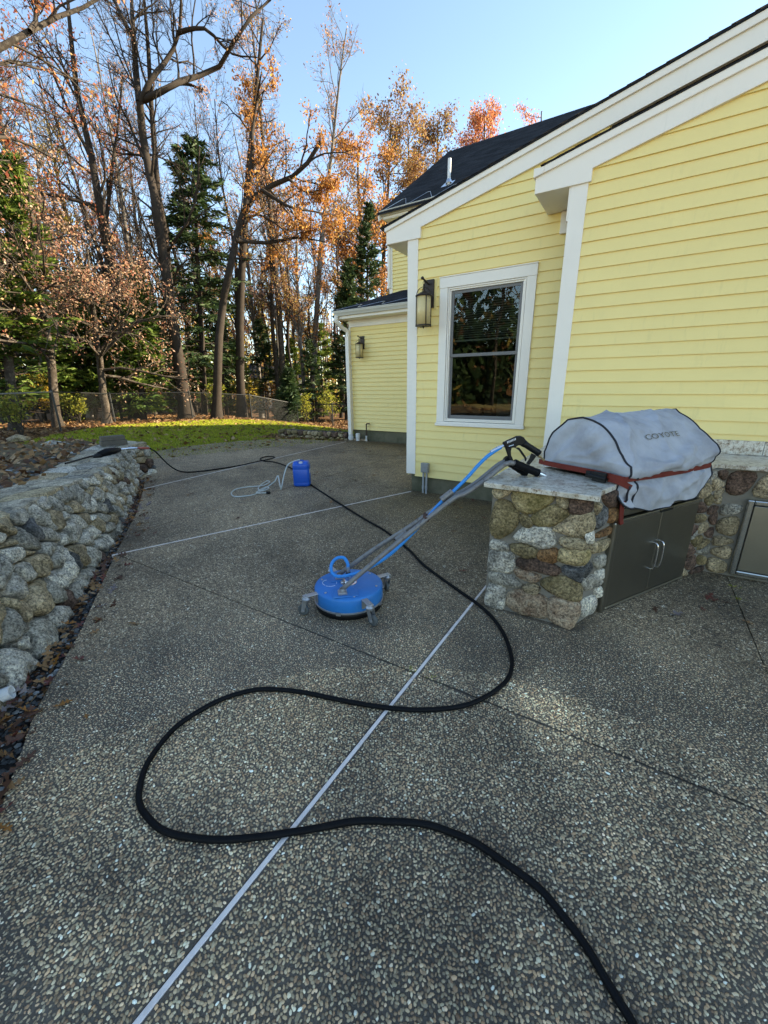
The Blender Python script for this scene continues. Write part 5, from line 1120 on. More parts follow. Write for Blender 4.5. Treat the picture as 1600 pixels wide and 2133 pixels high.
slab([(1040, 720), (1150, 790), (1100, 870), (960, 1040), (890, 1010), (980, 880)], 0.010, 'gun_bracket', 'black', body, 0.003)
slab([(530, 560), (680, 560), (740, 630), (850, 790), (890, 860), (880, 920), (850, 945), (845, 870), (780, 780), (680, 640), (600, 585)], 0.007, 'trigger', 'black', body, 0.003)
for k in range(7):
    u = 320 + k * 36; v = 425 - k * 15; slab([(u, v - 38), (u + 16, v - 45), (u + 20, v + 8), (u + 2, v + 15)], 0.0188, 'grille_mark', 'whitecap', body, 0)
slab([(362, 508), (500, 465), (502, 485), (364, 528)], 0.0188, 'gun_label', 'scuff', body, 0)
MB().tube([gp(1195, 770), gp(1275, 820)], 0.0095, 8).tube([gp(1275, 820), gp(1320, 860), gp(1385, 920)], 0.0075, 8).build('inlet_fitting', M['brass'], body)
MB().tube([gp(250, 510), gp(170, 550)], 0.010, 8).tube([gp(170, 545), gp(70, 590)], 0.0115, 8).tube([gp(70, 590), gp(-40, 650), gp(-110, 690)], 0.0105, 8).build('coupling', M['chrome'], body)
q = math.radians(118); MB().obox((cx + 0.125 * math.cos(q), cy + 0.125 * math.sin(q), 0.1612), (1, 0, 0), (0, 1, 0), (0, 0, 1), 0.024, 0.010, 0.0008).build('label', M['zinc'], sc)
mb = MB()
for k in range(6): q = k * math.pi / 3 + 0.3; mb.lathe((cx + 0.205 * math.cos(q), cy + 0.205 * math.sin(q), 0.1585), [(0.009, 0), (0.009, 0.004), (0.006, 0.006)], 6)
mb.build('deck_bolts', M['zinc'], sc)
# pale scuff on the deck
for a0, a1, rr in ((150, 268, 0.052), (300, 350, 0.060), (20, 60, 0.055), (280, 296, 0.058)):
    A = np.radians(np.linspace(a0, a1, 18)); c = np.array([cx - 0.115, cy - 0.075, 0.1622]); MB().tube(np.column_stack([c[0] + rr * np.cos(A), c[1] + rr * 0.85 * np.sin(A), np.full(18, c[2] - 0.0002)]), 0.0022, 5).build('scuff_mark', M['scuff'], sc)

# ------------------------------------------------------------------ long black hose
HP = [(308, 933.5, 0.60), (314, 934.5, 0.585), (324, 941, 0.50), (336, 953, 0.34), (350, 967, 0.14), (368, 979, 0.02), (390, 983.5, 0), (420, 981.5, 0), (460, 976, 0), (500, 969.5, 0), (530, 963, 0), (548, 959, 0), (562, 956, 0.0), (572, 953, 0.0), (568, 950.8, 0), (556, 950.9, 0), (545, 953.5, 0), (542, 957, 0.0), (551, 960.4, 0), (565, 961.5, 0), (580, 964.5, 0), (597, 971, 0), (612, 978.5, 0), (632, 997, 0), (652, 1012.5, 0),
      (700, 1044, 0), (760, 1081, 0), (800, 1104, 0), (850, 1143, 0), (880, 1174, 0), (920, 1205, 0), (960, 1233, 0), (990, 1254, 0), (1020, 1280, 0), (1045, 1313, 0), (1060, 1345, 0), (1067, 1376, 0), (1062, 1403, 0), (1048, 1425, 0), (1020, 1448, 0), (980, 1466, 0), (930, 1476, 0), (880, 1478.5, 0), (820, 1475, 0), (760, 1468, 0), (700, 1457, 0), (650, 1445, 0), (600, 1438, 0), (555, 1435.5, 0), (520, 1439, 0), (480, 1450, 0), (440, 1467, 0), (400, 1489, 0), (365, 1516, 0), (335, 1549, 0), (312, 1582, 0), (297, 1616, 0),
      (290.5, 1647, 0), (292, 1676, 0), (303, 1700, 0), (326, 1721, 0), (360, 1736, 0), (400, 1745, 0), (450, 1749, 0), (500, 1747.5, 0), (560, 1741, 0), (620, 1731, 0), (680, 1720.5, 0), (740, 1713, 0), (800, 1711, 0), (860, 1714, 0), (910, 1723, 0), (960, 1741, 0), (1010, 1767, 0), (1060, 1801, 0), (1110, 1841, 0), (1150, 1881, 0), (1190, 1929, 0), (1225, 1978, 0), (1260, 2033, 0), (1290, 2086, 0), (1316, 2136, 0), (1345, 2200, 0), (1370, 2280, 0)]
RH = 0.0118
P = [onz(x, y, z + RH + 0.002) for x, y, z in HP]
P += [np.array([x, y, RH + 0.002]) for x, y in ((P[-1][0] + 0.10, P[-1][1] - 0.22), (P[-1][0] + 0.28, P[-1][1] - 0.60), (P[-1][0] + 0.7, P[-1][1] - 1.1), (P[-1][0] + 1.3, P[-1][1] - 1.7))]
HS = spline(P, 5); HS = HS + np.array([[mnoise.noise((i * 0.11, 0, 5.0)) * 0.006, mnoise.noise((i * 0.11, 7, 5.0)) * 0.006, 0] for i in range(len(HS))]); HS[:, 2] = np.maximum(HS[:, 2], RH + 0.002)
hs = thing('pressure_hose', 'long black pressure hose snaking across the patio from the stone wall', 'hose', (-1.5, 1.3, 0))
MB().tube(HS, RH, 12).build('hose', M['rubber'], hs, smooth=True)
e0, e1, e2, e3 = [onz(x, y, 0.615) for x, y in ((310, 933.5), (288, 933), (268, 934), (249, 936))]
MB().tube([e0, e1], 0.018, 10).build('hose_sleeve', M['redsleeve'], hs, smooth=True)
MB().tube([e1, e1 + (e2 - e1) * 0.3, e1 + (e2 - e1) * 0.31, e2], [0.014, 0.014, 0.022, 0.022], 10).tube([e2, e3], 0.014, 10).build('coupling', M['chrome'], hs)
# pressure lance lying on the wall end
ln = thing('spray_lance', 'black trigger lance lying on top of the stone wall, coupled to the hose', 'spray gun', tuple(onz(225, 942, 0.60)))
q = [onz(x, y, z) for x, y, z in ((249, 936.5, 0.615), (235, 939, 0.63), (222, 942, 0.63), (205, 947, 0.62))]
MB().tube(q, [0.028, 0.05, 0.055, 0.035], 10).build('grip', M['rubber'], ln, smooth=True)
q2 = [onz(x, y, 0.60) for x, y in ((222, 945), (205, 950), (194, 951))]; MB().tube(q2, [0.03, 0.045, 0.02], 8).build('trigger', M['black'], ln, smooth=True)
MB().tube([onz(x, y, 0.60) for x, y in ((208, 946), (180, 953), (155, 960), (136, 965.5))], 0.011, 8).build('wand', M['black'], ln)
pl = thing('timber_offcut', 'two weathered dark timber offcuts stacked on the end of the stone wall', 'timber', tuple(onz(240, 927, 0.60)))
a, b = onz(211, 929.5, 0.59), onz(266, 924.5, 0.59); d = (b - a) / np.linalg.norm(b - a); n2 = np.array([-d[1], d[0], 0])
MB().obox((a + b) / 2 + n2 * 0.06 + (0, 0, 0.035), d, n2, (0, 0, 1), np.linalg.norm(b - a) / 2, 0.075, 0.038).build('timber', M['wood'], pl, bevel=0.006); MB().obox((a + b) / 2 + n2 * 0.08 + (0, 0, 0.112), d, n2, (0, 0, 1), np.linalg.norm(b - a) / 2 - 0.02, 0.075, 0.036).build('timber', M['wood'], pl, bevel=0.006)

# ------------------------------------------------------------------ blue jug and its clear hose
jb = onz(631, 1014, 0); jr = ray(631, 1014); jd = np.array([jr[0], jr[1], 0]); jd /= np.linalg.norm(jd); jc = jb + jd * 0.10
jx = np.array([math.cos(0.62), math.sin(0.62), 0]); jy = np.array([-jx[1], jx[0], 0])
jug = thing('plastic_jug', 'bright blue plastic jug with white cap standing on the patio', 'jug', tuple(jc))
def rrect(hw, hd, rd, n=6):
    o = []
    for (sx, sy, a0) in ((1, 1, 0), (-1, 1, 90), (-1, -1, 180), (1, -1, 270)):
        for k in range(n): q = math.radians(a0 + 90 * k / (n - 1)); o.append((sx * (hw - rd) + rd * math.cos(q), sy * (hd - rd) + rd * math.sin(q)))
    return o
V = []; hw, hd = 0.128, 0.112; lev = [(0.86, 0.004), (0.95, 0.012), (1.0, 0.03), (1.0, 0.055), (0.985, 0.06), (1.0, 0.066), (1.0, 0.27), (0.985, 0.275), (1.0, 0.281), (1.0, 0.33), (0.97, 0.352), (0.90, 0.365)]
for s, z in lev:
    for u, v in rrect(hw * s, hd * s, 0.045): V.append(jc + jx * u + jy * v + np.array([0, 0, z]))
n = 24; L = len(lev); F = [(i * n + j, i * n + (j + 1) % n, (i + 1) * n + (j + 1) % n, (i + 1) * n + j) for i in range(L - 1) for j in range(n)] + [tuple(range(n - 1, -1, -1)), tuple(range((L - 1) * n, L * n))]
MB().add(V, F).build('body', M['bluejug'], jug, smooth=True)
for sg in (-1, 1):      # the two raised shoulders beside the spout, and the handle between them
    mb = MB(); V = []
    for s, z in ((1.0, 0.345), (0.98, 0.372), (0.85, 0.388), (0.5, 0.394)):
        for u, v in rrect(0.044 * s, 0.100 * s, 0.030 * s): V.append(jc + jx * (u + sg * 0.074) + jy * v + np.array([0, 0, z]))
    mb.add(V, [(i * n + j, i * n + (j + 1) % n, (i + 1) * n + (j + 1) % n, (i + 1) * n + j) for i in range(3) for j in range(n)] + [tuple(range(3 * n, 4 * n))]).build('shoulder', M['bluejug'], jug, smooth=True)
MB().tube(spline([jc + jx * -0.05 + jy * 0.02 + (0, 0, 0.385), jc + jy * 0.03 + (0, 0, 0.394), jc + jx * 0.05 + jy * 0.02 + (0, 0, 0.385)], 5), 0.012, 8).build('handle', M['bluejug'], jug, smooth=True)
MB().lathe(jc - jy * 0.060 + (0, 0, 0.362), [(0.030, 0), (0.030, 0.010), (0.028, 0.026), (0.025, 0.028)], 22).build('cap', M['whitecap'], jug)
MB().obox(jc + jx * 0.1285 + jy * -0.02 + (0, 0, 0.235), jx, jy, (0, 0, 1), 0.001, 0.045, 0.03).build('label', M['whitecap'], jug)
q = jc + jx * -0.03 + jy * 0.02 + np.array([0, 0, 0.395])
ch = thing('clear_hose', 'pale clear siphon hose looped from the blue jug onto the patio', 'hose', tuple(onz(560, 1022)))
CPX = [(612, 961, 0.38), (600, 968, 0.33), (593, 985, 0.22), (588, 1008, 0.08), (586, 1018, 0.012), (585.5, 1018.5, 0.012), (583, 1009, 0.08), (579, 991, 0.16), (573, 1002, 0.09), (563, 1010, 0.02), (548, 1020, 0), (530, 1030, 0), (505, 1034, 0), (488, 1034, 0), (482, 1027, 0), (492, 1019, 0), (515, 1014.5, 0), (535, 1013, 0.0), (550, 1010.5, 0.01), (562, 1004, 0.02), (556, 1002, 0.01), (545, 1009, 0.01), (538, 1017, 0.01), (545, 1023, 0), (560, 1017, 0.012), (553, 1015, 0.012), (534, 1026, 0.01), (548, 1027, 0.0), (556, 1026, 0.0)]
MB().tube(spline([q, q + (0, 0, 0.012)] + [onz(a, b, c + 0.011) for a, b, c in CPX], 6), 0.0095, 8).build('hose', M['clear'], ch, smooth=True)
a = onz(556, 1026, 0.02); b = onz(562, 1026.5, 0.02); MB().tube([a, b], 0.022, 10).build('strainer', M['black'], ch)

# ------------------------------------------------------------------ fallen leaves
def oak_leaf(r, curl):
    side_ = [(0.0, 0.006), (0.10, 0.010), (0.16, 0.06), (0.22, 0.13), (0.27, 0.12), (0.31, 0.05), (0.40, 0.06), (0.48, 0.22), (0.55, 0.24), (0.58, 0.18), (0.56, 0.06), (0.66, 0.05), (0.74, 0.17), (0.80, 0.17), (0.80, 0.06), (0.88, 0.05), (0.94, 0.07), (1.0, 0.0)]
    side_ = [(x + r.normal(0, 0.012), max(0.004, y * r.uniform(0.75, 1.2))) for x, y in side_]
    L = [(x - 0.5, y) for x, y in side_]; V = []; F = []; c1, c2, tw = r.uniform(-1, 1.4) * curl, r.uniform(0.2, 1.6) * curl, r.uniform(-0.6, 0.6) * curl
    def z(x, y): return 0.10 * (c1 * x * x * 2 + c2 * y * y * 9 + tw * x * y * 4) + 0.02 * math.sin(x * 9 + c1 * 4) * curl + 0.012
    for x, y in L: V.append((x, 0, z(x, 0)))
    n = len(L)
    for sg in (1, -1):
        b = len(V)
        for x, y in L: V.append((x + 0.10 * y, y * sg, z(x, y * sg)))
        for i in range(n - 1): F.append((i, i + 1, b + i + 1, b + i) if sg < 0 else (i, b + i, b + i + 1, i + 1))
    k = len(V); V += [(-0.5, 0.006, z(-.5, 0)), (-0.5, -0.006, z(-.5, 0)), (-0.68, -0.004, z(-.5, 0) + 0.03), (-0.68, 0.004, z(-.5, 0) + 0.03)]; F.append((k, k + 1, k + 2, k + 3))
    return V, F
lr_ = np.random.default_rng(3); LM = {}
for kd in FL:
    LM[kd] = []
    for _ in range(5):
        V, F = oak_leaf(lr_, 1.0 + lr_.random()); me = bpy.data.meshes.new('oak_leaf'); me.from_pydata(V, [], F); me.materials.append(FL[kd]); me.polygons.foreach_set('use_smooth', [True] * len(F)); LM[kd].append(me)
def leaf(p, size, kd, label, group, tiltv=0.12):
    o = bpy.data.objects.new('fallen_leaf', LM[kd][lr_.integers(5)]); COL.objects.link(o)
    V0 = np.array([v.co[2] for v in o.data.vertices]); 
    o.location = (p[0], p[1], p[2] + (0.004 - min(0.0, V0.min() * size)) ); o.rotation_euler = (lr_.normal(0, tiltv), lr_.normal(0, tiltv), lr_.uniform(0, 6.3)); o.scale = (size, size * lr_.uniform(0.8, 1.15), size)
    tag(o, label, 'leaf', group); return o
GP, GW = 'fallen oak leaves on the patio', 'fallen oak leaves along the wall foot'
NAMED = [(130, 1468, 0.085, 'orange', 'bright orange oak leaf, nearest of the leaves beside the gravel strip'), (198, 1318, 0.085, 'tan', 'tan oak leaf on the patio just right of the gravel strip'), (277, 1300, 0.10, 'tan', 'curled tan oak leaf lying alone left of the blue surface cleaner'),
         (180, 1493, 0.045, 'orange', 'tiny orange leaf scrap beside the bright orange oak leaf'), (497, 1079, 0.12, 'dark', 'dark brown curled leaf between the clear hose and the near pale strip'), (323, 1111, 0.07, 'red', 'small dark red leaf near the stone wall above the long pale strip'),
         (690, 1046, 0.13, 'tan', 'pale tan leaf just below the blue jug, above the black hose'), (688, 1023, 0.12, 'dark', 'brown leaf right of the blue jug'), (965, 1190, 0.10, 'red', 'rusty red leaf left of the stone pillar near the black hose'),
         (1410, 1281, 0.13, 'grey', 'long greyish curled leaf on the patio in front of the cabinet doors'), (1365, 1271, 0.10, 'dark', 'dark leaf close under the cabinet doors'), (1557, 1297, 0.085, 'tan', 'tan leaf at the right picture edge in front of the access door'),
         (1478, 1243, 0.12, 'red', 'largest dark red leaf of the cluster in front of the access door'), (1488, 1252, 0.09, 'red', 'smaller red leaf tucked against the big dark red leaf'), (1515, 1256, 0.075, 'dark', 'dark leaf just right of the red leaf cluster'), (1464, 1270, 0.075, 'red', 'red leaf just below the red leaf cluster'),
         (945, 1106, 0.11, 'dark', 'dark brown leaf on the shaded patio left of the pillar, midway up'), (955, 1079, 0.09, 'tan', 'tan leaf on the shaded patio above the midway dark leaf'), (1009, 1080, 0.085, 'red', 'small reddish leaf beside the pillar left edge'), (866, 1079, 0.09, 'tan', 'small tan leaf behind the cleaner handle tubes'),
         (925, 1033, 0.10, 'red', 'reddish leaf by the foundation beneath the window, leftmost of three'), (985, 1043, 0.11, 'red', 'reddish leaf by the foundation near the counter end'), (948, 1051, 0.11, 'dark', 'dark leaf on the damp patio below the window'), (960, 1058, 0.08, 'tan', 'tan leaf scrap on the damp patio below the window')]
for px, py, s, kd, lab in NAMED: leaf(onz(px, py, 0.004), s, kd, lab, GP)
for px, py in ((726, 931), (741, 933), (757, 925), (800, 929), (833, 946), (842, 948), (838, 940), (762, 936), (715, 943), (846, 945), (771, 941), (705, 955), (546, 937), (520, 976), (400, 1028), (392, 1032), (655, 990), (740, 1001), (660, 985), (780, 990)):
    leaf(onz(px, py, 0.004), lr_.uniform(0.10, 0.16), ['dark', 'red', 'tan', 'dark'][lr_.integers(4)], 'small fallen leaf on the far patio between the blue jug and the house', GP)
for k in range(235):
    u = BLEN * (0.06 + 0.88 * lr_.random() ** 0.9); p, nr = wnorm(u); q = p + nr * lr_.uniform(0.03, 0.30)
    leaf((q[0], q[1], -0.03 + lr_.uniform(0, 0.035)), lr_.uniform(0.08, 0.135), ['dark', 'tan', 'red', 'tan', 'dark', 'orange', 'grey'][lr_.integers(7)], 'brown oak leaf in the gravel strip at the foot of the stone wall', GW, 0.35)
for px, py, s, kd in ((20, 1545, 0.13, 'dark'), (45, 1500, 0.14, 'dark'), (62, 1482, 0.10, 'orange'), (10, 1580, 0.12, 'dark'), (35, 1530, 0.11, 'red'), (8, 1655, 0.13, 'dark'), (25, 1640, 0.09, 'tan'), (5, 1690, 0.10, 'red'), (8, 1725, 0.09, 'orange'), (50, 1440, 0.11, 'grey'), (80, 1432, 0.10, 'grey'), (100, 1362, 0.11, 'tan'), (115, 1345, 0.10, 'tan'), (140, 1300, 0.10, 'orange'), (165, 1250, 0.09, 'tan')):
    leaf(onz(px, py, 0.012), s, kd, 'brown oak leaf in the gravel strip at the foot of the stone wall', GW, 0.3)
o = onz(1003, 1246); del o
# litter too small to tell apart: forest floor, lawn, strip
def litter(name, P, zf, size, label):
    n = len(P); a = rng.uniform(0, 6.3, n); s = size * rng.uniform(0.6, 1.3, n); Z = np.array([zf(x, y) for x, y in P]) + rng.uniform(0.005, 0.05, n)
    ux = np.column_stack([np.cos(a) * s, np.sin(a) * s, rng.normal(0, 0.35, n) * s]); uy = np.column_stack([-np.sin(a) * s * 0.55, np.cos(a) * s * 0.55, rng.normal(0, 0.35, n) * s]); c = np.column_stack([P, Z])
    V = np.stack([c - ux, c + uy, c + ux, c - uy], 1).reshape(-1, 3); o = link(name, fastmesh(name, V, np.arange(4 * n).reshape(-1, 4)), M['litter'], kind='stuff'); tag(o, label, 'leaf litter'); return o
P = rng.uniform((-24, -1), (-5, 24), (60000, 2)); lw = inpoly(P, LAWNS); pt = inpoly(P, PATIO)
dF = np.abs(P[:, 0] + 19.0); edge = (~lw) & (~pt) & (P[:, 0] < -8.5)
pts = np.vstack([P[edge & ((P[:, 0] < -12) | (P[:, 1] > 9.3))][:26000], P[lw][:2300]])
litter('leaf_litter', pts, lambda x, y: ground_z(x, y), 0.075, 'brown fallen leaves littering the lawn and the woodland edge')
Q = []
for k in range(2600):
    u = BLEN * rng.random(); p, nr = wnorm(u); Q.append(tuple(p - nr * (0.62 + abs(rng.normal(0, 2.4)))) + (wtop(u),))
Q = np.array(Q); Q = Q[Q[:, 0] < -2]
hq = {(round(a, 6), round(b, 6)): c for a, b, c in Q}
litter('leaf_litter', Q[:, :2], lambda x, y: hq[(round(x, 6), round(y, 6))] - 0.05 + 0.05 * math.sin(x * 1.3 + y * 2.1), 0.05, 'brown leaves scattered over the raised garden bed behind the stone wall')
Q = []
for k in range(1500):
    u = BLEN * rng.random(); p, nr = wnorm(u); Q.append(p + nr * rng.uniform(0.0, 0.26))
Q = np.array(Q); Q = Q[~inpoly(Q, PATIO)]
litter('leaf_litter', Q, lambda x, y: -0.05, 0.02, 'crumbled dark leaf scraps filling the gravel strip')
Q = np.column_stack([rng.uniform(-10.2, -7.2, 900), rng.uniform(8.7, 9.8, 900)]); Q = Q[~inpoly(Q, PATIO)]
litter('leaf_litter', Q, lambda x, y: -0.03, 0.06, 'dark leaves piled in front of the low border wall')

# ------------------------------------------------------------------ chain-link fence
FP = [(-10.6, -0.6), (-14.0, 3.2), (-17.12, 6.09), (-20.35, 9.37), (-18.95, 12.31), (-17.97, 15.14), (-17.7, 18.38), (-15.17, 18.6), (-11.5, 19.2), (-7.0, 19.6)]
FH = [1.36, 1.38, 1.36, 1.30, 1.32, 1.30, 1.16, 1.28, 1.28, 1.28]
M['fence'] = simple('black_vinyl_fence', (0.016, 0.017, 0.016), 0.5, 0.2, 0.2, 10)
M['fencerail'] = simple('grey_fence_rail', (0.20, 0.20, 0.19), 0.5, 0.5, 0.15, 10)
fence = thing('chain_link_fence', 'black chain-link fence along the woodland edge behind the lawn', 'fence', (FP[3][0], FP[3][1], ground_z(*FP[3])))
for i in range(len(FP)):
    x, y = FP[i]; z = ground_z(x, y); mb = MB().tube([(x, y, z - 0.1), (x, y, z + FH[i] + 0.03)], 0.034, 8); mb.lathe((x, y, z + FH[i] + 0.03), [(0.04, 0), (0.03, 0.03), (0.0, 0.045)], 8); mb.build('post', M['fence'], fence)
    if i == len(FP) - 1: break
    x2, y2 = FP[i + 1]; z2 = ground_z(x2, y2); MB().tube([(x, y, z + FH[i]), (x2, y2, z2 + FH[i + 1])], 0.024, 6).build('top_rail', M['fencerail'] if i < 2 else M['fence'], fence)
    Lp = math.hypot(x2 - x, y2 - y); V = []; F = []; w = 0.0042
    def fpt(u, v): f = u / Lp; a, b = x + (x2 - x) * f, y + (y2 - y) * f; zz = z + (z2 - z) * f; return (a, b, zz + 0.02 + v * (FH[i] + (FH[i + 1] - FH[i]) * f - 0.02))
    hh = 1.25; s = 0.075; k = -int(hh / s) - 1
    while k * s < Lp + hh:
        for sg in (1, -1):
            u0, u1 = k * s, k * s + hh; v0, v1 = 0.0, 1.0
            if u1 < 0 or u0 > Lp: continue
            if u0 < 0: v0 = -u0 / hh; u0 = 0
            if u1 > Lp: v1 = 1 - (u1 - Lp) / hh; u1 = Lp
            if sg < 0: v0, v1 = 1 - v0, 1 - v1
            b = len(V); V += [fpt(u0, v0), fpt(u0 + w * 1.6, v0), fpt(u1 + w * 1.6, v1), fpt(u1, v1)]; F.append((b, b + 1, b + 2, b + 3))
        k += 1
    MB().add(V, F).build('wire_mesh', M['fence'], fence)

# ------------------------------------------------------------------ trees
def btubes(P, Rr, k):      # P (N,m,3), Rr (N,m)
    N, m, _ = P.shape; T = np.gradient(P, axis=1); T /= np.linalg.norm(T, axis=2, keepdims=True) + 1e-9
    ref = np.where(np.abs(T[..., 2:]) > 0.8, np.array([1.0, 0, 0]), np.array([0, 0, 1.0])); ref = np.repeat(ref[:, :1], m, 1)
    U = np.cross(T, ref); U /= np.linalg.norm(U, axis=2, keepdims=True) + 1e-9; W = np.cross(T, U); a = np.arange(k) * 2 * math.pi / k
    V = P[:, :, None] + Rr[:, :, None, None] * (np.cos(a)[None, None, :, None] * U[:, :, None] + np.sin(a)[None, None, :, None] * W[:, :, None])
    i, j = np.meshgrid(np.arange(m - 1), np.arange(k), indexing='ij'); q = np.stack([i * k + j, i * k + (j + 1) % k, (i + 1) * k + (j + 1) % k, (i + 1) * k + j], -1).reshape(-1, 4)
    return V.reshape(-1, 3), (q[None] + (np.arange(N) * m * k)[:, None, None]).reshape(-1, 4)
def merge(parts):
    V = []; F = []; o = 0
    for v, f in parts: V.append(v); F.append(f + o); o += len(v)
    return np.concatenate(V), np.concatenate(F)
def kids(P, Rr, c, f0, f1, Ln, ang, m, up, r, jit=0.16, rk=0.6, rmax=None):
    N, mm, _ = P.shape; idx = np.repeat(np.arange(N), c); n = len(idx); f = r.uniform(f0, f1, n) * (mm - 1); i = np.minimum(f.astype(int), mm - 2); t = (f - i)[:, None]
    p = P[idx, i] * (1 - t) + P[idx, i + 1] * t; d = P[idx, i + 1] - P[idx, i]; d /= np.linalg.norm(d, axis=1, keepdims=True) + 1e-9
    rr = Rr[idx, i] * (1 - t[:, 0]) + Rr[idx, i + 1] * t[:, 0]
    q = r.normal(size=(n, 3)); q -= d * (q * d).sum(1, keepdims=True); q /= np.linalg.norm(q, axis=1, keepdims=True) + 1e-9
    a = (ang + r.normal(0, 0.18, n))[:, None]; d = np.cos(a) * d + np.sin(a) * q; L = (Ln[idx] if np.ndim(Ln) else np.full(n, Ln)) * r.uniform(0.6, 1.15, n) * (1.15 - 0.55 * f / (mm - 1))
    out = [p]
    for k in range(m - 1):
        d = d + r.normal(0, jit, (n, 3)) + np.array([0, 0, up]); d /= np.linalg.norm(d, axis=1, keepdims=True); p = p + d * (L / (m - 1))[:, None]; out.append(p)
    R0 = np.minimum(rr * rk, L * 0.02 + 0.004); return np.stack(out, 1), R0[:, None] * np.linspace(1, 0.35, m)[None], L
def leaves(P, n, size, r, spread=0.12, droop=0.0, clump=5):
    N, m, _ = P.shape; nc = max(1, n // clump); i = r.integers(0, N, nc); f = r.uniform(0.25, 1, nc) * (m - 1); k = np.minimum(f.astype(int), m - 2); t = (f - k)[:, None]; c = P[i, k] * (1 - t) + P[i, k + 1] * t
    c = np.repeat(c, clump, 0) + r.normal(0, spread, (nc * clump, 3)); n = len(c); s = size * r.uniform(0.55, 1.35, n)[:, None]
    u = r.normal(size=(n, 3)); u[:, 2] -= droop; u /= np.linalg.norm(u, axis=1, keepdims=True); w = np.cross(u, r.normal(size=(n, 3))); w /= np.linalg.norm(w, axis=1, keepdims=True) + 1e-9
    V = np.stack([c - u * s, c + w * s * 0.5, c + u * s, c - w * s * 0.5], 1).reshape(-1, 3); return V, np.arange(4 * n).reshape(-1, 4)
def respl(pts, rads, m):
    pts = np.array(pts, float); s = spline(pts, 6); L = np.concatenate([[0], np.cumsum(np.linalg.norm(np.diff(s, axis=0), axis=1))]); t = np.linspace(0, L[-1], m); P = np.column_stack([np.interp(t, L, s[:, a]) for a in range(3)])
    return P[None], np.interp(np.linspace(0, 1, m), np.linspace(0, 1, len(rads)), rads)[None], L[-1]
def wob(P, r, amp):      # small natural wander
    m = P.shape[1]; w = np.cumsum(r.normal(0, amp, (1, m, 3)), 1); w -= np.linspace(0, 1, m)[None, :, None] * w[:, -1:]; w[:, :, 2] = 0; return P + w
def hardwood(seed, trunk, rads, limbs=(), n1=14, f0=0.35, L1=4.0, leafkind=None, nleaf=2500, lsize=0.10, n2=6, n3=5, up=0.06, ang=0.9, low_leaf=False, limb_twig=True, spread=0.14, droop=0.5):
    r = np.random.default_rng(seed); T, TR, TL = respl(trunk, rads, 16); T = wob(T, r, 0.02)
    TR = TR * (1 + 0.5 * np.exp(-np.linspace(0, 1, 16) * 40))[None]
    wood = [btubes(T, TR, 10)]; br = []
    A, AR, AL = kids(T, TR, n1, f0, 0.98, L1, ang, 6, up, r, 0.16, 0.5)
    sets = [(A, AR, AL)]
    for pts, ra in limbs:
        P, Q, L = respl(pts, ra, 10); P = wob(P, r, 0.02); wood.append(btubes(P, Q, 8)); B = kids(P, Q, 9, 0.2, 1.0, L * 0.36, 0.75, 6, up, r, 0.18, 0.5); sets.append(B)
    A = np.concatenate([s[0] for s in sets]); AR = np.concatenate([s[1] for s in sets]); AL = np.concatenate([s[2] for s in sets])
    B, BR, BL2 = kids(A, AR, n2, 0.2, 1.0, AL * 0.5, 0.7, 5, up * 0.7, r, 0.2); C, CR, CL = kids(B, BR, n3, 0.15, 1.0, BL2 * 0.5, 0.65, 4, up * 0.4, r, 0.25)
    CR = np.maximum(CR, 0.0045); br = [btubes(A, AR, 5), btubes(B, BR, 4), btubes(C, CR, 3)]
    lv = None
    if leafkind:
        l1 = leaves(C, int(nleaf * 0.8), lsize, r, spread, droop); l2 = leaves(B, int(nleaf * 0.2), lsize, r, spread, droop); lv = merge([l1, l2])
    return merge(wood), merge(br), lv
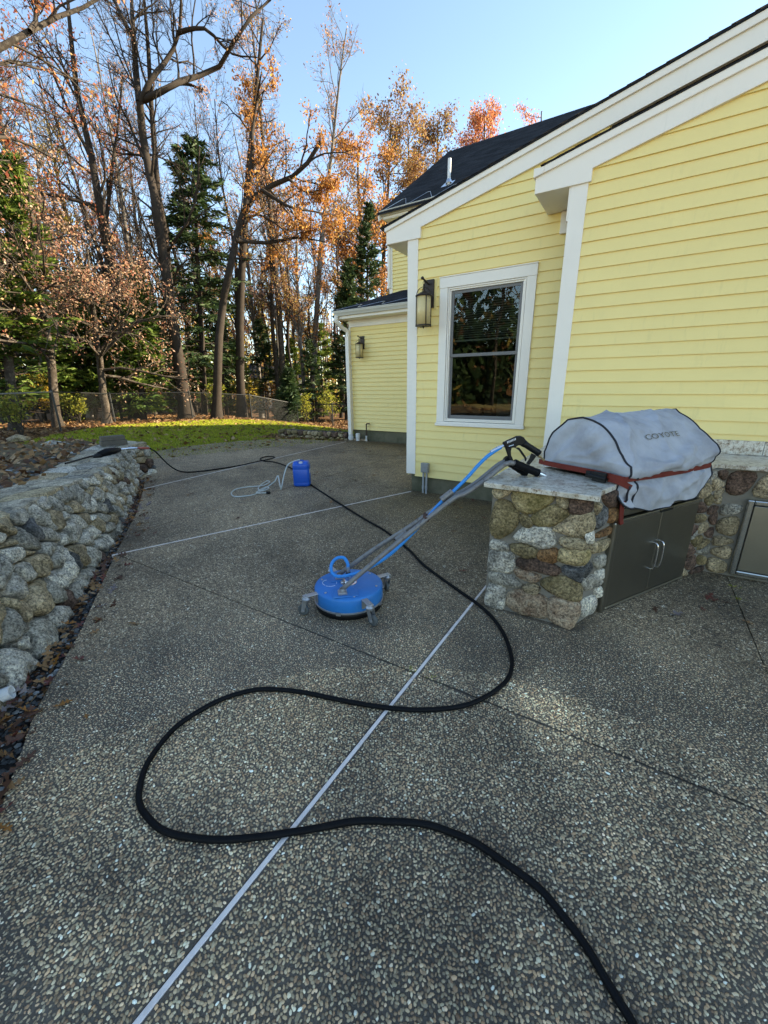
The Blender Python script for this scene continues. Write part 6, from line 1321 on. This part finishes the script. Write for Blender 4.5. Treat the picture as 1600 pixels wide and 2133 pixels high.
def conifer(seed, trunk, rads, Lmax, f0=0.2, nb=130, per=42, size=0.26, droop=0.25, shape=0.9, updir=0.1):
    r = np.random.default_rng(seed); T, TR, TL = respl(trunk, rads, 16); T = wob(T, r, 0.015); f = f0 + (1 - f0) * np.sort(r.random(nb)) ** 0.9; k = np.minimum((f * 15).astype(int), 14); t = (f * 15 - k)[:, None]
    p = T[0, k] * (1 - t) + T[0, k + 1] * t; a = r.uniform(0, 6.283, nb); g = (f - f0) / (1 - f0); L = Lmax * ((1 - g) ** shape * 0.92 + 0.06) * r.uniform(0.55, 1.1, nb) * np.minimum(1, 0.45 + g * 4)
    d = np.column_stack([np.cos(a), np.sin(a), updir * (0.5 + 2.5 * g)]); out = [p]; m = 5
    for i in range(m - 1):
        d = d + r.normal(0, 0.07, (nb, 3)) + np.array([0, 0, -droop / m * 1.2]); d /= np.linalg.norm(d, axis=1, keepdims=True); p = p + d * (L / (m - 1))[:, None]; out.append(p)
    B = np.stack(out, 1); BR = (0.008 + L * 0.010)[:, None] * np.linspace(1, 0.3, m)[None]
    dead = kids(T, TR, 26, 0.08, f0 + 0.1, Lmax * 0.45, 1.4, 4, -0.05, r)
    n = nb * per; i = np.repeat(np.arange(nb), per); w = (L / L.mean())[i]; keep = r.random(n) < np.minimum(1, 0.25 + 0.75 * w); i = i[keep]; n = len(i)
    ff = r.uniform(0.22, 1.0, n) * (m - 1); k = np.minimum(ff.astype(int), m - 2); t = (ff - k)[:, None]; c = B[i, k] * (1 - t) + B[i, k + 1] * t; d = B[i, k + 1] - B[i, k]; d /= np.linalg.norm(d, axis=1, keepdims=True)
    sd = np.cross(d, (0, 0, 1.0)); sd /= np.linalg.norm(sd, axis=1, keepdims=True) + 1e-9; lat = r.normal(0, 1, n)[:, None]
    c = c + sd * lat * (0.16 * L[i] * (1.15 - ff / (m - 1)))[:, None] + np.array([0, 0, -0.06]) * np.abs(lat) + r.normal(0, 0.05, (n, 3))
    u = d * 0.8 + sd * np.sign(lat) * 0.7 + r.normal(0, 0.35, (n, 3)) + np.array([0, 0, -droop * 0.5]); u /= np.linalg.norm(u, axis=1, keepdims=True); v = np.cross(u, r.normal(size=(n, 3))); v /= np.linalg.norm(v, axis=1, keepdims=True) + 1e-9
    s = size * r.uniform(0.5, 1.3, n)[:, None]; V = np.stack([c - u * s * 0.5, c + v * s * 0.16, c + u * s, c - v * s * 0.16], 1).reshape(-1, 3)
    return merge([btubes(T, TR, 8)]), merge([btubes(B, BR, 4), btubes(dead[0], dead[1], 3)]), (V, np.arange(4 * n).reshape(-1, 4))
def plant_tree(parts, label, base, bark, leafmat, cat='tree', name='tree', group=None, local=False):
    t = thing(name, label, cat, tuple(base), group); b = np.array(base, float); off = np.zeros(3) if local else b
    for nm, pr, m in (('trunk', parts[0], bark), ('branches', parts[1], bark), ('crown', parts[2], leafmat)):
        if pr is None: continue
        o = link(nm, fastmesh(nm, pr[0] - off, pr[1]), M[m] if isinstance(m, str) else m, t, smooth=nm != 'crown', at=b)
    return t
def copy_tree(t, base, rot, sc_, label, group=None, leafmat=None):
    c = t.copy(); COL.objects.link(c); c.location = base; c.rotation_euler = (0, 0, rot); c.scale = (sc_, sc_, sc_ * random.uniform(0.92, 1.1)); c['label'] = label
    if group: c['group'] = group
    elif 'group' in c: del c['group']
    for ch in t.children:
        d = ch.copy(); COL.objects.link(d); d.parent = c
    return c
trng = np.random.default_rng(99)
def path(pts, d, dj=0.5, base=True):
    out = []
    for i, (x, y) in enumerate(pts):
        p = ond(x, y, d + (dj * math.sin(i * 1.7 + x) if i else 0)); out.append(p)
    if base: out[0][2] = ground_z(out[0][0], out[0][1]) - 0.1
    return out
# the big double-stemmed oak
tk = path([(388, 868), (372, 760), (352, 640), (338, 520), (318, 400), (300, 300), (291, 212)], 24)
L = [(path([(291, 214), (283, 130), (279, 60), (273, -30), (268, -120)], 24, 0.8, False), [0.14, 0.085, 0.03]), (path([(292, 212), (312, 168), (345, 122), (372, 68), (376, 0), (374, -70), (385, -140)], 24, 0.9, False), [0.12, 0.075, 0.025]),
     (path([(298, 208), (330, 193), (365, 171), (400, 161), (440, 149), (466, 124), (490, 80), (520, 36), (560, 5), (585, -40)], 24, 0.9, False), [0.125, 0.085, 0.02]), (path([(365, 172), (395, 178), (428, 188)], 24, 0.3, False), [0.08, 0.03]), (path([(372, 68), (430, 60), (480, 110), (540, 120)], 24, 0.6, False), [0.09, 0.02]),
     (path([(368, 740), (345, 480), (328, 390), (321, 300), (314, 200), (310, 100), (300, 0), (290, -100)], 24.6, 0.4, False), [0.19, 0.14, 0.10, 0.04]), (path([(279, 80), (262, 50), (238, 0), (215, -60)], 24, 0.6, False), [0.10, 0.03]), (path([(300, 330), (270, 260), (240, 200), (225, 130)], 24, 0.5, False), [0.07, 0.02])]
plant_tree(hardwood(1, tk, [0.32, 0.215, 0.14], L, n1=14, f0=0.4, L1=3.8, leafkind=1, nleaf=1300, lsize=0.05, n2=8, n3=8), 'tallest bare oak with a thick forked double trunk behind the fence', tk[0], 'barkdark', LEAF['pinkish'])
tk = path([(449, 855), (454, 740), (463, 640), (478, 560), (492, 500), (508, 440), (545, 395), (600, 373), (645, 335), (668, 295)], 23)
L = [(path([(508, 440), (520, 380), (524, 300), (530, 230), (545, 150)], 23.3, 0.5, False), [0.13, 0.03]), (path([(545, 395), (600, 430), (650, 440), (700, 450)], 23, 0.6, False), [0.09, 0.02]), (path([(492, 500), (560, 505), (620, 495), (680, 505)], 22.6, 0.5, False), [0.10, 0.02]), (path([(600, 373), (640, 400), (690, 385)], 23, 0.5, False), [0.07, 0.02])]
plant_tree(hardwood(2, tk, [0.22, 0.155, 0.08], L, n1=12, f0=0.5, L1=3.2, leafkind=1, nleaf=9000, lsize=0.065, n2=6, n3=5, up=0.0), 'leaning oak still full of orange leaves on its long right limb', tk[0], 'barkdark', LEAF['orange'])
tk = path([(502, 848), (500, 700), (504, 560), (510, 440), (520, 330), (528, 230), (540, 130), (548, 40)], 27)
plant_tree(hardwood(3, tk, [0.26, 0.19, 0.05], (), n1=22, f0=0.35, L1=3.2, leafkind=1, nleaf=2500, lsize=0.055, n2=6, n3=5), 'straight dark trunk just right of the leaning orange oak, few leaves', tk[0], 'barkdark', LEAF['brown'])
tk = path([(425, 852), (418, 650), (410, 500), (402, 380), (398, 285)], 27.5)
plant_tree(conifer(4, tk, [0.2, 0.12, 0.02], 3.9, 0.16, 150, 60, 0.30, 0.28, 0.62), 'dark green hemlock between the double trunk and the leaning oak', tk[0], 'barkdark', LEAF['hemlock'])
tk = path([(276, 838), (263, 700), (242, 620), (222, 520), (205, 430), (190, 330), (166, 220), (150, 100), (140, -20)], 25)
L = [(path([(218, 500), (228, 400), (238, 320), (248, 240), (255, 150)], 25, 0.4, False), [0.10, 0.03]), (path([(205, 430), (130, 410), (60, 400), (0, 395)], 24.5, 0.5, False), [0.09, 0.03]), (path([(190, 330), (150, 250), (110, 150), (60, 60)], 25, 0.6, False), [0.08, 0.02])]
plant_tree(hardwood(5, tk, [0.24, 0.17, 0.05], L, n1=16, f0=0.4, L1=3.4, leafkind=1, nleaf=2500, lsize=0.055, n2=6, n3=5), 'grey curving trunk left of the double trunk, with reddish scattered leaves', tk[0], 'barkdark', LEAF['red'])
tk = path([(642, 862), (655, 700), (662, 560), (680, 410), (692, 300), (706, 180), (722, 60)], 31)
plant_tree(hardwood(6, tk, [0.24, 0.15, 0.03], (), n1=26, f0=0.4, L1=3.6, leafkind=1, nleaf=1700, lsize=0.06, n2=6, n3=6, ang=0.6), 'slender nearly bare tree rising above the orange crowns left of the roof', tk[0], 'barkpale', LEAF['orange'])
tk = path([(592, 850), (580, 640), (562, 420), (545, 260), (532, 130), (520, 10)], 30)
plant_tree(hardwood(7, tk, [0.22, 0.15, 0.03], (), n1=24, f0=0.35, L1=3.4, leafkind=1, nleaf=2500, lsize=0.055, n2=6, n3=6, ang=0.65), 'tall thin tree with russet leaves right of the straight dark trunk', tk[0], 'bark', LEAF['pinkish'])
# low-branched pale-leaved beeches at the left
for sd, pts, d, lab, lk in ((8, [(112, 838), (96, 700), (82, 600), (70, 480), (60, 380)], 21, 'low-branched beech with pale russet leaves, nearest the left fence panel', 'pinkish'), (9, [(215, 845), (200, 720), (190, 620), (182, 520)], 22, 'small beech with russet leaves in front of the grey curving trunk', 'pinkish'), (10, [(20, 850), (12, 700), (0, 560), (-10, 420), (-30, 300)], 20, 'russet beech at the left picture edge, its leaves reaching over the fence', 'pinkish')):
    tk = path(pts, d); plant_tree(hardwood(sd, tk, [0.17, 0.12, 0.03], (), n1=22, f0=0.30, L1=4.0, leafkind=1, nleaf=3200, lsize=0.052, n2=7, n3=5, up=-0.03, ang=1.25, droop=0.2), lab, tk[0], 'bark', LEAF[lk])
# near oak outside the frame whose boughs cross the top left corner
tk = path([(-330, 1000), (-300, 500), (-260, 200), (-230, 0)], 13.5)
L = [(path([(-260, 250), (-120, 160), (0, 97), (58, 66), (100, 45), (150, 22), (210, -4), (260, -60)], 13.5, 0.5, False), [0.09, 0.055, 0.02]), (path([(60, 66), (76, 30), (72, -10), (85, -60)], 13.5, 0.3, False), [0.05, 0.02]), (path([(-230, 330), (-80, 300), (30, 290), (110, 330)], 13, 0.5, False), [0.07, 0.02])]
plant_tree(hardwood(12, tk, [0.30, 0.22, 0.10], L, n1=10, f0=0.5, L1=3.2, leafkind=1, nleaf=1500, lsize=0.05, n2=6, n3=5, up=0.02), 'near oak whose crooked boughs reach into the top left of the view', tk[0], 'bark', LEAF['red'])
# conifers
for sd, pts, d, Lm, f0, lab, lk in ((20, [(14, 850), (16, 700), (20, 520), (24, 325)], 21, 2.8, 0.12, 'bright green pine at the far left behind the russet beeches', 'pine'), (21, [(293, 846), (290, 740), (288, 640), (286, 560)], 24, 1.9, 0.08, 'bushy young green pine beside the grey curving trunk', 'pine'), (22, [(165, 846), (163, 740), (160, 640), (158, 560)], 25, 2.1, 0.08, 'young green pine behind the low-branched beech', 'pine'),
                                    (23, [(764, 880), (766, 700), (766, 560), (768, 425)], 31, 3.1, 0.05, 'dense dark pine directly behind the low wing downspout', 'hemlock'), (24, [(722, 880), (722, 740), (724, 620), (726, 540)], 30, 2.2, 0.05, 'smaller dark pine just left of the dense dark pine', 'hemlock'), (25, [(598, 872), (600, 830), (601, 800), (602, 770)], 26, 1.0, 0.05, 'waist-high dark evergreen sapling behind the fence, right of the trunks', 'hemlock')):
    tk = path(pts, d, 0.2); plant_tree(conifer(sd, tk, [0.16, 0.1, 0.02], Lm, f0, 170, 44, 0.30, 0.2, 0.8, 0.25), lab, tk[0], 'barkdark', LEAF[lk])
# full autumn crowns standing behind the roof
for sd, pts, d, lab, lk, nl, L1, f0 in ((30, [(790, 800), (800, 500), (808, 400), (815, 255)], 40, 'tall brown-gold oak crown behind the left end of the dark roof', 'brown', 7000, 5.2, 0.35), (31, [(905, 800), (908, 500), (910, 340), (912, 252)], 44, 'brown-gold oak crown showing over the middle of the roof slope', 'brown', 5600, 4.2, 0.45),
                                        (32, [(1005, 800), (1006, 480), (1008, 330), (1010, 232)], 46, 'red-orange crown rising over the roof, right of the brown-gold ones', 'red', 6200, 4.6, 0.45), (33, [(1122, 800), (1124, 480), (1126, 320), (1128, 232)], 52, 'small pinkish red treetop peeking over the roof ridge, rightmost', 'red', 4200, 4.0, 0.5), (34, [(760, 820), (752, 560), (748, 420), (745, 300)], 36, 'orange oak crown left of the brown-gold oak, above the dark pine', 'orange', 4600, 4.0, 0.35), (35, [(850, 800), (852, 480), (852, 380), (850, 262)], 47, 'brown crown filling the gap between the two brown-gold oaks', 'brown', 4600, 3.6, 0.4)):
    tk = path(pts, d, 0.3); plant_tree(hardwood(sd, tk, [0.3, 0.2, 0.05], (), n1=30, f0=f0, L1=L1, leafkind=1, nleaf=nl * 2, lsize=0.10, n2=7, n3=6, up=0.04, ang=1.0, spread=0.26), lab, tk[0], 'bark', LEAF[lk])
# woodland behind: prototypes copied with their parts
def proto(sd, h, lk, nl, f0=0.4, n1=20, bark='bark', L1=3.0):
    r = np.random.default_rng(sd); tk = [(0, 0, -0.1)] + [(r.normal(0, 0.25) * k / 3, r.normal(0, 0.25) * k / 3, h * k / 5) for k in range(1, 6)]
    return hardwood(sd, np.array(tk), [0.125, 0.085, 0.02], (), n1=n1, f0=f0, L1=L1, leafkind=1 if nl else None, nleaf=int(nl * 1.8), lsize=0.07, n2=6, n3=5, ang=0.7)
GT = 'slim woodland trees behind the fence'
KIND = [('orange', 1500, 'bark', 'slim woodland tree with sparse orange leaves among the trunks behind the fence'), ('pinkish', 1500, 'barkpale', 'slim pale-barked woodland tree with russet leaves behind the fence'), ('brown', 1900, 'barkdark', 'slim dark woodland tree with brown leaves behind the fence'), ('red', 1300, 'bark', 'slim woodland tree with reddish leaves behind the fence'), ('yellow', 1300, 'barkdark', 'slim woodland tree with yellow leaves behind the fence')]
protos = []
rr_ = np.random.default_rng(55)
def spot(az, d): a = math.radians(az); x, y = d * math.sin(a), d * math.cos(a); return (x, y, ground_z(x, y))
slots = [(-76, 24), (-73, 29), (-71, 36), (-68.5, 27), (-67, 33), (-65, 42), (-63, 29), (-61.5, 36), (-60, 31), (-58.5, 44), (-56, 33), (-54, 38), (-53, 30), (-51.5, 43), (-48, 36), (-47, 39), (-46, 33), (-44.5, 28), (-43.5, 36), (-42.5, 42), (-41.5, 31), (-40, 37), (-38.5, 33), (-37, 40), (-45.5, 46), (-49, 48), (-55, 49), (-62, 50), (-69, 46), (-74, 40)]
for i, (az, d) in enumerate(slots):
    k = i % 5; b = spot(az + rr_.uniform(-.6, .6), d)
    if i < 5:
        t = plant_tree(proto(100 + i, 15.0, KIND[k][0], KIND[k][1]), KIND[k][3], (0, 0, 0), KIND[k][2], LEAF[KIND[k][0]], group=GT); t.location = b; protos.append(t)
    else: copy_tree(protos[k], b, rr_.uniform(0, 6.3), rr_.uniform(0.65, 1.12), KIND[k][3], GT)
GB = 'bare grey woodland trees behind the fence'; GE = 'young evergreens in the understorey'
bare = []
for i, (az, d, h) in enumerate([(-75, 27, 1.0), (-72.5, 33, 1.05), (-70, 31, 1.1), (-67.5, 29.5, 1.0), (-65.5, 34, 1.15), (-63.8, 27, 0.95), (-61, 30, 1.1), (-59, 34, 1.1), (-56.5, 37, 1.2), (-54.5, 30, 1.0), (-52.2, 34, 1.15), (-50.5, 31, 1.0), (-48.6, 35, 1.15), (-46.5, 31, 1.05), (-44.8, 34, 1.1), (-43, 30, 0.95), (-41, 35, 1.0), (-68.8, 38, 1.2), (-62.4, 40, 1.2), (-57.6, 42, 1.2)]):
    b = spot(az, d); k = i % 3; lab = 'bare grey woodland tree with fine leafless twigs'
    if i < 3:
        r0 = np.random.default_rng(300 + i); tk = np.array([(0, 0, -0.1)] + [(r0.normal(0, 0.2) * j / 3, r0.normal(0, 0.2) * j / 3, 16.5 * j / 5) for j in range(1, 6)])
        t = plant_tree(hardwood(300 + i, tk, [0.15, 0.10, 0.02], (), n1=26, f0=0.3, L1=3.4, leafkind=1, nleaf=500, lsize=0.055, n2=7, n3=6, ang=0.6, up=0.09), lab, (0, 0, 0), ['barkpale', 'bark', 'barkdark'][i], LEAF['pinkish'], group=GB); t.location = b; bare.append(t)
    else: copy_tree(bare[k], b, rr_.uniform(0, 6.3), h, lab, GB)
ever = []
for i, (az, d, h) in enumerate([(-74, 25, 1.0), (-71.5, 27.5, 1.4), (-69.4, 24.5, 0.8), (-67, 26.5, 1.2), (-64.6, 25.5, 1.0), (-62.6, 30, 1.5), (-60.6, 28, 1.1), (-58.2, 31, 1.3), (-55.2, 28.5, 1.0), (-53.4, 33, 1.4), (-51, 30, 0.9), (-47.8, 32, 1.2), (-44, 32, 1.1), (-41.8, 29, 0.9), (-40.4, 34, 1.3)]):
    b = spot(az, d); lab = 'young green evergreen in the undergrowth'
    if i < 2:
        t = plant_tree(conifer(330 + i, np.array([(0, 0, -0.1), (0.05, 0, 2), (0, 0.05, 4), (0, 0, 6)]), [0.08, 0.05, 0.01], 1.9, 0.06, 90, 40, 0.24, 0.25, 0.7, 0.2), lab, (0, 0, 0), 'barkdark', LEAF[['pine', 'hemlock'][i]], 'evergreen', 'evergreen', GE); t.location = b; ever.append(t)
    else: copy_tree(ever[i % 2], b, rr_.uniform(0, 6.3), h * 0.9, lab, GE)
GR = 'woodland trees beyond the lawn behind the camera'
for i, (x, y) in enumerate([(-7, -18), (-10, -21), (-13, -23)]): copy_tree(bare[i], (x, y, 0), i * 1.3, 0.9, ['nearest', 'middle', 'farthest'][i] + ' bare tree across the garden, mirrored in the window', GR)
r = np.random.default_rng(401); n = 14000; a2 = np.radians(r.uniform(190, 224, n)); d2 = r.uniform(24, 36, n); cc = np.column_stack([d2 * np.sin(a2), d2 * np.cos(a2), np.abs(r.normal(0, 4.2, n)) - 0.2]); cc = cc[cc[:, 2] < 9]; n = len(cc); u = r.normal(size=(n, 3)); v = r.normal(size=(n, 3)); q = 0.42
me = fastmesh('far_woodland', np.stack([cc - u * q * .5, cc + v * q * .4, cc + u * q * .5, cc - v * q * .4], 1).reshape(-1, 3), np.arange(4 * n).reshape(-1, 4)); me.materials.append(LEAF['hemlock']); me.materials.append(LEAF['brown']); me.polygons.foreach_set('material_index', (r.random(n) < 0.12).astype(np.int32))
o = bpy.data.objects.new('far_woodland', me); COL.objects.link(o); o['kind'] = 'stuff'; tag(o, 'dark woodland across the garden, seen mirrored in the window', 'woodland')
# understorey shrubs along the fence
GS = 'understorey shrubs along the fence'
def shrub(sd, h, lk, nl):
    r = np.random.default_rng(sd); st = [];
    T = np.zeros((7, 4, 3)); a = r.uniform(0, 6.3, 7)
    for k in range(1, 4): T[:, k, 0] = np.cos(a) * 0.25 * h * (k / 3); T[:, k, 1] = np.sin(a) * 0.25 * h * (k / 3); T[:, k, 2] = h * k / 3 * r.uniform(0.7, 1, 7)
    TR = np.full((7, 4), 0.018) * np.linspace(1, 0.4, 4); A = kids(T, TR, 7, 0.2, 1, h * 0.4, 0.7, 4, 0.03, r); B = kids(A[0], A[1], 4, 0.2, 1, A[2] * 0.5, 0.7, 3, 0.0, r)
    return merge([btubes(T, TR, 5)]), merge([btubes(A[0], A[1], 3), btubes(B[0], np.maximum(B[1], 0.004), 3)]), leaves(B[0], nl, 0.055, r, 0.08, 0.2)
shp = []
for i, (px, d, h, lk) in enumerate([(30, 17.2, 1.3, 'shrub'), (320, 26, 2.2, 'shrub'), (640, 27, 1.8, 'shrub'), (520, 29, 2.4, 'yellow'), (80, 24, 2.0, 'yellow'), (250, 28, 2.6, 'yellow'), (570, 31, 2.4, 'orange'), (690, 28, 2.0, 'shrub'), (455, 27, 1.6, 'shrub'), (160, 23.5, 1.2, 'shrub'), (610, 33, 3.0, 'yellow'), (370, 32, 3.0, 'orange'), (430, 35, 3.0, 'yellow'), (200, 34, 3.4, 'orange'), (540, 38, 3.4, 'yellow'), (665, 36, 3.2, 'orange'), (120, 31, 3.0, 'yellow'), (300, 38, 3.6, 'orange')]):
    q = ray(px, 850); az = math.degrees(math.atan2(q[0], q[1])); b = spot(az, d); word = {'shrub': 'yellow-green', 'yellow': 'yellow', 'orange': 'orange-brown'}[lk]
    plant_tree(shrub(200 + i, h, lk, 900), word + ' leafy shrub in the undergrowth behind the fence', b, 'bark', LEAF[lk], 'shrub', 'shrub', GS, True)
# far wood reading as one mass
r = np.random.default_rng(400); N = 260; az = np.radians(r.uniform(-84, -28, N)); d = r.uniform(48, 95, N); bx, by = d * np.sin(az), d * np.cos(az); bz = np.array([ground_z(a, b) for a, b in zip(bx, by)])
T = np.stack([np.column_stack([bx, by, bz - 0.2]), np.column_stack([bx + r.normal(0, 0.3, N), by, bz + 6]), np.column_stack([bx + r.normal(0, 0.6, N), by, bz + r.uniform(11, 16, N)])], 1); TR = r.uniform(0.09, 0.24, N)[:, None] * np.array([1, 0.75, 0.2])[None]
A = kids(T, TR, 10, 0.25, 1, 3.2, 0.8, 4, 0.08, r); B = kids(A[0], A[1], 4, 0.2, 1, A[2] * 0.5, 0.7, 3, 0.05, r); Bl = leaves(B[0], 26000, 0.26, r, 0.3, 0.3)
low = np.column_stack([0 * az, 0 * az, 0 * az]); n = 9000; a2 = np.radians(r.uniform(-84, -28, n)); d2 = r.uniform(46, 90, n); c = np.column_stack([d2 * np.sin(a2), d2 * np.cos(a2), -0.9 + np.abs(r.normal(0, 2.2, n))]); u = r.normal(size=(n, 3)); v = r.normal(size=(n, 3)); s = 0.34
lowl = (np.stack([c - u * s * .5, c + v * s * .3, c + u * s * .5, c - v * s * .3], 1).reshape(-1, 3), np.arange(4 * n).reshape(-1, 4))
w_ = merge([btubes(T, TR, 6), btubes(A[0], A[1], 4), btubes(B[0], B[1], 3)]); Vv, Ff = merge([w_, Bl, lowl]); me = fastmesh('far_woodland', Vv, Ff); me.materials.append(M['bark']); me.materials.append(LEAF['brown']); me.materials.append(LEAF['yellow'])
mi = np.zeros(len(Ff), np.int32); nw = len(w_[1]); mi[nw:] = np.where(r.random(len(Ff) - nw) < 0.4, 1, 2); me.polygons.foreach_set('material_index', mi)
o = bpy.data.objects.new('far_woodland', me); COL.objects.link(o); o['kind'] = 'stuff'; tag(o, 'far autumn woodland seen between the nearer trunks as one mass', 'woodland')
# pale neighbouring house glimpsed through the trunks
b = ond(583, 826, 55); bz = ground_z(b[0], b[1]); nh = thing('neighbour_house', 'pale neighbouring house glimpsed between trunks above the fence', 'house', (b[0], b[1], bz))
f = np.array([-b[0], -b[1], 0]); f /= np.linalg.norm(f); sd_ = np.array([f[1], -f[0], 0]); c = np.array([b[0], b[1], bz])
MB().obox(c + (0, 0, 1.6), sd_, f, (0, 0, 1), 3.0, 3.0, 1.7).build('wall', M['white'], nh)
P = [c + sd_ * a * 3.3 + f * e * 3.3 + np.array([0, 0, 3.3 if e else 5.0]) for a in (-1, 1) for e in (1, 0, -1)]
MB().add(P + [p + np.array([0, 0, 0.15]) for p in P], [(0, 1, 4, 3), (1, 2, 5, 4), (6, 9, 10, 7), (7, 10, 11, 8), (0, 3, 9, 6), (2, 8, 11, 5), (0, 6, 7, 1), (1, 7, 8, 2), (3, 4, 10, 9), (4, 5, 11, 10)]).build('roof', M['shingle'], nh)
for a in (-1.6, 0.2, 1.8): MB().obox(c + sd_ * a + f * 3.01 + (0, 0, 1.8), sd_, f, (0, 0, 1), 0.45, 0.03, 0.7).build('window', M['sash'], nh)

# place words for the repeats that look alike
def ordinal(n): return ['leftmost', 'second from the left', 'third from the left', 'fourth from the left', 'fifth from the left', 'sixth from the left', 'seventh from the left', 'eighth from the left', 'ninth from the left', 'tenth from the left', 'eleventh from the left', 'twelfth from the left', 'thirteenth from the left', 'fourteenth from the left', 'fifteenth from the left', 'sixteenth from the left', 'seventeenth from the left', 'eighteenth from the left', 'nineteenth from the left', 'last from the left'][n]
def rank(group, fmt):
    by = {}
    for o in COL.objects:
        if o.parent is None and o.get('group') == group: by.setdefault(o['label'], []).append(o)
    for lab, L in by.items():
        L.sort(key=lambda o: math.atan2(o.location[0], o.location[1]))
        for i, o in enumerate(L):
            if i < 20: o['label'] = fmt(ordinal(i), lab, len(L))
SHORT = {KIND[0][3]: 'slim trees with sparse orange leaves', KIND[1][3]: 'slim pale-barked trees with russet leaves', KIND[2][3]: 'slim dark trees with brown leaves', KIND[3][3]: 'slim trees with reddish leaves', KIND[4][3]: 'slim trees with yellow leaves'}
rank(GT, lambda o, lab, n: o + ' of the ' + SHORT[lab] + ' behind the fence')
rank(GB, lambda o, lab, n: o + ' of the bare grey leafless woodland trees behind the fence')
rank(GE, lambda o, lab, n: o + ' of the young green evergreens behind the fence')
rank(GS, lambda o, lab, n: o + ' of the ' + lab.split(' leafy')[0] + ' leafy shrubs behind the fence')
